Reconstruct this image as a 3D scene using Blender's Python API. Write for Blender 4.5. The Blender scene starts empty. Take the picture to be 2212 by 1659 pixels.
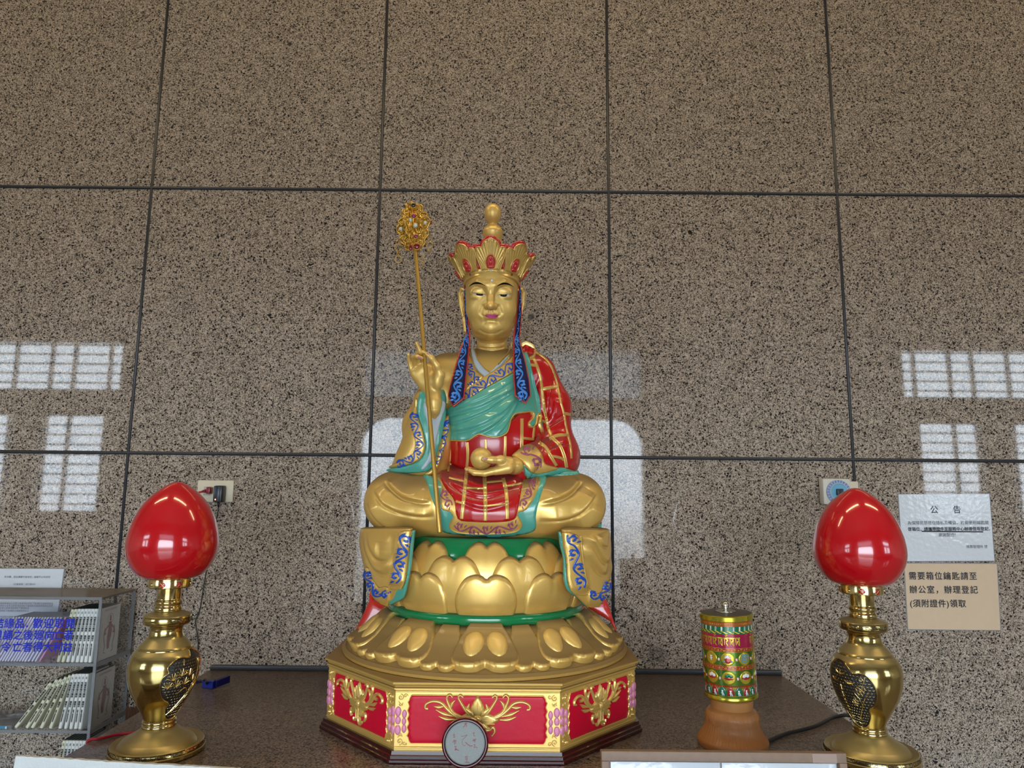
import bpy, math, random
import numpy as np
from mathutils import Vector, Matrix
from mathutils.bvhtree import BVHTree
from mathutils.geometry import delaunay_2d_cdt

SC = bpy.context.scene
COL = SC.collection
random.seed(7)
RNG = np.random.default_rng(7)

# ------------------------------------------------------------------ camera, sky, exposure
F_PX, CX, CY = 1534.0, 1106.0, 829.5
PITCH, ROLL = math.radians(8.46), math.radians(0.54)
CAM = np.array([0.0, 0.0, 1.5])
_fw = np.array([0.0, math.cos(PITCH), math.sin(PITCH)])
_up0 = np.array([0.0, -math.sin(PITCH), math.cos(PITCH)])
_rt0 = np.array([1.0, 0.0, 0.0])
_rt = _rt0 * math.cos(ROLL) + _up0 * math.sin(ROLL)
_up = -_rt0 * math.sin(ROLL) + _up0 * math.cos(ROLL)

cam_data = bpy.data.cameras.new('camera')
cam_data.sensor_fit = 'HORIZONTAL'
cam_data.sensor_width = 36.0
cam_data.lens = F_PX / 2212.0 * 36.0
cam_data.clip_start = 0.05
camera = bpy.data.objects.new('camera', cam_data)
M4 = Matrix.Identity(4)
for _i in range(3):
    M4[_i][0], M4[_i][1], M4[_i][2], M4[_i][3] = _rt[_i], _up[_i], -_fw[_i], CAM[_i]
camera.matrix_world = M4
COL.objects.link(camera)
SC.camera = camera

SC.view_settings.view_transform = 'Standard'
SC.view_settings.look = 'None'
SC.view_settings.gamma = 1.0
SC.view_settings.use_curve_mapping = False
SC.view_settings.exposure = 0.42
SC.cycles.max_bounces = 7
SC.cycles.diffuse_bounces = 4
SC.cycles.glossy_bounces = 4
SC.cycles.transmission_bounces = 6
SC.cycles.transparent_max_bounces = 16
SC.cycles.caustics_reflective = False
SC.cycles.caustics_refractive = False
SC.cycles.sample_clamp_indirect = 6.0

SKY = 9.0
world = bpy.data.worlds.new('overcast_sky')
SC.world = world
world.use_nodes = True
_nt = world.node_tree
_nt.nodes.clear()
_tc = _nt.nodes.new('ShaderNodeTexCoord')
_sx = _nt.nodes.new('ShaderNodeSeparateXYZ')
_rp = _nt.nodes.new('ShaderNodeValToRGB')
_bg = _nt.nodes.new('ShaderNodeBackground')
_ou = _nt.nodes.new('ShaderNodeOutputWorld')
_mr = _nt.nodes.new('ShaderNodeMapRange')
_mr.inputs[1].default_value = -0.25
_mr.inputs[2].default_value = 0.25
_nt.links.new(_tc.outputs['Generated'], _sx.inputs[0])
_nt.links.new(_sx.outputs['Z'], _mr.inputs[0])
_nt.links.new(_mr.outputs[0], _rp.inputs[0])
_nt.links.new(_rp.outputs[0], _bg.inputs[0])
_nt.links.new(_bg.outputs[0], _ou.inputs[0])
_e = _rp.color_ramp.elements
_e[0].position, _e[0].color = 0.0, (0.10, 0.105, 0.11, 1)
_e[1].position, _e[1].color = 1.0, (0.74, 0.88, 1.0, 1)
for _p, _c in ((0.25, (0.16, 0.165, 0.17, 1)), (0.36, (0.45, 0.48, 0.52, 1)), (0.47, (0.72, 0.84, 0.97, 1))):
    _n = _e.new(_p); _n.color = _c
_bg.inputs[1].default_value = SKY


def portal(name, cx, cz, w, h, y):
    d = bpy.data.lights.new(name, 'AREA')
    d.shape = 'RECTANGLE'
    d.size, d.size_y = w, h
    d.cycles.is_portal = True
    o = bpy.data.objects.new(name, d)
    o.location = (cx, y, cz)
    o.rotation_euler = (math.radians(90), 0, 0)
    COL.objects.link(o)
    return o


# ------------------------------------------------------------------ projection helpers
def rays(xy):
    xy = np.asarray(xy, float).reshape(-1, 2)
    d = _fw[None] + _rt[None] * ((xy[:, :1] - CX) / F_PX) + _up[None] * ((CY - xy[:, 1:2]) / F_PX)
    return d


def at(px, py, Y):
    d = rays([(px, py)])[0]
    return CAM + d * (Y / d[1])


def at_many(xy, Y):
    d = rays(xy)
    return CAM + d * (np.asarray(Y) / d[:, 1])[:, None]


def ppm(px, py, Y):
    """metres per photo pixel at depth Y"""
    d = rays([(px, py)])[0]
    return Y / d[1] / F_PX


def project(P):
    q = np.asarray(P) - CAM
    z = q @ _fw
    return np.stack([CX + F_PX * (q @ _rt) / z, CY - F_PX * (q @ _up) / z], 1)


def zmap(x0, y0, s):
    return lambda pts: [(x0 + s * a, y0 + s * b) for a, b in pts]


ZA = zmap(840, 420, 450 / 2196)     # face + staff head
ZB = zmap(840, 720, 450 / 2196)     # chest
ZC = zmap(760, 980, 580 / 2212)     # legs
ZD = zmap(690, 1280, 720 / 2212)    # pedestal
ZE = zmap(760, 1130, 160 / 1327)    # hem at one knee
ZF = zmap(1190, 1130, 160 / 1062)   # hem at the other knee
ZG = zmap(960, 500, 220 / 2212)     # crown
ZH = zmap(980, 560, 180 / 1659)     # face close
ZI = zmap(850, 720, 130 / 1198)     # raised hand
ZS = zmap(840, 420, 120 / 1106)     # staff head close


# ------------------------------------------------------------------ object helpers
def link(o, parent=None):
    COL.objects.link(o)
    if parent is not None:
        o.parent = parent
        o.matrix_parent_inverse = parent.matrix_world.inverted()
    return o


def mesh_obj(name, V, Fc, mat, parent=None, smooth=True, label=None):
    me = bpy.data.meshes.new(name)
    V = np.asarray(V, float)
    me.from_pydata(V.tolist(), [], [tuple(int(i) for i in f) for f in Fc] if not isinstance(Fc, np.ndarray) else Fc.tolist())
    me.validate()
    me.update()
    if smooth:
        me.polygons.foreach_set('use_smooth', [True] * len(me.polygons))
    mats = mat if isinstance(mat, (list, tuple)) else [mat]
    for m in mats:
        me.materials.append(m)
    o = bpy.data.objects.new(name, me)
    if label:
        o['label'] = label
    return link(o, parent)


def tag(o, label, cat, group=None):
    o['label'] = label
    o['category'] = cat
    if group:
        o['group'] = group
    return o


def thing(name, label, cat, loc, group=None, rotz=0.0):
    o = bpy.data.objects.new(name, None)
    o.location = loc
    o.rotation_euler = (0, 0, rotz)
    COL.objects.link(o)
    o.empty_display_size = 0.05
    bpy.context.view_layer.update()
    return tag(o, label, cat, group)


def struct(o):
    o['kind'] = 'structure'
    return o


def dup(root, label, loc=None, rot=None):
    r = root.copy()
    COL.objects.link(r)
    if loc is not None:
        r.location = loc
    if rot is not None:
        r.rotation_euler = rot
    r['label'] = label
    for ch in root.children:
        c = ch.copy()
        COL.objects.link(c)
        c.parent = r
        for g in ch.children:
            d = g.copy()
            COL.objects.link(d)
            d.parent = c
    return r


class MB:
    """collects shapes into one mesh"""
    def __init__(s):
        s.V, s.F, s.n, s.I = [], [], 0, []

    def add(s, V, Fc, mi=0):
        V = np.asarray(V, float).reshape(-1, 3)
        s.V.append(V)
        s.F += [tuple(int(i) + s.n for i in f) for f in Fc]
        s.I += [mi] * len(Fc)
        s.n += len(V)
        return s

    def box(s, lo, hi, mi=0, M=None, bev=0.0):
        x0, y0, z0 = lo
        x1, y1, z1 = hi
        if bev <= 0:
            V = np.array([(x0, y0, z0), (x1, y0, z0), (x1, y1, z0), (x0, y1, z0), (x0, y0, z1), (x1, y0, z1), (x1, y1, z1), (x0, y1, z1)], float)
            Fc = [(0, 3, 2, 1), (4, 5, 6, 7), (0, 1, 5, 4), (1, 2, 6, 5), (2, 3, 7, 6), (3, 0, 4, 7)]
        else:
            import bmesh
            bm = bmesh.new()
            bmesh.ops.create_cube(bm, size=1.0)
            for v in bm.verts:
                v.co = Vector(((x0 + x1) / 2 + v.co.x * (x1 - x0), (y0 + y1) / 2 + v.co.y * (y1 - y0), (z0 + z1) / 2 + v.co.z * (z1 - z0)))
            bmesh.ops.bevel(bm, geom=bm.edges[:], offset=bev, segments=2, affect='EDGES', profile=0.5)
            bm.verts.index_update()
            V = np.array([v.co[:] for v in bm.verts])
            Fc = [[v.index for v in f.verts] for f in bm.faces]
            bm.free()
        if M is not None:
            V = V @ np.array(M.to_3x3()).T + np.array(M.translation)
        return s.add(V, Fc, mi)

    def lathe(s, prof, n=64, c=(0, 0, 0), mi=0, M=None, cap=True):
        prof = np.asarray(prof, float)
        a = np.linspace(0, 2 * math.pi, n, endpoint=False)
        m = len(prof)
        V = np.zeros((m, n, 3))
        V[:, :, 0] = prof[:, :1] * np.cos(a) + c[0]
        V[:, :, 1] = prof[:, :1] * np.sin(a) + c[1]
        V[:, :, 2] = prof[:, 1:2] + c[2]
        V = V.reshape(-1, 3)
        Fc = []
        for i in range(m - 1):
            for j in range(n):
                k = (j + 1) % n
                Fc.append((i * n + j, i * n + k, (i + 1) * n + k, (i + 1) * n + j))
        if cap:
            Fc.append(tuple(range(n - 1, -1, -1)))
            Fc.append(tuple((m - 1) * n + j for j in range(n)))
        if M is not None:
            V = V @ np.array(M.to_3x3()).T + np.array(M.translation)
        return s.add(V, Fc, mi)

    def tube(s, pts, r, n=10, mi=0, closed=False):
        P = np.asarray(pts, float)
        m = len(P)
        R = np.full(m, r) if np.isscalar(r) else np.asarray(r, float)
        if closed:
            T = np.roll(P, -1, 0) - np.roll(P, 1, 0)
        else:
            T = np.gradient(P, axis=0)
        T /= np.linalg.norm(T, axis=1)[:, None] + 1e-12
        u = np.cross(T[0], (0, 0, 1.0))
        if np.linalg.norm(u) < 1e-3:
            u = np.cross(T[0], (1.0, 0, 0))
        u /= np.linalg.norm(u)
        a = np.linspace(0, 2 * math.pi, n, endpoint=False)
        V = np.zeros((m, n, 3))
        for i in range(m):
            u = u - T[i] * (u @ T[i])
            u /= np.linalg.norm(u)
            w = np.cross(T[i], u)
            V[i] = P[i] + R[i] * (np.cos(a)[:, None] * u + np.sin(a)[:, None] * w)
        Fc = []
        for i in range(m if closed else m - 1):
            i2 = (i + 1) % m
            for j in range(n):
                k = (j + 1) % n
                Fc.append((i * n + j, i * n + k, i2 * n + k, i2 * n + j))
        if not closed:
            Fc.append(tuple(range(n - 1, -1, -1)))
            Fc.append(tuple((m - 1) * n + j for j in range(n)))
        return s.add(V.reshape(-1, 3), Fc, mi)

    def ball(s, c, r, n=16, mi=0):
        r = np.array([r, r, r] if np.isscalar(r) else r, float)
        th = np.linspace(0, math.pi, n // 2 + 1)[1:-1]
        ph = np.linspace(0, 2 * math.pi, n, endpoint=False)
        V = [(0, 0, 1)] + [(math.sin(t) * math.cos(p), math.sin(t) * math.sin(p), math.cos(t)) for t in th for p in ph] + [(0, 0, -1)]
        V = np.array(V) * r + np.array(c)
        Fc = [(0, 1 + j, 1 + (j + 1) % n) for j in range(n)]
        L = len(th)
        for i in range(L - 1):
            for j in range(n):
                k = (j + 1) % n
                Fc.append((1 + i * n + j, 1 + (i + 1) * n + j, 1 + (i + 1) * n + k, 1 + i * n + k))
        e = 1 + L * n
        Fc += [(e, 1 + (L - 1) * n + (j + 1) % n, 1 + (L - 1) * n + j) for j in range(n)]
        return s.add(V, Fc, mi)

    def build(s, name, mat, parent=None, smooth=True, label=None, auto=None):
        V = np.concatenate(s.V) if s.V else np.zeros((0, 3))
        o = mesh_obj(name, V, s.F, mat, parent, smooth, label)
        if any(s.I):
            o.data.polygons.foreach_set('material_index', s.I)
        if smooth and auto is not None:
            o.data.set_sharp_from_angle(angle=math.radians(auto))
        return o


def crom(pts, n=8, closed=False):
    """Catmull-Rom through pts (any dimension)"""
    P = np.asarray(pts, float)
    m = len(P)
    if closed:
        Q = np.concatenate([P[-1:], P, P[:2]])
        segs = m
    else:
        Q = np.concatenate([2 * P[:1] - P[1:2], P, 2 * P[-1:] - P[-2:-1]])
        segs = m - 1
    t = np.linspace(0, 1, n, endpoint=False)[:, None]
    out = []
    for i in range(segs):
        a, b, c, d = Q[i], Q[i + 1], Q[i + 2], Q[i + 3]
        out.append(0.5 * ((2 * b) + (c - a) * t + (2 * a - 5 * b + 4 * c - d) * t ** 2 + (3 * b - a - 3 * c + d) * t ** 3))
    out = np.concatenate(out)
    return out if closed else np.concatenate([out, P[-1:]])


def resample(P, step, closed=False):
    P = np.asarray(P, float)
    Q = np.concatenate([P, P[:1]]) if closed else P
    L = np.concatenate([[0], np.cumsum(np.linalg.norm(np.diff(Q, axis=0), axis=1))])
    n = max(3 if closed else 2, int(round(L[-1] / step)) + (0 if closed else 1))
    t = np.linspace(0, L[-1], n, endpoint=not closed)
    return np.stack([np.interp(t, L, Q[:, k]) for k in range(Q.shape[1])], 1)


def seg_dist(P, poly, closed=False):
    P = np.asarray(P, float)
    A = np.asarray(poly, float)
    B = np.roll(A, -1, 0) if closed else A[1:]
    A = A if closed else A[:-1]
    best = np.full(len(P), 1e18)
    for a, b in zip(A, B):
        ab = b - a
        t = np.clip(((P - a) @ ab) / (ab @ ab + 1e-12), 0, 1)
        d = P - a - t[:, None] * ab
        best = np.minimum(best, (d * d).sum(1))
    return np.sqrt(best)


def inside(P, poly):
    P = np.asarray(P, float)
    A = np.asarray(poly, float)
    r = np.zeros(len(P), bool)
    j = len(A) - 1
    for i in range(len(A)):
        xi, yi = A[i]
        xj, yj = A[j]
        c = (yi > P[:, 1]) != (yj > P[:, 1])
        r ^= c & (P[:, 0] < (xj - xi) * (P[:, 1] - yi) / (yj - yi + 1e-15) + xi)
        j = i
    return r


# ------------------------------------------------------------------ distance-field modelling
class Field:
    def __init__(s, lo, hi, h):
        s.lo = np.array(lo, float)
        s.h = h
        s.n = np.ceil((np.array(hi) - s.lo) / h).astype(int) + 1
        s.f = np.full(s.n, 1e3, np.float32)

    def _blk(s, lo, hi):
        a = np.clip(np.floor((np.array(lo) - s.lo) / s.h).astype(int), 0, s.n - 1)
        b = np.clip(np.ceil((np.array(hi) - s.lo) / s.h).astype(int) + 1, 1, s.n)
        if (b <= a).any():
            return None
        ax = [(s.lo[k] + s.h * np.arange(a[k], b[k])).astype(np.float32) for k in range(3)]
        return (slice(a[0], b[0]), slice(a[1], b[1]), slice(a[2], b[2])), ax[0][:, None, None], ax[1][None, :, None], ax[2][None, None, :]

    def _put(s, sl, d, k, op):
        f = s.f[sl]
        if op == 'u':
            if k > 0:
                g = np.maximum(k - np.abs(f - d), 0) / k
                s.f[sl] = np.minimum(f, d) - g * g * k * 0.25
            else:
                s.f[sl] = np.minimum(f, d)
        else:
            d = -d
            if k > 0:
                g = np.maximum(k - np.abs(f - d), 0) / k
                s.f[sl] = np.maximum(f, d) + g * g * k * 0.25
            else:
                s.f[sl] = np.maximum(f, d)

    def ell(s, c, r, k=0.0, R=None, op='u'):
        c = np.array(c, float)
        r = np.array([r, r, r] if np.isscalar(r) else r, float)
        m = r.max() + k + 3 * s.h if R is not None else r + k + 3 * s.h
        B = s._blk(c - m, c + m)
        if B is None:
            return s
        sl, X, Y, Z = B
        x, y, z = X - c[0], Y - c[1], Z - c[2]
        if R is not None:
            R = np.array(R)
            x, y, z = (R[0, 0] * x + R[1, 0] * y + R[2, 0] * z, R[0, 1] * x + R[1, 1] * y + R[2, 1] * z, R[0, 2] * x + R[1, 2] * y + R[2, 2] * z)
        k0 = np.sqrt((x / r[0]) ** 2 + (y / r[1]) ** 2 + (z / r[2]) ** 2)
        k1 = np.sqrt((x / r[0] ** 2) ** 2 + (y / r[1] ** 2) ** 2 + (z / r[2] ** 2) ** 2) + 1e-9
        s._put(sl, k0 * (k0 - 1) / k1, k, op)
        return s

    def cap(s, a, b, ra, rb=None, k=0.0, op='u', flat=None):
        """tapered capsule; flat=(axis, factor) squashes the cross-section"""
        rb = ra if rb is None else rb
        a, b = np.array(a, float), np.array(b, float)
        m = max(ra, rb) + k + 3 * s.h
        B = s._blk(np.minimum(a, b) - m, np.maximum(a, b) + m)
        if B is None:
            return s
        sl, X, Y, Z = B
        d = b - a
        L2 = d @ d + 1e-12
        t = np.clip(((X - a[0]) * d[0] + (Y - a[1]) * d[1] + (Z - a[2]) * d[2]) / L2, 0, 1)
        x, y, z = X - a[0] - t * d[0], Y - a[1] - t * d[1], Z - a[2] - t * d[2]
        if flat is not None:
            n = np.array(flat[0], float)
            n /= np.linalg.norm(n)
            q = (x * n[0] + y * n[1] + z * n[2]) * (1.0 / flat[1] - 1.0)
            x, y, z = x + q * n[0], y + q * n[1], z + q * n[2]
        D = np.sqrt(x * x + y * y + z * z) - (ra + (rb - ra) * t)
        if flat is not None:
            D = D * 0.8
        s._put(sl, D, k, op)
        return s

    def chain(s, P, R, k=0.0, op='u', flat=None):
        R = [R] * len(P) if np.isscalar(R) else R
        for i in range(len(P) - 1):
            s.cap(P[i], P[i + 1], R[i], R[i + 1], k, op, flat)
        return s

    def plane(s, p, n, k=0.0):
        """cut away everything on the +n side"""
        n = np.array(n, float) / np.linalg.norm(n)
        B = s._blk(s.lo, s.lo + s.n * s.h)
        sl, X, Y, Z = B
        D = (X - p[0]) * n[0] + (Y - p[1]) * n[1] + (Z - p[2]) * n[2]
        s._put(sl, -D, k, 's')
        return s

    def front(s, x, z):
        """y of the surface met first when looking along +y"""
        i, k = int(round((x - s.lo[0]) / s.h)), int(round((z - s.lo[2]) / s.h))
        c = s.f[i, :, k]
        j = int(np.argmax(c < 0))
        return s.lo[1] + s.h * (j - 1 + c[j - 1] / (c[j - 1] - c[j] + 1e-9))

    def net(s, smooth=1):
        f = s.f
        S = f < 0
        c = [S[i:S.shape[0] - 1 + i, j:S.shape[1] - 1 + j, k:S.shape[2] - 1 + k] for i in (0, 1) for j in (0, 1) for k in (0, 1)]
        cnt = sum(x.astype(np.int8) for x in c)
        act = (cnt > 0) & (cnt < 8)
        I = np.argwhere(act)
        idx = np.full(act.shape, -1, np.int64)
        idx[act] = np.arange(len(I))
        P = np.zeros((len(I), 3))
        N = np.zeros(len(I))
        for ax in range(3):
            o1, o2 = [q for q in range(3) if q != ax]
            for da in (0, 1):
                for db in (0, 1):
                    A = I.copy()
                    A[:, o1] += da
                    A[:, o2] += db
                    Bv = A.copy()
                    Bv[:, ax] += 1
                    fa = f[A[:, 0], A[:, 1], A[:, 2]].astype(float)
                    fb = f[Bv[:, 0], Bv[:, 1], Bv[:, 2]].astype(float)
                    mk = (fa < 0) != (fb < 0)
                    t = np.where(mk, fa / (fa - fb + 1e-20), 0)
                    Q = A.astype(float)
                    Q[:, ax] += t
                    P[mk] += Q[mk]
                    N[mk] += 1
        P = P / N[:, None]
        V = s.lo + P * s.h
        Fs = []
        for ax in range(3):
            o1, o2 = (ax + 1) % 3, (ax + 2) % 3
            a = np.take(S, range(S.shape[ax] - 1), ax)
            b = np.take(S, range(1, S.shape[ax]), ax)
            E = np.argwhere(a != b)
            E = E[(E[:, o1] > 0) & (E[:, o2] > 0) & (E[:, o1] < S.shape[o1] - 1) & (E[:, o2] < S.shape[o2] - 1)]
            ins = a[E[:, 0], E[:, 1], E[:, 2]]

            def cell(d1, d2):
                C = E.copy()
                C[:, o1] -= d1
                C[:, o2] -= d2
                return idx[C[:, 0], C[:, 1], C[:, 2]]
            q = np.stack([cell(1, 1), cell(0, 1), cell(0, 0), cell(1, 0)], 1)
            q[~ins] = q[~ins][:, ::-1]
            Fs.append(q)
        Fc = np.concatenate(Fs)
        Fc = Fc[(Fc >= 0).all(1)]
        for _ in range(smooth):
            V = lap(V, Fc, 0.5)
        return V, Fc


def lap(V, Fc, w=0.5, it=1):
    e = np.concatenate([Fc[:, [0, 1]], Fc[:, [1, 2]], Fc[:, [2, 3]], Fc[:, [3, 0]]])
    for _ in range(it):
        A = np.zeros_like(V)
        n = np.zeros(len(V))
        np.add.at(A, e[:, 0], V[e[:, 1]])
        np.add.at(A, e[:, 1], V[e[:, 0]])
        np.add.at(n, e[:, 0], 1)
        np.add.at(n, e[:, 1], 1)
        V = V + w * (A / np.maximum(n, 1)[:, None] - V)
    return V


def vnormals(V, Fc):
    Fc = np.asarray(Fc)
    n = np.cross(V[Fc[:, 2]] - V[Fc[:, 0]], V[Fc[:, -1]] - V[Fc[:, 1]])
    N = np.zeros_like(V)
    for k in range(Fc.shape[1]):
        np.add.at(N, Fc[:, k], n)
    return N / (np.linalg.norm(N, axis=1)[:, None] + 1e-12)


def folds(V, Fc, curves):
    """press folds into a surface: curves = [(photo polyline, amplitude m, width px)], only where it faces the camera"""
    N = vnormals(V, Fc)
    xy = project(V)
    face = np.clip(-((V - CAM) * N).sum(1) / np.linalg.norm(V - CAM, axis=1) * 2.5, 0, 1)
    H = np.zeros(len(V))
    for c, amp, w in curves:
        c = crom(c, 6)
        lo, hi = c.min(0) - 9 * w, c.max(0) + 9 * w
        m = np.where(((xy > lo) & (xy < hi)).all(1))[0]
        if len(m):
            H[m] += fold_height(xy[m], c, amp, w)
    return V + N * (H * face)[:, None]


def fold_height(q, c, amp, w):
    """one overlapping fold: the cloth rises towards the curve on its left side and drops off sharply beyond it"""
    A, B = c[:-1], c[1:]
    best = np.full(len(q), 1e18)
    side = np.zeros(len(q))
    tt = np.zeros(len(q))
    n = len(A)
    for i in range(n):
        ab = B[i] - A[i]
        t = np.clip(((q - A[i]) @ ab) / (ab @ ab + 1e-12), 0, 1)
        r = q - A[i] - t[:, None] * ab
        d = (r * r).sum(1)
        k = d < best
        best[k] = d[k]
        side[k] = (ab[0] * r[:, 1] - ab[1] * r[:, 0])[k]
        tt[k] = ((i + t) / n)[k]
    d = np.sqrt(best) * np.sign(side)
    taper = np.clip(np.minimum(tt, 1 - tt) * 6, 0, 1)
    d = -d
    s = 1 / (1 + np.exp(np.clip(d / (0.22 * w), -40, 40)))
    return amp * taper * (1.3 * s * np.exp(-np.maximum(-d, 0) / (2.6 * w)) - 0.55 * np.exp(-((d - 0.45 * w) / (0.5 * w)) ** 2))


class Target:
    """a set of surfaces that decals and cloth layers are laid on"""
    def __init__(s, *meshes):
        Vs, Fs, n = [], [], 0
        for V, Fc in meshes:
            Vs.append(np.asarray(V))
            if not isinstance(Fc, np.ndarray):
                Fc = np.array([f if len(f) == 4 else (f[0], f[1], f[2], f[2]) for f in Fc])
            Fs.append(Fc + n)
            n += len(V)
        s.V = np.concatenate(Vs)
        s.F = []
        for q in Fs:
            s.F += [f if f[2] != f[3] else f[:3] for f in q.tolist()] if q.shape[1] == 4 else q.tolist()
        s.N = np.zeros_like(s.V)
        for V, Fc, k in zip(Vs, Fs, np.cumsum([0] + [len(v) for v in Vs[:-1]])):
            s.N[k:k + len(V)] = vnormals(V, Fc - k)
        s.t = BVHTree.FromPolygons(s.V.tolist(), s.F)

    def hit(s, xy):
        D = rays(xy)
        n = len(D)
        P, N, ok = np.zeros((n, 3)), np.zeros((n, 3)), np.zeros(n, bool)
        o = Vector(CAM)
        for i in range(n):
            h = s.t.ray_cast(o, Vector(D[i]))
            if h[0] is not None:
                P[i] = h[0]
                f = s.F[h[2]]
                v = s.V[f]
                w = 1.0 / (np.linalg.norm(v - P[i], axis=1) + 1e-5)
                nn = (s.N[f] * w[:, None]).sum(0)
                N[i] = nn / (np.linalg.norm(nn) + 1e-12)
                ok[i] = True
        return P, N, ok


def fill_missing(xy, P, N, ok, nb):
    """points whose ray misses the surface continue at the depth of their neighbours"""
    if ok.all():
        return P, N
    Y = P[:, 1].copy()
    known = ok.copy()
    if not known.any():
        raise ValueError('no hit at all')
    for _ in range(400):
        if known.all():
            break
        new = []
        for i in np.where(~known)[0]:
            k = [j for j in nb[i] if known[j]]
            if k:
                new.append((i, Y[k].mean(), N[k].mean(0)))
        if not new:
            break
        for i, y, nn in new:
            Y[i], N[i], known[i] = y, nn / (np.linalg.norm(nn) + 1e-9), True
    Y[~known] = Y[known].mean()
    bad = ~ok
    P[bad] = at_many(xy[bad], Y[bad])
    return P, N


def tri_patch(outline, step):
    O = resample(outline, step, True)
    n = len(O)
    lo, hi = O.min(0), O.max(0)
    gx = np.arange(lo[0], hi[0], step)
    gy = np.arange(lo[1], hi[1], step * 0.87)
    G = np.array([(x + (step / 2 if j % 2 else 0), y) for j, y in enumerate(gy) for x in gx]).reshape(-1, 2)
    if len(G):
        G = G[inside(G, O)]
    if len(G):
        G = G[seg_dist(G, O, True) > 0.55 * step]
    A = np.concatenate([O, G]) if len(G) else O
    r = delaunay_2d_cdt([Vector(p) for p in A], [(i, (i + 1) % n) for i in range(n)], [], 1, 1e-5)
    V = np.array([(v.x, v.y) for v in r[0]])
    T = np.array([f for f in r[2] if len(f) == 3], int)
    # orient
    a = V[T]
    cr = (a[:, 1, 0] - a[:, 0, 0]) * (a[:, 2, 1] - a[:, 0, 1]) - (a[:, 1, 1] - a[:, 0, 1]) * (a[:, 2, 0] - a[:, 0, 0])
    T[cr < 0] = T[cr < 0][:, ::-1]
    return V, T, O


def lay(outline, mapfn, step, rise=0.003, edge=3.0, base=0.0, sink=0.003, hfun=None, smooth=2, flip=False, back=None):
    """a raised layer with rounded edges following a surface; mapfn(xy)->(P,N,ok). Returns V, F (triangles + skirt)"""
    V2, T, O = tri_patch(outline, step)
    P, N, ok = mapfn(V2)
    nb = [set() for _ in V2]
    for a, b, c in T:
        nb[a] |= {b, c}
        nb[b] |= {a, c}
        nb[c] |= {a, b}
    nb = [list(q) for q in nb]
    P, N = fill_missing(V2, P, N, ok, nb)
    for _ in range(smooth):
        N = np.array([N[i] + N[nb[i]].sum(0) if nb[i] else N[i] for i in range(len(N))])
        N /= np.linalg.norm(N, axis=1)[:, None] + 1e-12
    d = seg_dist(V2, O, True)
    u = np.clip(d / edge, 0, 1)
    H = base + rise * np.sqrt(np.clip(1 - (1 - u) ** 2, 0, 1))
    if hfun is not None:
        H = H + hfun(V2) * u
    top = P + N * H[:, None]
    # boundary loop
    cnt = {}
    for t in T:
        for a, b in ((t[0], t[1]), (t[1], t[2]), (t[2], t[0])):
            cnt[(a, b)] = 1
    bnd = [(a, b) for (a, b) in cnt if (b, a) not in cnt]
    bi = {}
    low = []
    for a, b in bnd:
        for q in (a, b):
            if q not in bi:
                bi[q] = len(top) + len(low)
                low.append(P[q] - N[q] * sink)
    Fc = [tuple(t) for t in T] + [(b, a, bi[a], bi[b]) for a, b in bnd]
    Vv = np.concatenate([top, np.array(low)]) if low else top
    if back is not None:
        k = len(Vv)
        Vv = np.concatenate([Vv, P - N * back])
        Fc = [f for f in Fc[:len(T)]] + [(b, a, k + a, k + b) for a, b in bnd] + [tuple(k + i for i in t[::-1]) for t in T]
    n = np.cross(Vv[T[:, 1]] - Vv[T[:, 0]], Vv[T[:, 2]] - Vv[T[:, 0]])
    if (n * N[T[:, 0]]).sum() < 0:
        Fc = [f[::-1] for f in Fc]
    return Vv, Fc


def strip(pts, widths, mapfn, step, rise=0.002, sink=0.002, cross=5, base=0.0, smooth=2):
    """a raised stroke of varying width following a surface"""
    P2 = resample(np.asarray(pts, float), step)
    m = len(P2)
    if np.isscalar(widths):
        W = np.full(m, float(widths))
    else:
        W = np.interp(np.linspace(0, 1, m), np.linspace(0, 1, len(widths)), widths)
    T = np.gradient(P2, axis=0)
    T /= np.linalg.norm(T, axis=1)[:, None] + 1e-12
    nrm = np.stack([-T[:, 1], T[:, 0]], 1)
    q = np.linspace(-1, 1, cross)
    XY = (P2[:, None] + nrm[:, None] * (W[:, None, None] * 0.5) * q[None, :, None]).reshape(-1, 2)
    P, N, ok = mapfn(XY)
    nb = []
    for i in range(m):
        for j in range(cross):
            nb.append([a * cross + b for a, b in ((i - 1, j), (i + 1, j), (i, j - 1), (i, j + 1)) if 0 <= a < m and 0 <= b < cross])
    P, N = fill_missing(XY, P, N, ok, nb)
    for _ in range(smooth):
        N = np.array([N[i] + N[nb[i]].sum(0) for i in range(len(N))])
        N /= np.linalg.norm(N, axis=1)[:, None] + 1e-12
    H = np.tile(np.sqrt(np.clip(1 - (q * 0.98) ** 2, 0, 1)) * rise, m) + base
    H[np.tile(np.abs(q) > 0.99, m)] = -sink
    V = P + N * H[:, None]
    Fc = [(i * cross + j, i * cross + j + 1, (i + 1) * cross + j + 1, (i + 1) * cross + j) for i in range(m - 1) for j in range(cross - 1)]
    f = np.array(Fc)
    n = np.cross(V[f[:, 2]] - V[f[:, 0]], V[f[:, 3]] - V[f[:, 1]])
    if (n * N[f[:, 0]]).sum() < 0:
        Fc = [x[::-1] for x in Fc]
    return V, Fc


def spiral(c, r0, a0, turns, n=24, r1=0.15, cw=1):
    t = np.linspace(0, 1, n)
    r = r0 * (1 - (1 - r1) * t)
    a = a0 + cw * t * turns * 2 * math.pi
    return np.stack([c[0] + r * np.cos(a), c[1] + r * np.sin(a)], 1)


_TXT = {}


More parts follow.
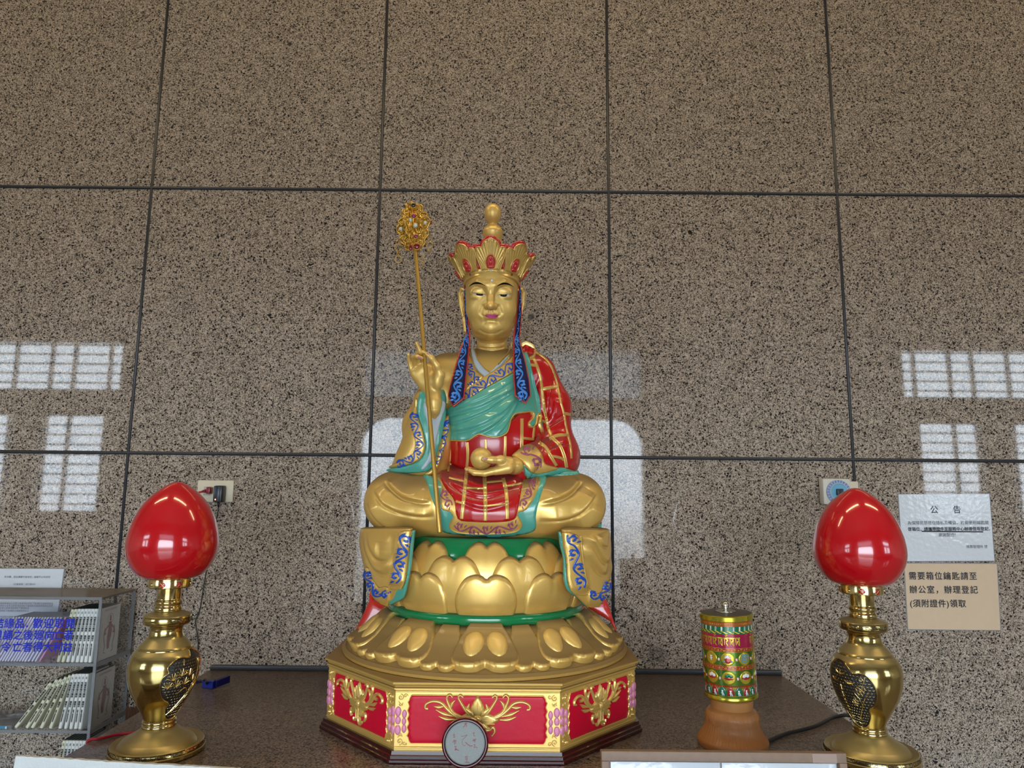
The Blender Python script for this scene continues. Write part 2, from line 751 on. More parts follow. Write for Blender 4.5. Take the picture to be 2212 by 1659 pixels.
def text_data(body, size, bold=0.0, vertical=False, lead=1.0, align='LEFT', track=1.0):
    key = (body, size, bold, vertical, lead, align, track)
    if key not in _TXT:
        c = bpy.data.curves.new('lettering', 'FONT')
        c.body = '\n'.join(body) if vertical else body
        c.size = size
        c.offset = bold
        c.space_line = lead
        c.space_character = track
        c.align_x = align
        c.resolution_u = 2
        o = bpy.data.objects.new('lettering', c)
        COL.objects.link(o)
        bpy.context.view_layer.update()
        me = bpy.data.meshes.new_from_object(o.evaluated_get(bpy.context.evaluated_depsgraph_get()))
        V = np.array([v.co[:] for v in me.vertices])
        Fc = [tuple(p.vertices) for p in me.polygons]
        bpy.data.objects.remove(o)
        bpy.data.curves.remove(c)
        bpy.data.meshes.remove(me)
        _TXT[key] = (V, Fc)
    return _TXT[key]


def put_text(mb, body, size, origin, ex, ey, mi=0, bold=0.0, **kw):
    V, Fc = text_data(body, size, **kw)
    if len(V) == 0:
        return
    ex, ey, o = np.array(ex, float), np.array(ey, float), np.array(origin, float)
    n = np.cross(ex, ey)
    for k, (dx, dy) in enumerate(((0, 0), (-1, 0), (1, 0), (0, -1), (0, 1)) if bold else ((0, 0),)):   # a heavier pen
        mb.add(o + (V[:, :1] + dx * bold) * ex + (V[:, 1:2] + dy * bold) * ey + n * (k * 0.00002), Fc, mi)

# ------------------------------------------------------------------ materials
def nodes(name):
    m = bpy.data.materials.new(name)
    m.use_nodes = True
    nt = m.node_tree
    return m, nt, nt.nodes['Principled BSDF'], nt.nodes['Material Output']


def mat(name, color, rough=0.5, metal=0.0, spec=0.5, coat=0.0, coat_rough=0.05, var=0.0, vscale=40.0, bump=0.0, bscale=200.0, emit=0.0):
    m, nt, b, _ = nodes(name)
    c = tuple(color) + (1.0,)
    b.inputs['Base Color'].default_value = c
    b.inputs['Roughness'].default_value = rough
    b.inputs['Metallic'].default_value = metal
    b.inputs['Specular IOR Level'].default_value = spec
    b.inputs['Coat Weight'].default_value = coat
    b.inputs['Coat Roughness'].default_value = coat_rough
    if emit:
        b.inputs['Emission Color'].default_value = c
        b.inputs['Emission Strength'].default_value = emit
    if var or bump:
        tc = nt.nodes.new('ShaderNodeTexCoord')
    if var:
        n = nt.nodes.new('ShaderNodeTexNoise')
        n.inputs['Scale'].default_value = vscale
        n.inputs['Detail'].default_value = 5
        h = nt.nodes.new('ShaderNodeMix')
        h.data_type = 'RGBA'
        h.inputs[6].default_value = tuple(x * (1 - var) for x in color) + (1,)
        h.inputs[7].default_value = tuple(min(1, x * (1 + var)) for x in color) + (1,)
        nt.links.new(tc.outputs['Object'], n.inputs['Vector'])
        nt.links.new(n.outputs['Fac'], h.inputs[0])
        nt.links.new(h.outputs[2], b.inputs['Base Color'])
    if bump:
        n2 = nt.nodes.new('ShaderNodeTexNoise')
        n2.inputs['Scale'].default_value = bscale
        bp = nt.nodes.new('ShaderNodeBump')
        bp.inputs['Strength'].default_value = bump
        bp.inputs['Distance'].default_value = 0.002
        nt.links.new(tc.outputs['Object'], n2.inputs['Vector'])
        nt.links.new(n2.outputs['Fac'], bp.inputs['Height'])
        nt.links.new(bp.outputs[0], b.inputs['Normal'])
        if coat:
            nt.links.new(bp.outputs[0], b.inputs['Coat Normal'])
    return m


def granite(name, tint=(1, 1, 1), rough=0.03, stains=(), scale=400.0, dust=0.0):
    m, nt, b, _ = nodes(name)
    L, N = nt.links.new, nt.nodes.new
    tc = N('ShaderNodeTexCoord')
    wn = N('ShaderNodeTexNoise'); wn.inputs['Scale'].default_value = 260; wn.inputs['Detail'].default_value = 2
    va = N('ShaderNodeMix'); va.data_type = 'VECTOR'; va.inputs[0].default_value = 0.006
    L(tc.outputs['Object'], wn.inputs['Vector'])
    L(tc.outputs['Object'], va.inputs[4]); L(wn.outputs['Color'], va.inputs[5])
    v1 = N('ShaderNodeTexVoronoi'); v1.inputs['Scale'].default_value = scale
    L(va.outputs[1], v1.inputs['Vector'])
    s1 = N('ShaderNodeSeparateColor'); L(v1.outputs['Color'], s1.inputs[0])
    # slow patches push grains darker or lighter
    n1 = N('ShaderNodeTexNoise'); n1.inputs['Scale'].default_value = 40; n1.inputs['Detail'].default_value = 4
    L(tc.outputs['Object'], n1.inputs['Vector'])
    ad = N('ShaderNodeMath'); ad.operation = 'MULTIPLY_ADD'; ad.inputs[1].default_value = 0.36
    L(n1.outputs['Fac'], ad.inputs[0])
    sb = N('ShaderNodeMath'); sb.operation = 'MULTIPLY'; sb.inputs[1].default_value = 0.92
    L(s1.outputs[0], sb.inputs[0]); L(sb.outputs[0], ad.inputs[2])
    r = N('ShaderNodeValToRGB'); r.color_ramp.interpolation = 'LINEAR'
    e = r.color_ramp.elements
    pts = [(0.0, (0.030, 0.026, 0.023)), (0.28, (0.060, 0.050, 0.042)), (0.44, (0.165, 0.135, 0.105)), (0.58, (0.27, 0.222, 0.173)), (0.74, (0.38, 0.315, 0.25)), (0.88, (0.46, 0.375, 0.305)), (1.0, (0.55, 0.47, 0.39))]
    e[0].position, e[0].color = pts[0][0], tuple(a * t for a, t in zip(pts[0][1], tint)) + (1,)
    e[1].position, e[1].color = pts[-1][0], tuple(a * t for a, t in zip(pts[-1][1], tint)) + (1,)
    for p, c in pts[1:-1]:
        q = e.new(p); q.color = tuple(a * t for a, t in zip(c, tint)) + (1,)
    L(ad.outputs[0], r.inputs[0])
    col = r.outputs[0]
    # scattered black mica
    v2 = N('ShaderNodeTexVoronoi'); v2.inputs['Scale'].default_value = 230
    L(va.outputs[1], v2.inputs['Vector'])
    s2 = N('ShaderNodeSeparateColor'); L(v2.outputs['Color'], s2.inputs[0])
    lt = N('ShaderNodeMath'); lt.operation = 'LESS_THAN'; lt.inputs[1].default_value = 0.06
    L(s2.outputs[1], lt.inputs[0])
    mx = N('ShaderNodeMix'); mx.data_type = 'RGBA'; mx.inputs[7].default_value = (0.012, 0.012, 0.014, 1)
    L(lt.outputs[0], mx.inputs[0]); L(col, mx.inputs[6])
    col = mx.outputs[2]
    for (x, y, z, rad, dark, cc) in stains:
        d = N('ShaderNodeVectorMath'); d.operation = 'DISTANCE'; d.inputs[1].default_value = (x, y, z)
        pn = N('ShaderNodeMix'); pn.data_type = 'VECTOR'; pn.inputs[0].default_value = rad * 0.9
        wz = N('ShaderNodeTexNoise'); wz.inputs['Scale'].default_value = 0.45 / rad
        L(tc.outputs['Object'], wz.inputs['Vector'])
        o2 = N('ShaderNodeVectorMath'); o2.operation = 'MULTIPLY_ADD'
        o2.inputs[1].default_value = (rad * 1.6,) * 3
        L(wz.outputs['Color'], o2.inputs[0]); L(tc.outputs['Object'], o2.inputs[2])
        o3 = N('ShaderNodeVectorMath'); o3.operation = 'SUBTRACT'; o3.inputs[1].default_value = (rad * 0.8,) * 3
        L(o2.outputs[0], o3.inputs[0]); L(o3.outputs[0], d.inputs[0])
        mr = N('ShaderNodeMapRange'); mr.inputs[1].default_value = rad * 0.75; mr.inputs[2].default_value = rad * 1.05
        mr.inputs[3].default_value = dark; mr.inputs[4].default_value = 0.0
        L(d.outputs['Value'], mr.inputs[0])
        q = N('ShaderNodeMix'); q.data_type = 'RGBA'; q.inputs[7].default_value = tuple(cc) + (1,)
        L(mr.outputs[0], q.inputs[0]); L(col, q.inputs[6])
        col = q.outputs[2]
    L(col, b.inputs['Base Color'])
    b.inputs['Roughness'].default_value = rough
    b.inputs['Specular IOR Level'].default_value = 0.5
    return m


def gold(name, color=(0.90, 0.575, 0.150), rough=0.35, metal=0.52, coat=0.45, dust=0.8):
    m, nt, b, _ = nodes(name)
    L, N = nt.links.new, nt.nodes.new
    tc = N('ShaderNodeTexCoord')
    n = N('ShaderNodeTexNoise'); n.inputs['Scale'].default_value = 900; n.inputs['Detail'].default_value = 2
    L(tc.outputs['Object'], n.inputs['Vector'])
    c = N('ShaderNodeMix'); c.data_type = 'RGBA'
    c.inputs[6].default_value = tuple(x * 0.86 for x in color) + (1,)
    c.inputs[7].default_value = tuple(min(1, x * 1.12) for x in color) + (1,)
    L(n.outputs['Fac'], c.inputs[0])
    out = c.outputs[2]
    b.inputs['Metallic'].default_value = metal
    b.inputs['Roughness'].default_value = rough
    b.inputs['Coat Weight'].default_value = coat
    b.inputs['Coat Roughness'].default_value = 0.06
    if dust > 0:      # grey-brown dust that has settled on ledges
        g = N('ShaderNodeNewGeometry')
        s = N('ShaderNodeSeparateXYZ'); L(g.outputs['Normal'], s.inputs[0])
        mr = N('ShaderNodeMapRange'); mr.interpolation_type = 'SMOOTHSTEP'
        mr.inputs[1].default_value = 0.30; mr.inputs[2].default_value = 0.80; mr.inputs[3].default_value = 0; mr.inputs[4].default_value = dust
        L(s.outputs['Z'], mr.inputs[0])
        k = N('ShaderNodeMix'); k.data_type = 'RGBA'; k.inputs[7].default_value = (0.125, 0.078, 0.034, 1)
        L(mr.outputs[0], k.inputs[0]); L(out, k.inputs[6]); out = k.outputs[2]
        m1 = N('ShaderNodeMapRange'); m1.inputs[3].default_value = metal; m1.inputs[4].default_value = 0.1
        L(mr.outputs[0], m1.inputs[0]); L(m1.outputs[0], b.inputs['Metallic'])
        m2 = N('ShaderNodeMapRange'); m2.inputs[3].default_value = rough; m2.inputs[4].default_value = 0.75
        L(mr.outputs[0], m2.inputs[0]); L(m2.outputs[0], b.inputs['Roughness'])
        m3 = N('ShaderNodeMapRange'); m3.inputs[3].default_value = coat; m3.inputs[4].default_value = 0.0
        L(mr.outputs[0], m3.inputs[0]); L(m3.outputs[0], b.inputs['Coat Weight'])
    L(out, b.inputs['Base Color'])
    return m


def dusty(m, col, amount=0.8, lo=0.35):
    """settled dust on the ledges of a painted surface"""
    nt = m.node_tree
    b = nt.nodes['Principled BSDF']
    L, N = nt.links.new, nt.nodes.new
    g = N('ShaderNodeNewGeometry')
    s = N('ShaderNodeSeparateXYZ'); L(g.outputs['Normal'], s.inputs[0])
    mr = N('ShaderNodeMapRange'); mr.interpolation_type = 'SMOOTHSTEP'
    mr.inputs[1].default_value = lo; mr.inputs[2].default_value = 0.92; mr.inputs[4].default_value = amount
    L(s.outputs['Z'], mr.inputs[0])
    k = N('ShaderNodeMix'); k.data_type = 'RGBA'
    k.inputs[6].default_value = b.inputs['Base Color'].default_value[:]
    k.inputs[7].default_value = tuple(col) + (1,)
    L(mr.outputs[0], k.inputs[0]); L(k.outputs[2], b.inputs['Base Color'])
    for nm, v in (('Roughness', 0.75), ('Coat Weight', 0.0)):
        q = N('ShaderNodeMapRange'); q.inputs[3].default_value = b.inputs[nm].default_value; q.inputs[4].default_value = v
        L(mr.outputs[0], q.inputs[0]); L(q.outputs[0], b.inputs[nm])
    return m


def acrylic(name, tint=(0.93, 0.95, 0.96), haze=0.0, hcol=(0.55, 0.55, 0.56)):
    m = bpy.data.materials.new(name)
    m.use_nodes = True
    nt = m.node_tree
    nt.nodes.clear()
    L, N = nt.links.new, nt.nodes.new
    o = N('ShaderNodeOutputMaterial')
    t = N('ShaderNodeBsdfTransparent'); t.inputs[0].default_value = tuple(tint) + (1,)
    g = N('ShaderNodeBsdfGlossy'); g.inputs['Roughness'].default_value = 0.03
    f = N('ShaderNodeFresnel')
    bf = N('ShaderNodeNewGeometry')
    io = N('ShaderNodeMapRange'); io.inputs[3].default_value = 1.45; io.inputs[4].default_value = 1 / 1.45
    L(bf.outputs['Backfacing'], io.inputs[0]); L(io.outputs[0], f.inputs[0])
    mx = N('ShaderNodeMixShader')
    L(f.outputs[0], mx.inputs[0]); L(t.outputs[0], mx.inputs[1]); L(g.outputs[0], mx.inputs[2])
    sh = mx.outputs[0]
    if haze > 0:
        d = N('ShaderNodeBsdfDiffuse'); d.inputs[0].default_value = tuple(hcol) + (1,)
        m2 = N('ShaderNodeMixShader'); m2.inputs[0].default_value = haze
        L(sh, m2.inputs[1]); L(d.outputs[0], m2.inputs[2]); sh = m2.outputs[0]
    L(sh, o.inputs[0])
    return m


WY = 2.29          # face of the granite wall
CT = 0.946         # counter top
SX0, SX1 = -0.918, 0.835

def wp(px, py):    # a mark on the wall
    p = at(px, py, WY)
    return p[0], p[1], p[2]

ST = [(*wp(1491, 502), 0.010, 0.95, (0.008, 0.008, 0.008)), (*wp(626, 95), 0.008, 0.9, (0.02, 0.02, 0.02)), (*wp(1147, 684), 0.011, 0.75, (0.05, 0.055, 0.055)),
      (*wp(1420, 1416), 0.030, 0.45, (0.09, 0.08, 0.07)), (*wp(1672, 1432), 0.018, 0.35, (0.07, 0.065, 0.06)), (*wp(1404, 68), 0.007, 0.9, (0.55, 0.52, 0.48)), (*wp(143, 921), 0.012, 0.5, (0.08, 0.08, 0.08))]
M_WALL = granite('polished granite', stains=ST)
M_COUNTER = granite('counter granite', tint=(0.50, 0.45, 0.43), rough=0.28)
M_JOINT = mat('dark joint sealant', (0.028, 0.030, 0.036), 0.35, spec=0.5)
M_PLASTER = mat('painted plaster', (0.74, 0.69, 0.60), 0.75, var=0.05, vscale=3)
M_CEIL = mat('white ceiling', (0.80, 0.75, 0.66), 0.8)
M_FLOOR = granite('floor granite', tint=(1.0, 1.0, 1.0), rough=0.12, scale=120)
M_FRAME = mat('grey aluminium', (0.30, 0.30, 0.31), 0.4, metal=0.6)
M_WHITE = mat('white paper', (0.72, 0.75, 0.78), 0.45)
M_LAMI = mat('laminated white paper', (0.66, 0.70, 0.75), 0.4, coat=0.8, coat_rough=0.08, bump=0.35, bscale=70)
M_LAMI2 = mat('laminated beige paper', (0.66, 0.50, 0.34), 0.45, coat=0.5, coat_rough=0.12, var=0.05, vscale=60)
M_CLEAR = acrylic('clear film edge', (0.86, 0.88, 0.9), haze=0.35)
M_INK = mat('black ink', (0.012, 0.012, 0.016), 0.5)
M_INKG = mat('grey print', (0.10, 0.10, 0.12), 0.6)
M_BLUEINK = mat('blue lettering', (0.006, 0.020, 0.50), 0.35)
M_BRASS = gold('polished brass', (0.60, 0.47, 0.185), rough=0.14, metal=1.0, coat=0.0, dust=0.42)
M_BRASSP = mat('bright brass', (0.70, 0.56, 0.25), 0.12, metal=1.0)
M_BLACKLINE = mat('black inlay line', (0.010, 0.009, 0.008), 0.6, spec=0.25)
M_BLACKREL = mat('black antique inlay', (0.012, 0.011, 0.010), 0.35, spec=0.5, bump=1.0, bscale=420)
M_REDGLASS = mat('red lamp glass', (0.54, 0.001, 0.008), 0.16, coat=1.0, coat_rough=0.05)
M_REDGLASS.node_tree.nodes['Principled BSDF'].inputs['Subsurface Weight'].default_value = 0.0
M_REDEN = mat('red enamel', (0.50, 0.004, 0.008), 0.2, coat=0.7)
M_BLACKPL = mat('black plastic', (0.012, 0.013, 0.015), 0.35)
M_REDPL = mat('dark red plastic', (0.22, 0.006, 0.012), 0.35)
M_REDCORD = mat('red cord', (0.42, 0.008, 0.02), 0.4)
M_CREAM = mat('cream plastic', (0.66, 0.60, 0.45), 0.4, var=0.04, vscale=90)
M_SOCK = mat('grey socket insert', (0.42, 0.41, 0.38), 0.4)
M_LED = mat('red indicator lamp', (1.0, 0.25, 0.12), 0.4, emit=3.0)
M_BOOK = mat('white book cover', (0.70, 0.72, 0.70), 0.45, var=0.04, vscale=25)
M_BOOKY = mat('aged cream book cover', (0.66, 0.66, 0.50), 0.5, var=0.05, vscale=25)
M_GREEN = mat('dark green page edge', (0.012, 0.035, 0.032), 0.5)
M_BKLT = mat('lavender white booklet', (0.80, 0.79, 0.92), 0.4)
M_PINK = mat('pink booklet', (0.78, 0.36, 0.54), 0.45, var=0.12, vscale=30)
M_PRINT = mat('faint red print', (0.36, 0.22, 0.22), 0.6)
M_ACR = acrylic('clear acrylic', (0.97, 0.975, 0.98), haze=0.015)
M_ACRE = acrylic('acrylic edge', (0.55, 0.58, 0.60), haze=0.45, hcol=(0.40, 0.42, 0.44))
M_ACRT = acrylic('dusty acrylic top', (0.5, 0.5, 0.5), haze=0.8, hcol=(0.20, 0.175, 0.155))

# ------------------------------------------------------------------ the room
RX0, RX1, RY0, CZ = -7.2, 7.2, -3.0, 4.3


def wall_with_holes(name, x0, x1, z0, z1, y, holes, m, depth=0.16):
    xs = sorted({x0, x1, *[h[0] for h in holes], *[h[1] for h in holes]})
    zs = sorted({z0, z1, *[h[2] for h in holes], *[h[3] for h in holes]})
    mb = MB()
    for i in range(len(xs) - 1):
        for j in range(len(zs) - 1):
            cx, cz = (xs[i] + xs[i + 1]) / 2, (zs[j] + zs[j + 1]) / 2
            if any(h[0] < cx < h[1] and h[2] < cz < h[3] for h in holes):
                continue
            mb.box((xs[i], y - depth, zs[j]), (xs[i + 1], y, zs[j + 1]))
    return struct(mb.build(name, m, smooth=False))


def build_room():
    # granite slabs with sealed joints; measured off the joint grid
    vx = [at(277, 978, WY)[0], at(805, 985, WY)[0], at(1320, 988, WY)[0], at(1843, 994, WY)[0]]
    wx = (vx[3] - vx[0]) / 3
    zj = [at(1106, 413, WY)[2], at(1106, 986, WY)[2]]
    hz = zj[0] - zj[1]
    g = 0.0055
    xs = [vx[0] + wx * k for k in range(-8, 12)]
    zs = [0.0] + [zj[1] + hz * k for k in range(0, 4)]
    mb = MB()
    for i in range(len(xs) - 1):
        for j in range(len(zs) - 1):
            a, b = max(xs[i] + g / 2, RX0), min(xs[i + 1] - g / 2, RX1)
            c, d = max(zs[j] + g / 2, 0.0), min(zs[j + 1] - g / 2, CZ)
            if b - a > 0.02 and d - c > 0.02:
                mb.box((a, WY, c), (b, WY + 0.03, d))
    mb.box((RX0, WY + 0.03, 0), (RX1, WY + 0.12, CZ))
    struct(mb.build('wall_back', M_WALL, smooth=False))
    n = 1
    for x in xs:
        if RX0 < x < RX1:
            m = MB()
            m.tube([(x, WY + 0.001, 0.0), (x, WY + 0.001, CZ)], 0.0052, 10)
            struct(m.build('trim_%d' % n, M_JOINT)); n += 1
    for z in zs:
        if 0.05 < z < CZ:
            m = MB()
            m.tube([(RX0, WY + 0.0012, z), (RX1, WY + 0.0012, z)], 0.0058, 10)
            struct(m.build('trim_%d' % n, M_JOINT)); n += 1
    for nm, lo, hi, m in (('floor', (RX0, RY0 - 0.2, -0.1), (RX1, WY + 0.12, 0.0), M_FLOOR), ('ceiling', (RX0, RY0 - 0.2, CZ), (RX1, WY + 0.12, CZ + 0.1), M_CEIL),
                          ('wall_left', (RX0 - 0.12, RY0 - 0.2, 0), (RX0, WY + 0.12, CZ), M_PLASTER), ('wall_right', (RX1, RY0 - 0.2, 0), (RX1 + 0.12, WY + 0.12, CZ), M_PLASTER)):
        struct(MB().box(lo, hi).build(nm, m, smooth=False))
    # wall behind the camera: doorway and windows seen mirrored in the granite
    W = []
    for s in (-1, 1):
        q = lambda a, b: (min(s * a, s * b), max(s * a, s * b))
        W.append((*q(4.22, 6.7), 2.50, 3.09))
        W.append((*q(4.36, 5.10), 1.20, 2.28))
        W.append((*q(5.33, 6.70), 1.20, 2.28))
    door = (-1.61, 1.41, 0.0, 2.26)
    tran = (-1.61, 1.41, 2.48, 3.02)
    wall_with_holes('wall_front', RX0, RX1, 0, CZ, RY0, W + [door, tran], M_PLASTER)
    for k, h in enumerate(W):
        mb = MB()
        x0, x1, z0, z1 = h
        z = z0 + 0.105
        while z < z1 - 0.04:
            mb.box((x0, RY0 - 0.07, z - 0.009), (x1, RY0 - 0.055, z + 0.009))
            z += 0.105
        sg = 1 if x0 > 0 else -1
        q, alt = 4.39, 0
        while q < 6.6:
            if x0 + 0.05 < sg * q < x1 - 0.05:
                mb.box((sg * q - 0.017, RY0 - 0.10, z0), (sg * q + 0.017, RY0 - 0.06, z1))
            q += (0.39, 0.25)[alt % 2]; alt += 1
        for a in ((x0, z0, x1, z0 + 0.035), (x0, z1 - 0.035, x1, z1), (x0, z0, x0 + 0.035, z1), (x1 - 0.035, z0, x1, z1)):
            mb.box((a[0], RY0 - 0.12, a[1]), (a[2], RY0 - 0.04, a[3]))
        struct(mb.build('window_%d' % (k + 1), M_FRAME, smooth=False))
        portal('window_daylight', (x0 + x1) / 2, (z0 + z1) / 2, x1 - x0, z1 - z0, RY0 - 0.15)
    # doorway with rounded upper corners and a frosted transom
    mb = MB()
    r = 0.32
    for sx, xc in ((1, door[0]), (-1, door[1])):
        pts = [(xc, door[3])] + [(xc + sx * r * (1 - math.cos(a)), door[3] - r + r * math.sin(a)) for a in np.linspace(0, math.pi / 2, 10)]
        V = [(p[0], RY0 - 0.12, p[1]) for p in pts] + [(p[0], RY0 - 0.03, p[1]) for p in pts]
        k = len(pts)
        mb.add(V, [tuple(range(k)), tuple(range(2 * k - 1, k - 1, -1))] + [(i, i + 1, k + i + 1, k + i) for i in range(1, k - 1)])
    struct(mb.build('door_1', M_FRAME, smooth=False))
    portal('door_daylight', (door[0] + door[1]) / 2, 1.13, 3.02, 2.26, RY0 - 0.2)
    fm = bpy.data.materials.new('frosted glass'); fm.use_nodes = True
    nt = fm.node_tree; nt.nodes.clear()
    o = nt.nodes.new('ShaderNodeOutputMaterial'); t = nt.nodes.new('ShaderNodeBsdfTranslucent'); t.inputs[0].default_value = (0.5, 0.52, 0.55, 1)
    nt.links.new(t.outputs[0], o.inputs[0])
    struct(MB().box((tran[0], RY0 - 0.09, tran[2]), (tran[1], RY0 - 0.08, tran[3])).build('window_7', fm, smooth=False))

    for k, x in enumerate((-2.6, 0.0, 2.6)):
        mb = MB()
        for a in ((x - 0.92, 1.08, x + 0.92, 1.11), (x - 0.92, 1.29, x + 0.92, 1.32), (x - 0.92, 1.08, x - 0.89, 1.32), (x + 0.89, 1.08, x + 0.92, 1.32)):
            mb.box((a[0], a[1], CZ - 0.09), (a[2], a[3], CZ))
        o = mb.build('ceiling_light', M_FRAME, smooth=False)
        o['kind'] = 'structure'
        d = bpy.data.lights.new('ceiling_lamp', 'AREA')
        d.shape = 'RECTANGLE'; d.size, d.size_y = 1.76, 0.18
        d.energy = LAMP_W
        d.color = (1.0, 0.78, 0.46)
        l = bpy.data.objects.new('ceiling_lamp', d)
        l.location = (x, 1.2, CZ - 0.05)
        COL.objects.link(l)


LAMP_W = 14.0
build_room()

# ------------------------------------------------------------------ counter
def build_counter():
    t = thing('stone_counter', 'long speckled granite counter carrying the statue and both lamps', 'counter', (-0.04, 1.7, 0))
    y0, y1 = 1.16, WY - 0.001
    MB().box((SX0, y0, CT - 0.045), (SX1, y1, CT), bev=0.003).build('countertop', M_COUNTER, t, auto=40)
    MB().box((SX0 + 0.05, y0 + 0.05, 0.0), (SX1 - 0.05, y1, CT - 0.045)).build('counter_body', M_COUNTER, t, smooth=False)
    a, b = at(436, 1444, WY - 0.01)[0], SX1
    MB().box((SX0 + 0.004, y1 - 0.016, CT), (SX1 - 0.002, y1, CT + 0.014), bev=0.002).build('back_strip', M_JOINT, t, auto=40, label='dark sealing strip along the wall')


build_counter()


# ------------------------------------------------------------------ brass lamps
def lathe_map(prof, c, rref, a0):
    """xy = (arc length at rref, height) on a turned body; a0 = direction of x=0"""
    pr = np.asarray(prof)
    z = pr[:, 1]

    def f(xy):
        xy = np.asarray(xy)
        a = a0 + xy[:, 0] / rref
        r = np.interp(xy[:, 1], z, pr[:, 0])
        dr = (np.interp(xy[:, 1] + 0.002, z, pr[:, 0]) - np.interp(xy[:, 1] - 0.002, z, pr[:, 0])) / 0.004
        P = np.stack([c[0] + r * np.cos(a), c[1] + r * np.sin(a), c[2] + xy[:, 1]], 1)
        N = np.stack([np.cos(a), np.sin(a), -dr], 1)
        return P, N / np.linalg.norm(N, axis=1)[:, None], np.ones(len(xy), bool)
    return f


def key_pattern(mb, mp, w, z0, z1, n, x0=0.0, lw=0.0021, rise=0.0005):
    """running meander of interlocked hooks"""
    h = z1 - z0
    for k in range(n):
        x = x0 + k * w
        u = lambda a, b: (x + a * w, z0 + b * h)
        for pts in ([u(0.08, 0.1), u(0.94, 0.1), u(0.94, 0.9), u(0.62, 0.9), u(0.62, 0.5), u(0.78, 0.5)],
                    [u(0.92, 0.98), u(0.06, 0.98), u(0.02, 0.35), u(0.38, 0.35), u(0.38, 0.7), u(0.2, 0.7)]):
            P = resample(pts, w / 14)
            V, Fc = strip(P, lw, mp, w / 14, rise, 0.0005, 3)
            mb.add(V, Fc)


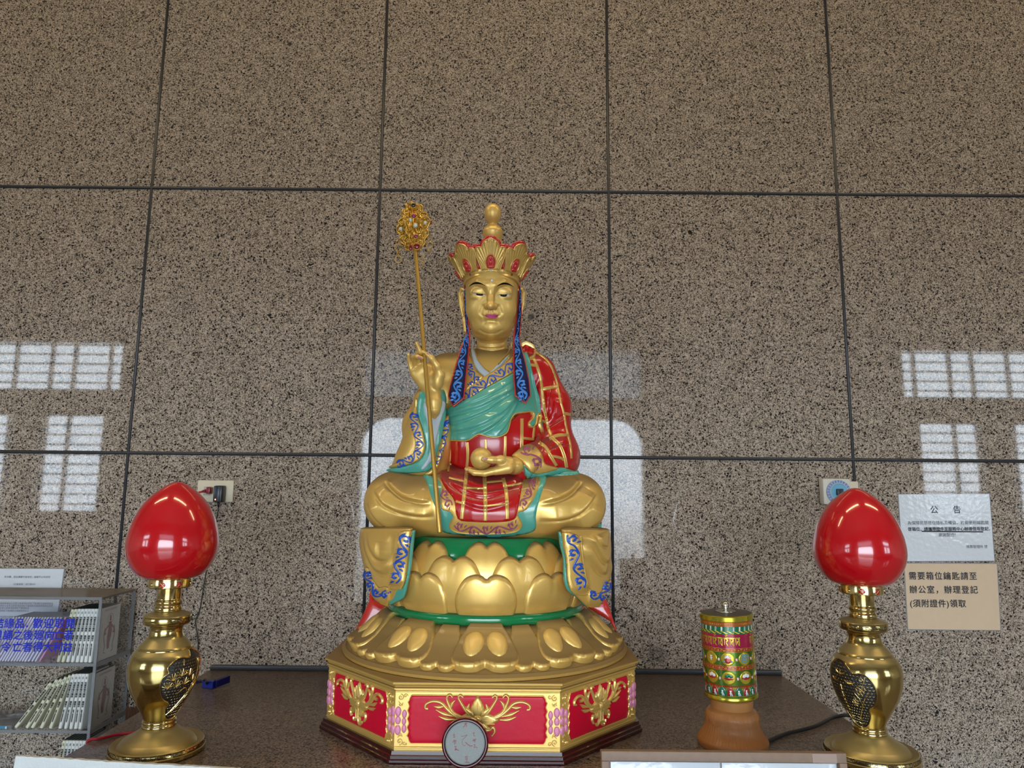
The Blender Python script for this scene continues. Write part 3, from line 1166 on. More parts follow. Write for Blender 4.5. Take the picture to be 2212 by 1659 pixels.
def build_lamp(px_tip, px_base, label, face, med, style, cross_ang, key_ang, cord):
    Y = 1.60
    S = lambda pts: [(r * ppm(px_base if False else 1106, py, Y), at(1106, py, Y)[2]) for r, py in pts]
    cx = at(px_base, 1600, Y)[0]
    c = (cx, Y, CT)
    t = thing('brass_lamp', label, 'lamp', c, 'pair of brass altar lamps')
    toc = math.atan2(0 - Y, 0 - cx)                   # direction that faces the camera
    def L(pts, off=0.0):
        q = [(r, z - dz + off) for r, z in S(pts)]
        return sorted(q, key=lambda a: a[1])
    # heights below are photograph rows of the left lamp
    R = lambda r, py: (r * ppm(px_tip, 1400, Y), at(341 + (385 - 341) * (1645 - py) / 600.0, py, Y)[2] - CT)
    foot = [(0.0900, 0.0005), (0.0935, 0.0015), (0.0945, 0.0035), (0.0945, 0.0095), (0.0925, 0.0108), (0.0918, 0.0195), (0.0895, 0.0215), R(78, 1604), R(71, 1594), R(67, 1591), R(49, 1580), R(39, 1572.5), R(35, 1568)]
    MB().lathe(foot, 96, c).build('base', M_BRASS, t, auto=50)
    MB().lathe([R(31, 1569), R(34, 1567), R(34.5, 1564), R(33, 1561), R(32, 1560), R(33, 1558.5), R(34, 1556), R(33, 1552.5), R(29, 1550)], 64, c).build('neck_ring', M_BRASSP, t)
    b0 = R(31, 1552)[1]
    body = crom([R(30.5, 1552), R(35.5, 1539), R(48.5, 1514.6), R(61, 1489), R(68.5, 1463), R(70.5, 1440), R(69.5, 1425), R(64.5, 1410), R(56.5, 1399.5)], 8)
    body2 = np.concatenate([body, [R(55, 1398.5), R(55, 1396), R(53.5, 1394.5)], crom([R(53, 1393), R(45, 1384), R(37, 1374), R(33.6, 1364), R(33.2, 1356), R(36, 1349), R(43, 1345.5)], 5)])
    MB().lathe(body2, 96, c).build('vase_body', M_BRASS, t, auto=50)
    k0 = R(40, 1345)[1]
    k1 = R(40, 1327.5)[1]
    MB().lathe([R(38, 1346), R(46, 1345.5), R(48.5, 1343), R(48.5, 1328), R(46.5, 1326), R(36, 1322), R(27, 1319)], 80, c).build('collar', M_BRASS, t, auto=50)
    nk = np.concatenate([crom([R(26.5, 1320), R(28, 1317), R(28, 1311), R(25.5, 1306.5), R(28, 1301), R(28, 1297.5), R(24.5, 1292.5)], 5), [R(24.8, 1291), R(24.8, 1266)]])
    MB().lathe(nk, 64, c).build('neck', M_BRASSP, t, auto=50)
    g0 = R(44, 1268.5)[1]
    g1 = R(44, 1249)[1]
    rg = R(44.5, 1260)[0]
    MB().lathe([(rg * 0.55, g0), (rg * 0.95, g0 + 0.001), (rg, g0 + 0.003), (rg, g1 - 0.002), (rg * 0.985, g1), (rg * 0.93, g1)], 72, c).build('gallery_ring', M_BRASSP, t, auto=40)
    gm = lathe_map([(rg, g0), (rg, g0 + 0.03)], c, rg, toc)
    gz = (g0 + g1) / 2
    for k in range(9):
        a = (cross_ang + 43 * (k % 3) + 120 * (k // 3)) * math.pi / 180 * rg
        if k % 3 < 2:
            o = [(a + 0.0066 * (1 - 0.16 * (1 + math.cos(4 * u)) / 2) * math.cos(u + math.pi / 4), gz + 0.0066 * (1 - 0.16 * (1 + math.cos(4 * u)) / 2) * math.sin(u + math.pi / 4)) for u in np.linspace(0, 2 * math.pi, 28, endpoint=False)]
            red = MB().add(*lay(o, gm, 0.0022, 0.0004, 0.001, sink=0.0004)).build('enamel_inset', M_REDEN, t, label='red enamel inset with a brass cross')
            bx = MB()
            for q in (1, -1):
                bx.add(*strip([(a - 0.0055, gz - q * 0.0055), (a + 0.0055, gz + q * 0.0055)], 0.0017, gm, 0.002, 0.0012, 0.0003, 5))
            bx.build('brass_cross', M_BRASSP, red)
        else:
            P, N, _ = gm(np.array([(a, gz)]))
            MB().ball(P[0], 0.0028, 10).build('clamp_screw', M_BRASSP, t)
    # glass shade, a pointed bud; rows of its outline
    pr = crom([R(42, 1249.5), R(52, 1247), R(66, 1240), R(80, 1224), R(90, 1203), R(94.5, 1181), R(93.5, 1160), R(89, 1138), R(81.5, 1116), R(71, 1095), R(58.5, 1078), R(42, 1062), R(24, 1049), R(10, 1042), R(1, 1040.5)], 6)
    MB().lathe(pr, 96, c).build('lamp_shade', M_REDGLASS, t, label='glossy red bud-shaped glass shade')
    # meander bands
    fm = lathe_map([(0.0925, 0.0108), (0.0918, 0.0195), (0.0916, 0.03)], c, 0.092, toc)
    km = MB()
    key_pattern(km, fm, 0.0289, 0.0112, 0.0190, 20, -0.289)
    rk = R(48.5, 1335)[0]
    cm = lathe_map([(rk, k0), (rk, k0 + 0.03)], c, rk, toc)
    key_pattern(km, cm, 0.0215, k0 + 0.0045, k0 + 0.0125, 5, key_ang * math.pi / 180 * rk)
    km.build('meander_band', M_BLACKLINE, t, label='black inlaid meander pattern')
    # relief medallion
    mm = lathe_map(body2, c, 0.070, toc + med * math.pi / 180)
    zc = R(0, 1475)[1]
    if style == 0:
        out = [(-0.030, 0.058), (-0.012, 0.060), (0.006, 0.058), (0.016, 0.071), (0.034, 0.070), (0.056, 0.054), (0.062, 0.030), (0.060, 0.0), (0.056, -0.03), (0.045, -0.052), (0.02, -0.066), (-0.014, -0.068), (-0.034, -0.060), (-0.040, -0.042), (-0.034, -0.030), (-0.052, -0.018), (-0.060, 0.004), (-0.056, 0.026), (-0.044, 0.034), (-0.047, 0.045)]
    else:
        out = [(0.030, 0.046), (0.044, 0.040), (0.055, 0.024), (0.060, 0.0), (0.052, -0.020), (0.042, -0.027), (0.046, -0.044), (0.036, -0.062), (0.012, -0.070), (-0.02, -0.066), (-0.045, -0.05), (-0.058, -0.02), (-0.062, 0.02), (-0.056, 0.05), (-0.038, 0.064), (-0.012, 0.062), (0.004, 0.050), (0.012, 0.044)]
    oc = crom([(x * 0.92, z + zc) for x, z in out], 5, True)
    MB().add(*lay(oc, mm, 0.005, 0.0008, 0.003, sink=0.001)).build('medallion', M_BLACKREL, t, label='black medallion ground')
    rl = MB()
    def stroke(p, w, rise=0.0022):
        rl.add(*strip([(x * 0.92, z + zc) for x, z in p], w, mm, 0.0022, rise, 0.0004, 5))
    rl.add(*strip(np.concatenate([oc, oc[:2]]), 0.0026, mm, 0.0025, 0.0022, 0.0004, 5))
    oi = oc * np.array([1 / 0.92, 1.0]) - np.array([0, zc])
    for iz, z_ in enumerate(np.arange(-0.066, 0.070, 0.0062)):
        for x_ in np.arange(-0.064, 0.066, 0.0075):
            q_ = np.array([(x_ + (0.0037 if iz % 2 else 0), z_)])
            if inside(q_, oi)[0] and seg_dist(q_, oi, True)[0] > 0.004:
                stroke(crom([(q_[0][0] - 0.0024, z_ + 0.0008), (q_[0][0], z_ - 0.0008), (q_[0][0] + 0.0024, z_ + 0.0008)], 3), 0.0011, 0.0012)

    def blossom(x, z, r):
        for q in range(5):
            a = q * 2 * math.pi / 5 + 0.3
            stroke(spiral((x + r * 0.6 * math.cos(a), z + r * 0.6 * math.sin(a)), r * 0.42, a, 1.0, 9, 0.9), 0.0016)
        stroke(spiral((x, z), r * 0.22, 0, 1.0, 8, 0.8), 0.0018, 0.003)
    if style == 0:
        for (fx, fz, R) in ((-0.034, 0.018, 0.015), (-0.016, 0.024, 0.015), (0.004, 0.022, 0.014), (-0.044, 0.004, 0.013), (-0.026, 0.004, 0.015), (-0.006, 0.006, 0.014), (0.016, 0.010, 0.012), (0.034, 0.040, 0.013), (0.046, 0.020, 0.012)):
            for a in np.linspace(0.35, math.pi - 0.35, 6):
                stroke([(fx, fz), (fx + R * math.cos(a), fz + R * math.sin(a))], [0.001, 0.0024])
        stroke(crom([(-0.02, -0.012), (0.0, -0.002), (0.014, -0.012), (0.024, 0.004), (0.034, 0.012), (0.036, 0.05)], 5), [0.003, 0.004, 0.003])
        for k in range(7):
            x0, z0 = -0.034 + k * 0.004, -0.056 + k * 0.002
            stroke(crom([(x0, z0), (x0 + 0.022, z0 + 0.010 + k * 0.003), (x0 + 0.046, z0 + 0.028 + k * 0.003), (x0 + 0.06, z0 + 0.05)], 5), [0.003, 0.002, 0.0012])
            stroke([(x0 + 0.012, z0 + 0.004), (x0 + 0.02, z0 + 0.002)], 0.0026)
        stroke([(-0.012, 0.045), (-0.010, 0.056)], 0.003)
    else:
        blossom(0.026, 0.013, 0.010)
        blossom(0.010, -0.014, 0.008)
        stroke(spiral((0.028, 0.034), 0.004, 0, 1.0, 8, 0.8), 0.002)
        stroke(crom([(0.012, -0.048), (0.024, -0.026), (0.034, -0.004), (0.042, 0.012)], 5), [0.004, 0.003, 0.0016])
        stroke(crom([(0.026, -0.02), (0.022, -0.006), (0.012, 0.006), (0.016, 0.012)], 5), [0.003, 0.0016])
        stroke(crom([(0.030, 0.020), (0.034, 0.030), (0.036, 0.040)], 5), [0.0016, 0.003])
        for (bx_, bz) in ((-0.018, 0.040), (0.004, 0.024), (-0.034, 0.024)):
            stroke(crom([(bx_ - 0.012, bz + 0.004), (bx_ - 0.004, bz - 0.002), (bx_ + 0.004, bz - 0.001), (bx_ + 0.013, bz + 0.003)], 5), [0.0012, 0.005, 0.0012], 0.003)
            stroke([(bx_ - 0.003, bz), (bx_ + 0.002, bz + 0.007)], [0.003, 0.001], 0.003)
        for k in range(5):
            z = 0.012 - k * 0.014
            stroke([(-0.026, z), (-0.012, z + 0.002)], 0.002)
            stroke([(-0.020, z + 0.005), (-0.019, z - 0.006)], 0.002)
            stroke([(-0.026, z - 0.006), (-0.012, z - 0.005)], 0.0016)
        stroke(crom([(0.0, -0.046), (0.014, -0.050), (0.026, -0.044)], 5), [0.0016, 0.004, 0.0016])
        stroke(crom([(0.0, -0.058), (0.012, -0.062), (0.022, -0.056)], 5), [0.0016, 0.004, 0.0016])
    rl.build('relief', M_BRASSP, t, label='raised brass pine scene' if style == 0 else 'raised brass plum blossom and birds')
    if cord:
        e = at_z(213, 1596, CT + 0.0036)
        p = crom([at_z(300, 1582, CT + 0.0036), at_z(285, 1583, CT + 0.0036), at_z(252, 1587, CT + 0.0036), e, (SX0 + 0.004, e[1] - 0.004, CT + 0.0036), (SX0 - 0.0045, e[1] - 0.006, CT - 0.004), (SX0 - 0.005, e[1] - 0.006, CT - 0.05), (SX0 - 0.005, e[1], CT - 0.2)], 8)
        MB().tube(p, 0.0032, 8).build('power_cord', M_REDCORD, t, label='red power cord')
    return t


def at_z(px, py, z):
    d = rays([(px, py)])[0]
    return CAM + d * ((z - CAM[2]) / d[2])


build_lamp(384, 341, 'brass vase lamp with red bud shade beside the clear book rack', None, 42, 0, -19, 8, True)
build_lamp(1843, 1880, 'brass vase lamp with red bud shade in front of the two wall notices', None, -30, 1, 2, -62, False)


# ------------------------------------------------------------------ notices on the wall
def quad_sheet(corners, t=0.0012, gap=0.0006):
    """flat sheet given its four wall corners (x,z) clockwise from top left"""
    V = [(x, WY - gap, z) for x, z in corners] + [(x, WY - gap - t, z) for x, z in corners]
    return V, [(0, 1, 2, 3), (7, 6, 5, 4), (0, 4, 5, 1), (1, 5, 6, 2), (2, 6, 7, 3), (3, 7, 4, 0)]


def wq(*pp):
    return [(at(x, y, WY)[0], at(x, y, WY)[2]) for x, y in pp]


def sheet_axes(c):
    c = np.array([(x, WY, z) for x, z in c])
    ex = c[1] - c[0]
    ey = c[0] - c[3]
    return c, ex / np.linalg.norm(ex), ey / np.linalg.norm(ey), np.linalg.norm(ex), np.linalg.norm(ey)


def notice(name, label, corners, m, lines, ink, label2=None):
    c = wq(*corners)
    p = np.array(c).mean(0)
    t = thing(name, label, 'notice', (p[0], WY - 0.001, p[1]))
    mid = np.array(c)
    film = mid + (mid - mid.mean(0)) * 0.022
    MB().add(*quad_sheet(film.tolist(), 0.0008, 0.0006)).build('plastic_film', M_CLEAR, t, smooth=False)
    MB().add(*quad_sheet(c, 0.0006, 0.0016)).build('paper_sheet', m, t, smooth=False)
    mb = MB()
    C, ex, ey, w, h = sheet_axes(c)
    for (u, v, size, body, al, bold, track) in lines:
        o = C[3] + ex * (u * w) + ey * (v * h)
        o[1] = WY - 0.0028
        put_text(mb, body, size, o, ex, ey, align=al, bold=bold, track=track)
    mb.build('lettering', ink, t, smooth=False)
    return t, C, ex, ey, w, h


t, C, ex, ey, w, h = notice('paper_notice', 'white laminated notice with a short printed announcement, above the beige one', ((1940, 1068), (2136, 1067), (2147, 1211), (1950, 1212)), M_LAMI,
    [(0.335, 0.72, 0.026, '公', 'LEFT', 0.0002, 1), (0.585, 0.72, 0.026, '告', 'LEFT', 0.0002, 1),
     (0.075, 0.545, 0.0129, '為保障民眾塔位隱私及權益，若需使用鑰匙開', 'LEFT', 0.0, 1), (0.075, 0.452, 0.0129, '啓箱位，請攜帶證件至服務中心辦理借用登記，', 'LEFT', 0.0003, 0.98),
     (0.50, 0.365, 0.0129, '謝謝配合!', 'CENTER', 0, 1), (0.93, 0.19, 0.0108, '殯葬管理所 啓', 'RIGHT', 0, 1)], M_INK)
MB().box((C[3] + ex * 0.225 * w + ey * 0.436 * h)[[0, 1, 2]] + np.array([0, -0.0029, -0.0004]), (C[3] + ex * 0.895 * w + ey * 0.436 * h) + np.array([0, -0.0028, 0.0004])).build('underline', M_INK, t, smooth=False)
notice('paper_notice', 'beige laminated notice with three large handwritten-style lines, under the white one', ((1953, 1217), (2152, 1218), (2160, 1361), (1961, 1359)), M_LAMI2,
    [(0.035, 0.765, 0.0252, '需要箱位鑰匙請至', 'LEFT', 0.0004, 1.15), (0.035, 0.555, 0.0252, '辦公室，辦理登記', 'LEFT', 0.0004, 1.15), (0.03, 0.345, 0.0252, '(須附證件)領取', 'LEFT', 0.0004, 1.1)], M_INK)
small = '啓請各位信眾注意事項說明如下敬請配合謝謝'
lines = [(0.62, 0.865, 0.0072, '啓示欄，請自備購不當使用，編輯不公司說明', 'CENTER', 0, 1), (0.60, 0.755, 0.0072, '（正楷填寫／自行影印）', 'CENTER', 0, 1)]
for k, v in enumerate((0.64, 0.60, 0.555, 0.47, 0.435, 0.40, 0.36, 0.27, 0.235, 0.2, 0.12, 0.08)):
    lines.append((0.17, v, 0.0066, (small * 3)[k * 3 % 17:][:34 - (11 if k in (5, 6) else 0)], 'LEFT', 0, 1))
notice('paper_notice', 'white laminated sheet of small print on the wall above the clear book rack', ((-62, 1228), (139, 1229), (118, 1374), (-85, 1373)), M_LAMI, lines, M_INKG)


# ------------------------------------------------------------------ sockets and the timer
def wall_box(x0, x1, y0, y1, d0, d1, bev=0.003):
    a, b = at(x0, y1, WY - d1), at(x1, y0, WY - d1)
    return (a[0], WY - d1, a[2]), (b[0], WY - d0, b[2])


p = at(464, 1061, WY)
t = thing('wall_socket', 'cream double wall socket with a red and a black plug, beside the left lamp shade', 'socket', (p[0], WY, p[2]))
lo, hi = wall_box(424, 505, 1038, 1084, 0.0, 0.008)
MB().box(lo, hi, bev=0.0025).build('cover_plate', M_CREAM, t, auto=40)
for x0, x1 in ((439, 456), (468, 486)):
    lo, hi = wall_box(x0, x1, 1051, 1070, 0.006, 0.0095)
    MB().box(lo, hi, bev=0.0008).build('socket_insert', M_SOCK, t, auto=40)

p = at(447, 1060, WY - 0.03)
t = thing('power_plug', 'dark red plug in the wall socket', 'plug', p)
mb = MB()
lo, hi = wall_box(444, 454, 1052, 1067, 0.0097, 0.034)
mb.box(lo, hi, bev=0.003)
mb.build('plug_body', M_REDPL, t, auto=40)
MB().tube([at(445, 1060.5, WY - 0.024), at(440, 1061, WY - 0.026), at(436, 1062, WY - 0.027)], [0.006, 0.0045, 0.003], 10).build('strain_relief', M_REDPL, t)
MB().tube(crom([at(437, 1062, WY - 0.026), at(428, 1064, WY - 0.03), at(419, 1070, WY - 0.028), at(408, 1086, WY - 0.02), at(402, 1110, WY - 0.01), at(398, 1180, WY - 0.008), at(388, 1330, WY - 0.008), at(385, 1446, WY - 0.008)], 6), 0.0028, 8).build('cord', M_REDCORD, t)

p = at(470, 1066, WY - 0.03)
t = thing('power_adapter', 'black power adapter with lit indicator plugged into the wall socket', 'adapter', p)
lo, hi = wall_box(460, 480, 1049, 1085, 0.0097, 0.045)
mb = MB()
mb.box(lo, hi, bev=0.004)
mb.build('adapter_body', M_BLACKPL, t, auto=40)
a, b = at(462, 1050, WY - 0.047), at(473, 1084, WY - 0.047)
MB().box((a[0], WY - 0.0485, b[2]), (b[0], WY - 0.044, a[2]), bev=0.002).build('front_shell', mat('blue black plastic', (0.018, 0.026, 0.045), 0.3), t, auto=40)
MB().ball(at(465, 1079, WY - 0.0485), 0.0022, 10).build('indicator', M_LED, t, label='small glowing red indicator')
MB().tube([at(471, 1084, WY - 0.025), at(471.5, 1090, WY - 0.024), at(472, 1096, WY - 0.022)], [0.0045, 0.0038, 0.0025], 10).build('strain_relief', M_BLACKPL, t)
cp = [at(x, y, WY - d) for x, y, d in ((472, 1095, 0.022), (470, 1110, 0.018), (466, 1125, 0.014), (462, 1145, 0.012), (459, 1170, 0.01), (449, 1215, 0.008), (441, 1260, 0.007), (436, 1290, 0.007), (432, 1315, 0.006), (425, 1333, 0.006), (422, 1345, 0.006), (426, 1370, 0.006), (428, 1392, 0.006), (426, 1425, 0.006), (424, 1450, 0.02))]
MB().tube(crom(cp, 6), 0.0017, 8).build('cord', M_BLACKPL, t, label='thin black cord hanging down the wall')

p = at(1825, 1062, WY)
t = thing('wall_socket', 'cream wall socket half hidden behind the plug-in timer', 'socket', (p[0], WY, p[2]))
lo, hi = wall_box(1786, 1854, 1040, 1086, 0.0, 0.008)
MB().box(lo, hi, bev=0.0025).build('cover_plate', M_CREAM, t, auto=40)
p = at(1808, 1062, WY - 0.03)
t = thing('plug_timer', 'square cream plug-in timer with a blue dial behind the right lamp tip', 'timer', p)
lo, hi = wall_box(1780, 1838, 1034, 1090, 0.008, 0.042)
MB().box(lo, hi, bev=0.006).build('timer_body', mat('pale timer plastic', (0.62, 0.60, 0.52), 0.4), t, auto=40)
cc = at(1811, 1063, WY - 0.0425)
RT = Matrix.Translation(Vector(cc)) @ Matrix.Rotation(math.radians(90), 4, 'X')
rr = 26 * ppm(1811, 1063, WY - 0.04)
MB().lathe([(rr, 0), (rr, 0.004), (rr * 0.78, 0.004)], 48, M=RT).build('dial_ring', mat('pale blue dial', (0.28, 0.38, 0.60), 0.4), t, auto=40)
mb = MB()
for k in range(24):
    a = k * math.pi / 12
    mb.tube([cc + np.array([rr * 0.80 * math.cos(a), -0.0042, rr * 0.80 * math.sin(a)]), cc + np.array([rr * 0.97 * math.cos(a), -0.0042, rr * 0.97 * math.sin(a)])], 0.0008, 6)
mb.build('dial_marks', mat('dark blue print', (0.04, 0.07, 0.2), 0.5), t)
MB().lathe([(rr * 0.78, 0.003), (rr * 0.76, 0.0065), (rr * 0.70, 0.0065), (rr * 0.68, 0.004)], 48, M=RT).build('dial_rim', mat('grey rim', (0.45, 0.47, 0.48), 0.4), t, auto=40)
MB().lathe([(rr * 0.68, 0.003), (rr * 0.68, 0.005), (0.001, 0.0052)], 48, M=RT).build('dial_face', mat('sky blue dial', (0.14, 0.42, 0.62), 0.4), t, auto=40)
MB().box(cc + np.array([-0.010, -0.016, -0.010]), cc + np.array([0.010, -0.004, 0.010]), bev=0.002).build('dial_knob', M_BLACKPL, t, auto=40)


# ------------------------------------------------------------------ clear rack and its books
RKX0, RKX1, RKY0, RKY1 = -1.72, -1.158, 2.086, 2.268
TZ = [1.186, 1.006, 0.829, 0.652]            # top board, then the three shelf boards (upper faces)


def build_rack():
    t = thing('acrylic_rack', 'clear acrylic tiered book rack with blue lettering, left of the counter', 'book rack', ((RKX0 + RKX1) / 2, (RKY0 + RKY1) / 2, 0.0))
    th = 0.006
    MB().box((RKX0, RKY0, TZ[0] - th), (RKX1, RKY1, TZ[0])).build('top_board', M_ACRT, t, smooth=False, label='dusty top board')
    for k, z in enumerate(TZ[1:]):
        MB().box((RKX0 + th, RKY0, z - th), (RKX1 - th, RKY1, z)).build('shelf_board', M_ACR, t, smooth=False)
        MB().box((RKX0 + th, RKY0 - 0.0015, z - th - 0.001), (RKX1 - th, RKY0 + 0.0015, z + 0.0005)).build('board_edge', M_ACRE, t, smooth=False)
    for x in (RKX0, RKX1 - th):
        MB().box((x, RKY0, TZ[3] - th), (x + th, RKY1, TZ[0] - th)).build('side_panel', M_ACR, t, smooth=False)
        MB().box((x - 0.001, RKY0 - 0.002, TZ[3] - th), (x + th + 0.001, RKY0 + 0.002, TZ[0] + 0.0005)).build('panel_edge', M_ACRE, t, smooth=False)
        MB().box((x - 0.001, RKY1 - 0.003, TZ[3] - th), (x + th + 0.001, RKY1, TZ[0] + 0.0005)).build('panel_edge', M_ACRE, t, smooth=False)
    for z in TZ[1:]:
        MB().box((RKX1 - 0.001, RKY0, z - th - 0.004), (RKX1 + 0.001, RKY1, z + 0.002)).build('side_rail', M_ACRE, t, smooth=False)
    MB().box((RKX0, RKY0 - 0.003, TZ[0] - 0.007), (RKX1, RKY0 - 0.0005, TZ[0] + 0.0008)).build('top_edge', M_ACRE, t, smooth=False)
    MB().box((RKX0 + th, RKY0 - 0.010, TZ[1] - 0.002), (-1.262, RKY0 - 0.0075, TZ[0] - 0.012)).build('front_panel', acrylic('lettered clear sheet', (0.96, 0.965, 0.985), haze=0.03, hcol=(0.6, 0.6, 0.72)), t, smooth=False)
    MB().box((RKX0, RKY0, 0.0), (RKX1, RKY1, TZ[3] - th)).build('plinth', mat('brown board', (0.10, 0.06, 0.04), 0.5), t, smooth=False)
    mb = MB()
    for (body, xs, yy) in (('結緣品．歡迎取閱', (-5, 17, 40, 62, 79, 102, 126, 149), 1355), ('禮誦之後廻向亡者', (-9, 14, 36, 58, 81, 104, 124, 145), 1380), ('能令亡者得大利益', (-13, 10, 34, 56, 79, 101, 122, 143), 1406)):
        for ch, x in zip(body, xs):
            o = at(x - 9, yy, RKY0 - 0.011)
            put_text(mb, ch, 0.0285, o, (1, 0, 0), (0, 0, 1), bold=0.0006)
    mb.build('lettering', M_BLUEINK, t, smooth=False, label='blue Chinese lettering on the front sheet')


build_rack()
BH, BD, BT = 0.146, 0.105, 0.0092


def make_book(name, label, group, cover, art=False, th=BT, h=BH):
    """spine faces -y, origin at the lower right corner of the spine"""
    t = thing(name, label, 'book', (0, 0, 0), group)
    o = [(-th, 0.004), (-th * 0.86, 0.001), (-th * 0.5, 0), (-th * 0.14, 0.001), (0, 0.004), (0, BD), (-0.0009, BD), (-0.0009, 0.006), (-th + 0.0009, 0.006), (-th + 0.0009, BD), (-th, BD)]
    k = len(o)
    V = [(x, y, 0) for x, y in o] + [(x, y, h) for x, y in o]
    Fc = [(i, (i + 1) % k, k + (i + 1) % k, k + i) for i in range(k)] + [(0, 1, 2, 3, 4, 7, 8)[::-1], (4, 5, 6, 7)[::-1], (8, 9, 10, 0)[::-1]]
    Fc += [tuple(k + i for i in q) for q in ((0, 1, 2, 3, 4, 7, 8), (4, 5, 6, 7), (8, 9, 10, 0))]
    cv = mesh_obj('cover', V, Fc, cover, None, False); cv.parent = t
    pg = MB().box((-th + 0.001, 0.0062, 0.002), (-0.001, BD - 0.002, h + 0.0003)).build('page_block', M_GREEN, None, smooth=False); pg.parent = t
    pg['label'] = 'dark green page tops'
    mb = MB()
    s = th * 0.62
    put_text(mb, '南無', s * 0.7, (-th * 0.62, -0.0003, h - 0.010), (1, 0, 0), (0, 0, 1), vertical=True, lead=0.8)
    put_text(mb, '地藏菩薩本願經', s * 1.05, (-th * 0.76, -0.0003, h - 0.026), (1, 0, 0), (0, 0, 1), vertical=True, lead=1.0, bold=0.0002)
    put_text(mb, '讀誦本', s * 1.05, (-th * 0.76, -0.0003, h - 0.077), (1, 0, 0), (0, 0, 1), vertical=True, lead=0.95, bold=0.00018)
    put_text(mb, '財團法人佛陀教育基金會印', s * 0.66, (-th * 0.70, -0.0003, h - 0.098), (1, 0, 0), (0, 0, 1), vertical=True, lead=0.74, bold=0.00015)
    lt = mb.build('spine_lettering', M_INK, None, smooth=False); lt.parent = t
    return t


BK = make_book('white_book', '', 'white books with green page tops', M_BOOK)
BKY = make_book('white_book', '', 'white books with green page tops', M_BOOKY)
ORD = ['first', 'second', 'third', 'fourth', 'fifth', 'sixth', 'seventh', 'eighth', 'ninth', 'tenth', 'eleventh', 'twelfth', 'thirteenth', 'fourteenth', 'fifteenth', 'sixteenth', 'seventeenth']
_used = {}


def put_book(src, label, x, y, z, lean):
    if src.name not in _used:
        _used[src.name] = 1
        src['label'] = label
        src.location = (x, y, z)
        src.rotation_euler = (0, lean, 0)
        return src
    return dup(src, label, (x, y, z), (0, lean, 0))


def shelf_x(px, py, Y):
    return at(px, py, Y)[0]


BY = RKY0 + 0.012
def pack(x_next, lean_next, leans, z, src_of, label_of, thick=BT):
    """books set from the right: each leans its top corner on the side of the one to its right"""
    for k in range(len(leans) - 1, -1, -1):
        th, ph = math.radians(leans[k]), lean_next
        x = x_next - thick * math.cos(ph) + (BH * math.cos(th) - thick * math.sin(ph)) * math.tan(ph) - BH * math.sin(th) - 0.0003
        put_book(src_of(k), label_of(k), x, BY, z, th)
        x_next, lean_next = x, th


XE = RKX1 - 0.0075
lastU = put_book(BK, 'white book with a faint figure on its cover, right end of upper shelf', XE, BY, TZ[1] + 0.0005, 0.0)
pack(XE, 0.0, [11, 9.5, 8, 6.5, 5, 4, 3, 2], TZ[1] + 0.0005, lambda k: BKY if k < 2 else BK, lambda k: 'white book on the upper shelf, %s from the left of the upright row' % ORD[k])
lastM = put_book(BK, 'white book with a faint figure on its cover, right end of middle shelf', XE, BY, TZ[2] + 0.0005, 0.0)
nm = ['leaning furthest on the middle shelf', 'second of the leaning ones on the middle shelf', 'third of the leaning ones on the middle shelf', 'fourth of the leaning ones on the middle shelf', 'last of the leaning ones on the middle shelf']
pack(XE - BT, 0.0, [36, 29, 27.5, 22, 16, 9.5, 7, 5, 3.5, 2.5], TZ[2] + 0.0005, lambda k: BKY if k < 5 else BK, lambda k: ('cream white book ' if k < 5 else 'white book ') + (nm[k] if k < 5 else 'on the middle shelf, %s of the upright ones' % ORD[k - 5]))
pack(XE, 0.005, [4, 2.5, 2, 2, 1.5, 1, 0.6], TZ[3] + 0.0005, lambda k: BKY if k == 0 else BK, lambda k: 'white book on the lowest shelf, %s from the left' % ORD[k])


def cover_art(book):
    mb = MB()
    def f(xy):
        xy = np.asarray(xy)
        P = np.stack([np.full(len(xy), 0.0003), xy[:, 0], xy[:, 1]], 1)
        return P, np.tile((1.0, 0, 0), (len(xy), 1)), np.ones(len(xy), bool)
    def st(p, w):
        mb.add(*strip(p, w, f, 0.003, 0.0001, 0.0, 3))
    y, z = 0.055, 0.075
    st(spiral((y, z + 0.036), 0.014, 0, 1.0, 24, 0.98), 0.0014)
    st([(y, z + 0.030), (y, z + 0.046)], [0.010, 0.006])
    st(crom([(y, z + 0.028), (y + 0.002, z), (y - 0.003, z - 0.03), (y - 0.001, z - 0.048)], 6), [0.012, 0.022, 0.018, 0.010])
    for s in (-1, 1):
        st(crom([(y, z + 0.02), (y + s * 0.018, z + 0.010), (y + s * 0.024, z - 0.006), (y + s * 0.016, z - 0.002)], 6), [0.006, 0.005, 0.003])
        st(crom([(y + s * 0.024, z + 0.014), (y + s * 0.028, z - 0.01), (y + s * 0.020, z - 0.04), (y + s * 0.024, z - 0.054), (y + s * 0.014, z - 0.058)], 6), [0.003, 0.004, 0.002])
    put_text(mb, '地藏菩薩本願經讀誦本', 0.0065, (0.0003, y - 0.034, 0.135), (0, 1, 0), (0, 0, 1))
    o = mb.build('cover_print', M_PRINT, None, smooth=False)
    o.parent = book
    o['label'] = 'faint reddish standing figure'


cover_art(lastU)
cover_art(lastM)


def make_booklet(label, m):
    t = thing('thin_booklet', label, 'booklet', (0, 0, 0), 'thin booklets leaning on the upper shelf')
    MB().box((-0.0046, 0.0, 0.0), (0.0, 0.092, 0.135), bev=0.0012).build('cover', m, None, smooth=False).parent = t
    MB().box((-0.0040, 0.001, 0.134), (-0.0006, 0.091, 0.1355)).build('page_block', M_WHITE, None, smooth=False).parent = t
    return t


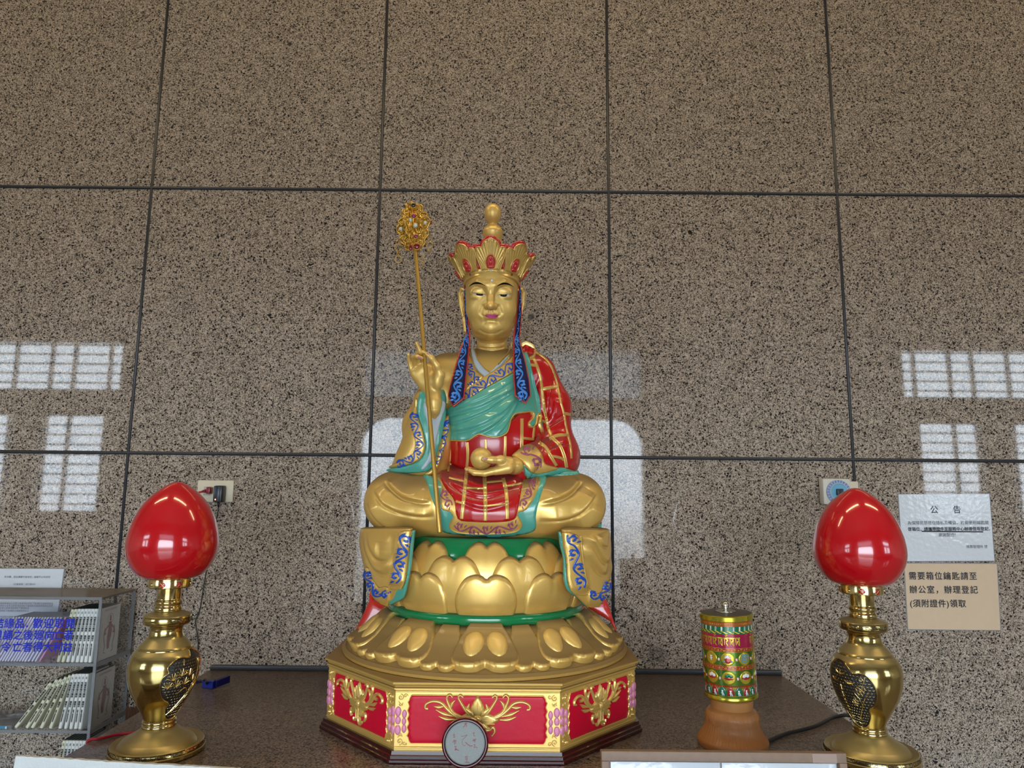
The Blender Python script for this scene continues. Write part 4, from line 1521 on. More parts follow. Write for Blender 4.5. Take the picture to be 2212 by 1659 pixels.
B1 = make_booklet('', M_BKLT)
B2 = make_booklet('pink booklet at the right end of the leaning row on the upper shelf', M_PINK)
bx = [-26, -20, -14, -7, 0, 6, 12, 18, 25, 31, 37, 43, 49, 55, 62, 70, 77]
for k, b in enumerate(bx):
    x = shelf_x(b, 1430, BY)
    lab = 'thin lavender-white booklet leaning on the upper shelf, %s from the pink one' % (['next'] + ORD[1:])[len(bx) - 1 - k]
    o = put_book(B1, lab, x, BY, TZ[1] + 0.0005, math.radians(27))
B2.location = (shelf_x(86, 1430, BY), BY, TZ[1] + 0.0005)
B2.rotation_euler = (0, math.radians(27), 0)

t = thing('flat_case', 'flat clear case with a blue label strip lying on the middle shelf', 'case', (-1.5, BY, TZ[2]))
x1 = shelf_x(28, 1574, BY)
MB().box((x1 - 0.14, BY - 0.006, TZ[2] + 0.0005), (x1, BY + 0.12, TZ[2] + 0.010), bev=0.001).build('case_shell', acrylic('smoky clear case', (0.6, 0.62, 0.64), haze=0.35, hcol=(0.35, 0.36, 0.38)), t, auto=40)
MB().box((x1 - 0.13, BY - 0.0075, TZ[2] + 0.0015), (x1 - 0.012, BY - 0.0062, TZ[2] + 0.009)).build('label_strip', mat('blue label', (0.05, 0.22, 0.36), 0.4), t, smooth=False)
mb = MB()
put_text(mb, '8', 0.009, (x1 - 0.017, BY - 0.0078, TZ[2] + 0.002), (1, 0, 0), (0, 0, 1), bold=0.0004)
mb.build('lettering', M_WHITE, t, smooth=False)


# ------------------------------------------------------------------ small things on the counter
def build_broom():
    b = at(285, 1535, 2.20)
    t = thing('hand_broom', 'brown bristle hand broom between the book rack and the counter', 'broom', (b[0], 2.2, b[2] - 0.1))
    mb = MB()
    for k in range(260):
        u, v = RNG.random(), RNG.random()
        p0 = np.array(at(275 + 38 * u, 1606, 2.20 + 0.04 * v))
        p1 = np.array(at(272 + 48 * u + RNG.normal() * 2, 1524 + 8 * abs(u - 0.4) + RNG.random() * 8, 2.20 + 0.06 * v))
        mid = (p0 + p1) / 2 + RNG.normal(size=3) * 0.002
        mb.tube([p0, mid, p1], [0.0010, 0.0009, 0.0005], 4)
    mb.build('bristles', mat('brown bristle', (0.10, 0.045, 0.03), 0.6, var=0.4, vscale=30), t)
    q0, q1 = at(268, 1608, 2.22), at(312, 1608, 2.22)
    MB().box((q0[0] + 0.008, 2.195, q0[2] - 0.05), (q1[0] + 0.005, 2.25, q0[2] + 0.012), bev=0.006).build('broom_head', mat('dark wood', (0.08, 0.04, 0.025), 0.5), t, auto=40)
    MB().tube([((q0[0] + q1[0]) / 2, 2.222, q0[2] - 0.04), ((q0[0] + q1[0]) / 2, 2.222, 0.0)], 0.011, 12).build('handle', mat('pale wood', (0.35, 0.22, 0.12), 0.5), t)


build_broom()

b = at_z(468, 1487, CT)
t = thing('lever_clip', 'small blue plastic clip with black wire lying on the counter beside the left lamp', 'clip', b)
ca, cb, cd = at_z(440, 1485, CT), at_z(463, 1487, CT), at_z(493, 1480, CT)
def slab(p, q, h0, h1, hz0, hz1, w, m, name, lab=None):
    p, q = np.array(p), np.array(q)
    d = (q - p) / np.linalg.norm(q - p)
    n = np.array([-d[1], d[0], 0]) * w / 2
    V = [p - n + (0, 0, h0), q - n + (0, 0, hz0), q + n + (0, 0, hz0), p + n + (0, 0, h0), p - n + (0, 0, h1), q - n + (0, 0, hz1), q + n + (0, 0, hz1), p + n + (0, 0, h1)]
    o = MB().add(V, [(0, 3, 2, 1), (4, 5, 6, 7), (0, 1, 5, 4), (1, 2, 6, 5), (2, 3, 7, 6), (3, 0, 4, 7)]).build(name, m, t, smooth=False, label=lab)
    bv = o.modifiers.new('soft edge', 'BEVEL'); bv.width = 0.0015; bv.segments = 2
    return o
M_BLUEPL = mat('blue plastic', (0.006, 0.018, 0.25), 0.3)
slab(ca, cb, 0.0005, 0.019, 0.0, 0.020, 0.018, M_BLUEPL, 'clip_body')
slab(cb, cd, 0.0025, 0.021, 0.008, 0.027, 0.016, mat('dark blue plastic', (0.004, 0.006, 0.075), 0.3), 'clip_lever')
MB().tube(crom([at_z(448, 1480, CT + 0.004), at_z(446, 1474, CT + 0.02), at_z(443, 1468, CT + 0.024), at_z(438, 1472, CT + 0.012), at_z(430, 1473, CT + 0.008), at_z(421, 1471, CT + 0.008)], 6), 0.003, 8).build('wire', M_BLACKPL, t)
slab(at_z(416, 1479, CT), at_z(436, 1476, CT), 0.002, 0.006, 0.004, 0.010, 0.014, M_BLUEPL, 'clip_tail')


def build_wheel():
    Y = 1.672
    c0 = at(1583, 1600, Y)
    t = thing('prayer_wheel', 'printed tin prayer wheel with silver knob on an orange carved base', 'prayer wheel', (c0[0], Y, CT))
    c = np.array([c0[0], Y, CT + 0.0006])
    M_OR = mat('orange carved wood', (0.46, 0.19, 0.055), 0.45, var=0.12, vscale=60, coat=0.2, coat_rough=0.2)
    pr = crom([(0.074, 0.0), (0.0755, 0.006), (0.075, 0.014), (0.066, 0.026), (0.0595, 0.040), (0.0575, 0.055), (0.0565, 0.064), (0.052, 0.073), (0.0455, 0.079)], 6)
    MB().lathe(pr, 96, c).build('base', M_OR, t, auto=50)
    MB().lathe([(0.0452, 0.077), (0.0455, 0.079), (0.0462, 0.097), (0.044, 0.099), (0.012, 0.099)], 64, c).build('base_collar', mat('plain orange wood', (0.52, 0.23, 0.07), 0.4), t, auto=40)
    toc = math.atan2(-Y, -c[0])
    bm_ = lathe_map(pr, c, 0.060, toc)
    mb = MB()
    for k in range(60):
        x = (k - 30) * 0.0063
        zt = 0.047 if k % 2 else 0.052
        mb.add(*strip([(x, 0.010), (x, 0.025), (x, zt)], [0.0016, 0.0022, 0.0020], bm_, 0.006, 0.0011, 0.0004, 3))
    for k in range(15):
        x = (k - 7.5) * 0.0252
        for r in (1.0, 0.62, 0.3):
            p = [(x - 0.0105 * r, 0.073)] + [(x - 0.0105 * r * math.cos(a), 0.060 - 0.011 * r * math.sin(a)) for a in np.linspace(0, math.pi, 9)] + [(x + 0.0105 * r, 0.073)]
            mb.add(*strip(p, 0.0018, bm_, 0.003, 0.0011, 0.0004, 3))
    mb.build('carving', M_OR, t, label='carved petals and flutes')
    # drum, leaning slightly on its spindle
    tilt = Matrix.Translation(Vector(c + np.array([0, 0, 0.099]))) @ Matrix.Rotation(math.radians(-1.9), 4, 'Y')
    MB().lathe([(0.010, -0.004), (0.010, 0.012)], 16, M=tilt).build('spindle', M_BRASSP, t)
    R, H0, H1 = 0.0570, 0.006, 0.178
    cols = {'tin': mat('yellow green gilt tin', (0.52, 0.46, 0.05), 0.22, metal=0.85), 'tgreen': mat('green gilt tin', (0.10, 0.22, 0.02), 0.25, metal=0.6, coat=0.6),
            'maroon': mat('crimson printed tin', (0.36, 0.012, 0.06), 0.22, metal=0.2, coat=0.8), 'redband': mat('red printed tin', (0.40, 0.03, 0.02), 0.22, metal=0.3, coat=0.8),
            'orange': mat('orange printed tin', (0.45, 0.10, 0.02), 0.22, metal=0.3, coat=0.8), 'green': mat('green printed tin', (0.01, 0.16, 0.07), 0.22, metal=0.2, coat=0.8),
            'white': mat('white printed tin', (0.75, 0.78, 0.78), 0.25, coat=0.8), 'yellow': mat('yellow printed tin', (0.75, 0.52, 0.02), 0.22, metal=0.2, coat=0.8), 'blue': mat('blue printed tin', (0.05, 0.25, 0.50), 0.25, coat=0.8)}
    keys = list(cols)
    zf = lambda y: H0 + (H1 - H0) * (1200 - y) / 900.0
    bands = [(1200, 1160, 'tin'), (1160, 1148, 'tgreen'), (1148, 1046, 'tin'), (1046, 1030, 'redband'), (1030, 864, 'tgreen'), (864, 812, 'redband'), (812, 666, 'tgreen'), (666, 624, 'redband'), (624, 470, 'maroon'), (470, 440, 'green'), (440, 384, 'green'), (384, 335, 'orange')]
    mb = MB()
    for a, b, k in bands:
        mb.lathe([(R, zf(a)), (R, zf(b))], 72, mi=keys.index(k), M=tilt, cap=False)
    mb.lathe([(0.012, H0 - 0.003), (R - 0.002, H0 - 0.003), (R + 0.0012, H0), (R + 0.0012, zf(1168)), (R, zf(1160))], 72, mi=0, M=tilt, cap=False)
    mb.build('drum', [cols[k] for k in keys], t, auto=40)
    MB().lathe([(R + 0.0004, zf(338)), (R + 0.0018, zf(330)), (R + 0.0018, zf(285)), (R - 0.001, zf(272)), (R - 0.012, zf(266)), (0.020, zf(262)), (0.001, zf(260))], 72, M=tilt).build('lid', cols['tin'], t, auto=40)
    MB().lathe([(R - 0.001, zf(271)), (R - 0.013, zf(265)), (0.0245, zf(259)), (0.0245, zf(255)), (0.001, zf(255))], 72, M=tilt).build('lid_top', mat('dull dusty tin', (0.13, 0.12, 0.10), 0.45, metal=0.7), t, auto=40)
    MB().lathe([(0.023, zf(256)), (0.021, zf(250)), (0.006, zf(244)), (0.0045, zf(236)), (0.0045, zf(226)), (0.0075, zf(220))] + [(0.0085 * math.sin(a), zf(188) - 0.0085 * math.cos(a)) for a in np.linspace(0.9, 2.7, 14)] + [(0.0012, zf(135))], 40, M=tilt).build('knob', mat('silver tin', (0.62, 0.60, 0.54), 0.2, metal=1.0), t)
    A = np.array(tilt.to_3x3())
    o = np.array(tilt.translation)
    base_map = lathe_map([(R, 0), (R, 0.2)], (0, 0, 0), R, toc)

    def dm(xy):
        P, N, ok = base_map(xy)
        return P @ A.T + o, N @ A.T, ok
    # print: x positions are arc lengths from the camera side
    G, Wt, Yl, Rd, Gr, Bl = (MB() for _ in range(6))
    def disc(mb, x, z, rx, rz, rise=0.0003, n=20):
        mb.add(*lay([(x + rx * math.cos(a), z + rz * math.sin(a)) for a in np.linspace(0, 2 * math.pi, n, endpoint=False)], dm, 0.0018, rise, 0.001, sink=0.0002))
    def ln(mb, p, w, rise=0.0004):
        mb.add(*strip(p, w, dm, 0.0018, rise, 0.0002, 3))
    z = zf(512); 
    # mantra syllables, gilt
    for k in range(-9, 12, 1):
        if k % 10 > 5 and False:
            continue
        x = -0.046 + (k + 1) * 0.0125
        s = k % 5
        if k in (5, 6):
            continue
        ln(G, [(x, z), (x + 0.0112, z)], 0.0036)
        ln(G, [(x + 0.002, z), (x + 0.002, z - 0.014)], [0.0034, 0.0016])
        ln(G, crom([(x + 0.004, z - 0.001), (x + 0.009, z - 0.004), (x + 0.005, z - 0.009), (x + 0.009, z - 0.016)], 4), [0.0024, 0.0044, 0.0014])
        if s in (0, 2):
            ln(G, spiral((x + 0.006, z + 0.0055), 0.0026, 0, 0.9, 8, 0.7), 0.0014)
        if s in (1, 3, 4):
            ln(G, [(x + 0.0095, z), (x + 0.0095, z - 0.016)], [0.0026, 0.001])
    # pleated valance and its yellow hem
    for k in range(-13, 14):
        x = k * 0.0132
        Wt.add(*lay([(x, zf(440)), (x + 0.0036, zf(440)), (x + 0.0045, zf(386)), (x + 0.0005, zf(386))], dm, 0.003, 0.0002, 0.001, sink=0.0002))
        ln(Yl, crom([(x - 0.001, zf(432)), (x + 0.005, zf(444)), (x + 0.0125, zf(462)), (x + 0.0145, zf(452))], 4), [0.0010, 0.0036, 0.0014])
        for q in range(3):
            disc(G, x + q * 0.0044, zf(362), 0.0014, 0.0016, n=8)
    for yy in (645, 838):
        for k in range(-24, 25):
            ln(G, spiral((k * 0.0073, zf(yy)), 0.0026, k % 2 * 3.1, 1.0, 9, 0.3), 0.0011)
        for d in (19, -19):
            ln(G, [(x, zf(yy + d)) for x in np.linspace(-0.15, 0.15, 60)], 0.0009)
    for row, yy in enumerate((742, 948)):
        for k in range(-4, 5):
            x = -0.002 + k * 0.0385
            disc(G, x, zf(yy), 0.0150, 0.0138, 0.0001)
            disc(Wt, x + 0.0190, zf(yy + 6), 0.0021, 0.0036)
            ln(Rd, spiral((x + 0.0190, zf(yy + 6)), 0.0035, 0, 1.0, 12, 1.0), 0.0010, 0.0006)
            if row == 0:
                kind = k % 3
                if kind == 0:
                    disc(Wt, x, zf(yy - 16), 0.0072, 0.0062, 0.0004); disc(Rd, x, zf(yy + 12), 0.0080, 0.0066, 0.0005)
                    for s in (-1, 1):
                        disc(Bl, x + s * 0.0075, zf(yy + 24), 0.0034, 0.0026, 0.0006)
                        ln(Rd, [(x + s * 0.002, zf(yy - 40)), (x + s * 0.006, zf(yy - 20))], 0.002, 0.0007)
                    ln(Rd, [(x - 0.004, zf(yy + 46)), (x + 0.004, zf(yy + 46))], 0.0015, 0.0006)
                elif kind == 1:
                    ln(Bl, spiral((x, zf(yy)), 0.0105, 0, 2.2, 40, 0.1), 0.0034, 0.0007)
                    ln(Gr, spiral((x, zf(yy)), 0.0095, 0.8, 1.6, 30, 0.3), 0.0016, 0.0008)
                else:
                    ln(Wt, crom([(x, zf(yy + 28)), (x, zf(yy)), (x + 0.001, zf(yy - 30))], 5), [0.002, 0.009, 0.012], 0.0007)
                    ln(Rd, crom([(x - 0.006, zf(yy - 22)), (x, zf(yy - 8)), (x + 0.006, zf(yy - 22))], 5), 0.0018, 0.0009)
            else:
                ln(Rd, crom([(x - 0.011, zf(yy + 2)), (x, zf(yy + 8)), (x + 0.011, zf(yy + 2))], 4), [0.003, 0.0095, 0.003], 0.0006)
                for s in (-1, 1):
                    ln(Rd, [(x + s * 0.006, zf(yy + 10)), (x + s * 0.007, zf(yy + 30))], 0.0018, 0.0006)
                m_ = (Gr, Wt, Wt)[k % 3]
                for q in (-1, 0, 1):
                    disc(m_, x + q * 0.0048, zf(yy - 18 - (12 if q == 0 else 0)), 0.0046, 0.0042, 0.0004, 12)
    for k in range(-8, 9):
        x = k * 0.0175
        for r, mb_ in ((1.0, (Rd, Gr)[k % 2]), (0.62, Wt), (0.42, Bl)):
            p = [(x - 0.0075 * r, zf(1140)), (x + 0.0075 * r, zf(1140))] + [(x + 0.0075 * r * math.cos(a), zf(1105) + (0.011 * r) * math.sin(a) * (1.0 + 0.15 * math.sin(a) ** 8)) for a in np.linspace(0, math.pi, 10)]
            mb_.add(*lay(p, dm, 0.003, 0.0003 + 0.0003 * (1 - r), 0.001, sink=0.0002))
        ln(Gr, [(x + 0.00875, zf(1140)), (x + 0.00875, zf(1085))], [0.002, 0.003])
        disc(Bl, x + 0.00875, zf(1070), 0.0016, 0.0018, n=8)
    for nm, mb_, k in (('gilt_print', G, 'tin'), ('white_print', Wt, 'white'), ('yellow_print', Yl, 'yellow'), ('red_print', Rd, 'redband'), ('green_print', Gr, 'green'), ('blue_print', Bl, 'blue')):
        mb_.build(nm, cols[k] if k != 'tin' else mat('gilt lettering', (0.62, 0.50, 0.05), 0.25, metal=0.7), t)
    p = [at_z(x, y, CT + 0.0048) for x, y in ((1640, 1612), (1658, 1602), (1680, 1592), (1705, 1583), (1735, 1576), (1765, 1567), (1800, 1550), (1830, 1545), (1850, 1552), (1870, 1566))]
    MB().tube(crom(p, 8), 0.0042, 10).build('power_cord', M_BLACKPL, t, label='black cord running towards the right lamp')


build_wheel()


def build_disc():
    Y = 1.49
    c = at(1005, 1604, Y)
    t = thing('round_plaque', 'small round grey plaque with red script in a dark red rim, before the pedestal', 'plaque', (c[0], Y, CT))
    r = 50.5 * ppm(1005, 1604, Y)
    RT = Matrix.Translation(Vector(c)) @ Matrix.Rotation(math.radians(90 - 6), 4, 'X')
    MR = mat('dark red lacquer', (0.075, 0.003, 0.008), 0.18, coat=0.6)
    MB().lathe([(r * 0.97, -0.008), (r, -0.004), (r, 0.004), (r * 0.985, 0.0065), (r * 0.955, 0.005), (r * 0.93, 0.0075), (r * 0.89, 0.0075), (r * 0.855, 0.003), (r * 0.855, 0.0)], 96, M=RT).build('rim', MR, t, auto=50)
    MB().lathe([(r * 0.85, 0.0005), (r * 0.845, 0.0055), (r * 0.82, 0.0062), (r * 0.81, 0.0045), (0.001, 0.0045)], 96, M=RT).build('plate_face', mat('sparkling grey plate', (0.26, 0.28, 0.27), 0.55, var=0.2, vscale=500), t, auto=40)
    A, o = np.array(RT.to_3x3()), np.array(RT.translation)
    def f(xy):
        xy = np.asarray(xy)
        P = np.stack([xy[:, 0], xy[:, 1], np.full(len(xy), 0.0046)], 1)
        return P @ A.T + o, np.tile(A @ np.array([0, 0, 1.0]), (len(xy), 1)), np.ones(len(xy), bool)
    mb = MB()
    s = 0.85 * r / 525
    for p, w in (([(700, 430), (800, 450)], 14), ([(730, 480), (820, 460)], 14), ([(770, 440), (765, 500), (710, 580)], 14), ([(740, 520), (790, 500)], 12), ([(785, 480), (800, 560)], 14),
                 ([(770, 1310), (850, 1290)], 14), ([(800, 1310), (795, 1380)], 12), ([(835, 1310), (830, 1430)], 14), ([(800, 1360), (830, 1360)], 10), ([(770, 1440), (900, 1440)], 14),
                 ([(660, 795), (740, 790), (820, 760), (760, 830), (700, 890), (690, 960), (715, 1010), (760, 1030), (790, 1010)], 10), ([(780, 940), (830, 990), (900, 1030), (970, 1030)], 18),
                 ([(440, 770), (500, 760)], 12), ([(470, 720), (480, 830)], 12), ([(450, 830), (510, 810)], 12), ([(440, 960), (490, 880)], 14), ([(480, 920), (540, 910)], 14), ([(490, 900), (490, 1000)], 14), ([(520, 890), (520, 990)], 12), ([(490, 1060), (540, 1050), (510, 1100)], 14), ([(500, 1150), (570, 1110), (500, 1120), (620, 1150)], 14),
                 ([(970, 720), (1020, 710)], 12), ([(1000, 700), (990, 780), (1030, 780)], 12), ([(960, 910), (1060, 860)], 14), ([(1000, 850), (1010, 940)], 14), ([(1040, 850), (1030, 940)], 12), ([(980, 880), (1050, 900)], 12), ([(990, 1000), (1040, 1010), (1000, 1060)], 14), ([(1000, 1080), (1050, 1060), (1100, 1080)], 14)):
        P = crom([((x - 770) * s, (965 - y) * s * 0.97) for x, y in p], 4)
        mb.add(*strip(P, w * s, f, 0.001, 0.0003, 0.0, 3))
    mb.build('red_script', mat('faded red ink', (0.30, 0.07, 0.07), 0.6), t, label='faded red brush script')
    w = 17 * ppm(1005, 1650, Y)
    bm_ = MB()
    bm_.lathe([(w * 1.5, 0.0), (w * 1.5, 0.003), (w * 1.05, 0.005)], 48, (c[0], Y, CT))
    for k in range(16):
        a = k * math.pi / 8
        bm_.tube([(c[0] + w * 0.86 * math.cos(a), Y + w * 0.55 * math.sin(a), CT + 0.003), (c[0] + w * 0.84 * math.cos(a), Y + w * 0.5 * math.sin(a), c[2] - r * 0.93)], 0.0032, 8)
    bm_.lathe([(w * 0.8, 0.003), (w * 0.72, c[2] - r * 0.93 - CT)], 32, (c[0], Y, CT))
    bm_.build('stand', MR, t, label='fluted dark red foot')


build_disc()


def build_boards():
    # wooden framed sign, lower right
    Y = 1.34
    a, b = at(1299, 1623, Y), at(1828, 1627, Y)
    M_WOOD = mat('worn plywood', (0.26, 0.175, 0.125), 0.6, var=0.25, vscale=50)
    t = thing('framed_sign', 'low sign board in a worn wooden frame before the prayer wheel', 'sign', ((a[0] + b[0]) / 2, Y, CT))
    zt = (a[2] + b[2]) / 2
    ln = math.radians(-8)
    RT = Matrix.Translation(Vector(((a[0] + b[0]) / 2, Y, zt))) @ Matrix.Rotation(ln, 4, 'X')
    W, H = b[0] - a[0], (zt - CT - 0.004) / math.cos(ln)
    f = f_ = 0.016
    MB().box((-W / 2, 0.0, -f), (W / 2, 0.02, 0), M=RT, bev=0.0015).build('frame_rail', M_WOOD, t, auto=40)
    MB().box((-W / 2, 0.0, -H), (-W / 2 + f * 0.85, 0.02, -f), M=RT, bev=0.0015).build('frame_stile', M_WOOD, t, auto=40)
    MB().box((W / 2 - f * 0.85, 0.0, -H), (W / 2, 0.02, -f), M=RT, bev=0.0015).build('frame_stile', M_WOOD, t, auto=40)
    MB().box((-W / 2 + f * 0.85, 0.012, -H), (W / 2 - f * 0.85, 0.018, -f), M=RT).build('backing', mat('grey backing', (0.3, 0.29, 0.28), 0.6), t, smooth=False)
    MB().box((W / 2 - 0.061, -0.0006, -f * 0.98), (W / 2 - 0.018, 0.0, -0.001), M=RT).build('tape', mat('pale brown tape', (0.36, 0.26, 0.21), 0.5), t, smooth=False)
    for s0, s1 in ((-W / 2 + f * 0.85 + 0.003, -0.006), (-0.003, W / 2 - f * 0.85 - 0.003)):
        MB().box((s0, 0.0085, -H), (s1, 0.0115, -f - 0.0022), M=RT, bev=0.0008).build('paper_panel', M_LAMI, t, auto=40)
    A, o = np.array(RT.to_3x3()), np.array(RT.translation)
    mb = MB()
    def f(xy):
        xy = np.asarray(xy)
        return np.stack([xy[:, 0], np.full(len(xy), 0.0083), xy[:, 1]], 1) @ A.T + o, np.tile(A @ np.array([0, -1.0, 0]), (len(xy), 1)), np.ones(len(xy), bool)
    for x, z in ((-0.152, 0.0125), (-0.092, 0.019), (0.022, 0.018), (0.098, 0.0185)):
        mb.add(*strip(crom([(x - 0.003, -f_ - z), (x, -f_ - z - 0.006), (x - 0.006, -f_ - z - 0.016), (x - 0.012, -f_ - z - 0.022)], 5), [0.001, 0.005, 0.006, 0.002], f, 0.002, 0.0003, 0.0, 3))
    mb.build('lettering', M_INKG, t, smooth=False)
    # white foam board, lower left
    Y = 1.40
    a = at(30, 1633, Y)
    b = at(520, 1662, Y - 0.06)
    t = thing('foam_board', 'white foam board edge leaning across the lower left corner of the counter', 'board', (a[0], Y, CT))
    d = (b - a)
    dn = d / np.linalg.norm(d)
    up = np.array([0.0, 0.12, 1.0]); up -= dn * (up @ dn); up /= np.linalg.norm(up)
    nn = np.cross(dn, up)
    L, Hh = 0.44, 0.30
    top = resample(np.array([(0.004, -0.002), (0.0, 0.0), (L, 0.0)]), 0.008)
    k = len(top)
    jag = np.array([0] * 2 + [RNG.normal() * 0.0005 for _ in range(k - 2)])
    Vf = [a + dn * x + up * (z + j) for (x, z), j in zip(top, jag)]
    Vb = [v - nn * 0.010 for v in Vf]
    lo = [v - up * ((v[2] - CT - 0.001) / up[2]) for v in Vf]
    lb = [np.array([v[0], v[1], 0]) - nn * 0.010 * np.array([1, 1, 0]) + np.array([0, 0, CT + 0.001]) for v in lo]
    V = Vf + Vb + lo + lb
    Fc = []
    for i in range(k - 1):
        Fc += [(i, i + 1, 2 * k + i + 1, 2 * k + i), (k + i, 3 * k + i, 3 * k + i + 1, k + i + 1), (i, k + i, k + i + 1, i + 1), (2 * k + i, 2 * k + i + 1, 3 * k + i + 1, 3 * k + i)]
    Fc += [(0, 2 * k, 3 * k, k), (k - 1, 2 * k - 1, 4 * k - 1, 3 * k - 1)]
    MB().add(V, Fc).build('board_sheet', mat('white foam', (0.68, 0.72, 0.72), 0.7, bump=0.6, bscale=260), t, smooth=False)


build_boards()

# ------------------------------------------------------------------ the statue
M_GOLD = gold('gold paint')
M_GOLDH = gold('smooth gold paint', (0.86, 0.575, 0.165), rough=0.42, metal=0.46, coat=0.15, dust=0.2)
M_GOLDL = gold('gilt line', (0.80, 0.53, 0.145), rough=0.30, dust=0.2)
def paint(name, c, rough=0.16, coat=0.8, **k):
    return mat(name, c, rough, coat=coat, coat_rough=0.06, **k)
M_TEAL = paint('teal enamel', (0.085, 0.40, 0.305), 0.3)
M_RED = paint('red enamel cloth', (0.52, 0.003, 0.005), 0.25, 0.55)
M_REDB = paint('crown red', (0.55, 0.004, 0.012), 0.3)
M_REDC = paint('coral red', (0.62, 0.03, 0.02), 0.3)
M_NAVY = paint('navy enamel', (0.003, 0.003, 0.050), 0.2)
M_SKYB = paint('light blue enamel', (0.03, 0.24, 0.74), 0.3)
M_BLUE = paint('blue scroll enamel', (0.004, 0.075, 0.50), 0.3)
M_WHT = paint('pale white enamel', (0.55, 0.64, 0.70), 0.4, 0.3)
M_GRN = paint('green enamel', (0.003, 0.22, 0.065), 0.15)
dusty(M_RED, (0.13, 0.03, 0.025), 0.75)
dusty(M_GRN, (0.02, 0.045, 0.022), 0.8)
M_PNK = paint('pink enamel', (0.78, 0.27, 0.44), 0.35, 0.4)
M_MAUVE = paint('mauve enamel', (0.36, 0.07, 0.15), 0.35, 0.4)
M_LIP = paint('pink lips', (0.60, 0.075, 0.23), 0.35, 0.3)
M_EYEW = paint('eye white', (0.75, 0.76, 0.76), 0.3)
M_BLK = mat('black paint', (0.003, 0.003, 0.004), 0.5, spec=0.12)
M_BURG = paint('burgundy lacquer', (0.040, 0.002, 0.004), 0.15)
M_PANEL = paint('crimson panel', (0.64, 0.004, 0.030), 0.4, 0.10, spec=0.25, bump=0.25, bscale=60)
M_NAIL = paint('pink nail', (0.55, 0.25, 0.28), 0.3)
M_GEMR = paint('ruby glass', (0.22, 0.002, 0.012), 0.08)
M_GEMP = paint('pink glass', (0.30, 0.01, 0.09), 0.08)
M_GEMW = paint('clear glass gem', (0.65, 0.75, 0.72), 0.06)
M_GEMB = paint('black glass', (0.004, 0.004, 0.006), 0.06)

SYC = 1.905
SXC = at(1049, 1400, SYC)[0]
AXC = np.array([SXC, SYC, 0.0])

PC = np.array([at(1044, 1560, 1.913)[0], 1.913, 0.0])


def octagon(s, z, h=0.373, f=0.1765, g=0.162):
    p = [(-f, -h), (f, -h), (h, -g), (h, g), (f, h), (-f, h), (-h, g), (-h, -g)]
    return [(PC[0] + x * s, PC[1] + y * s * (0.93 if y > 0 else 1.0), z) for x, y in p]


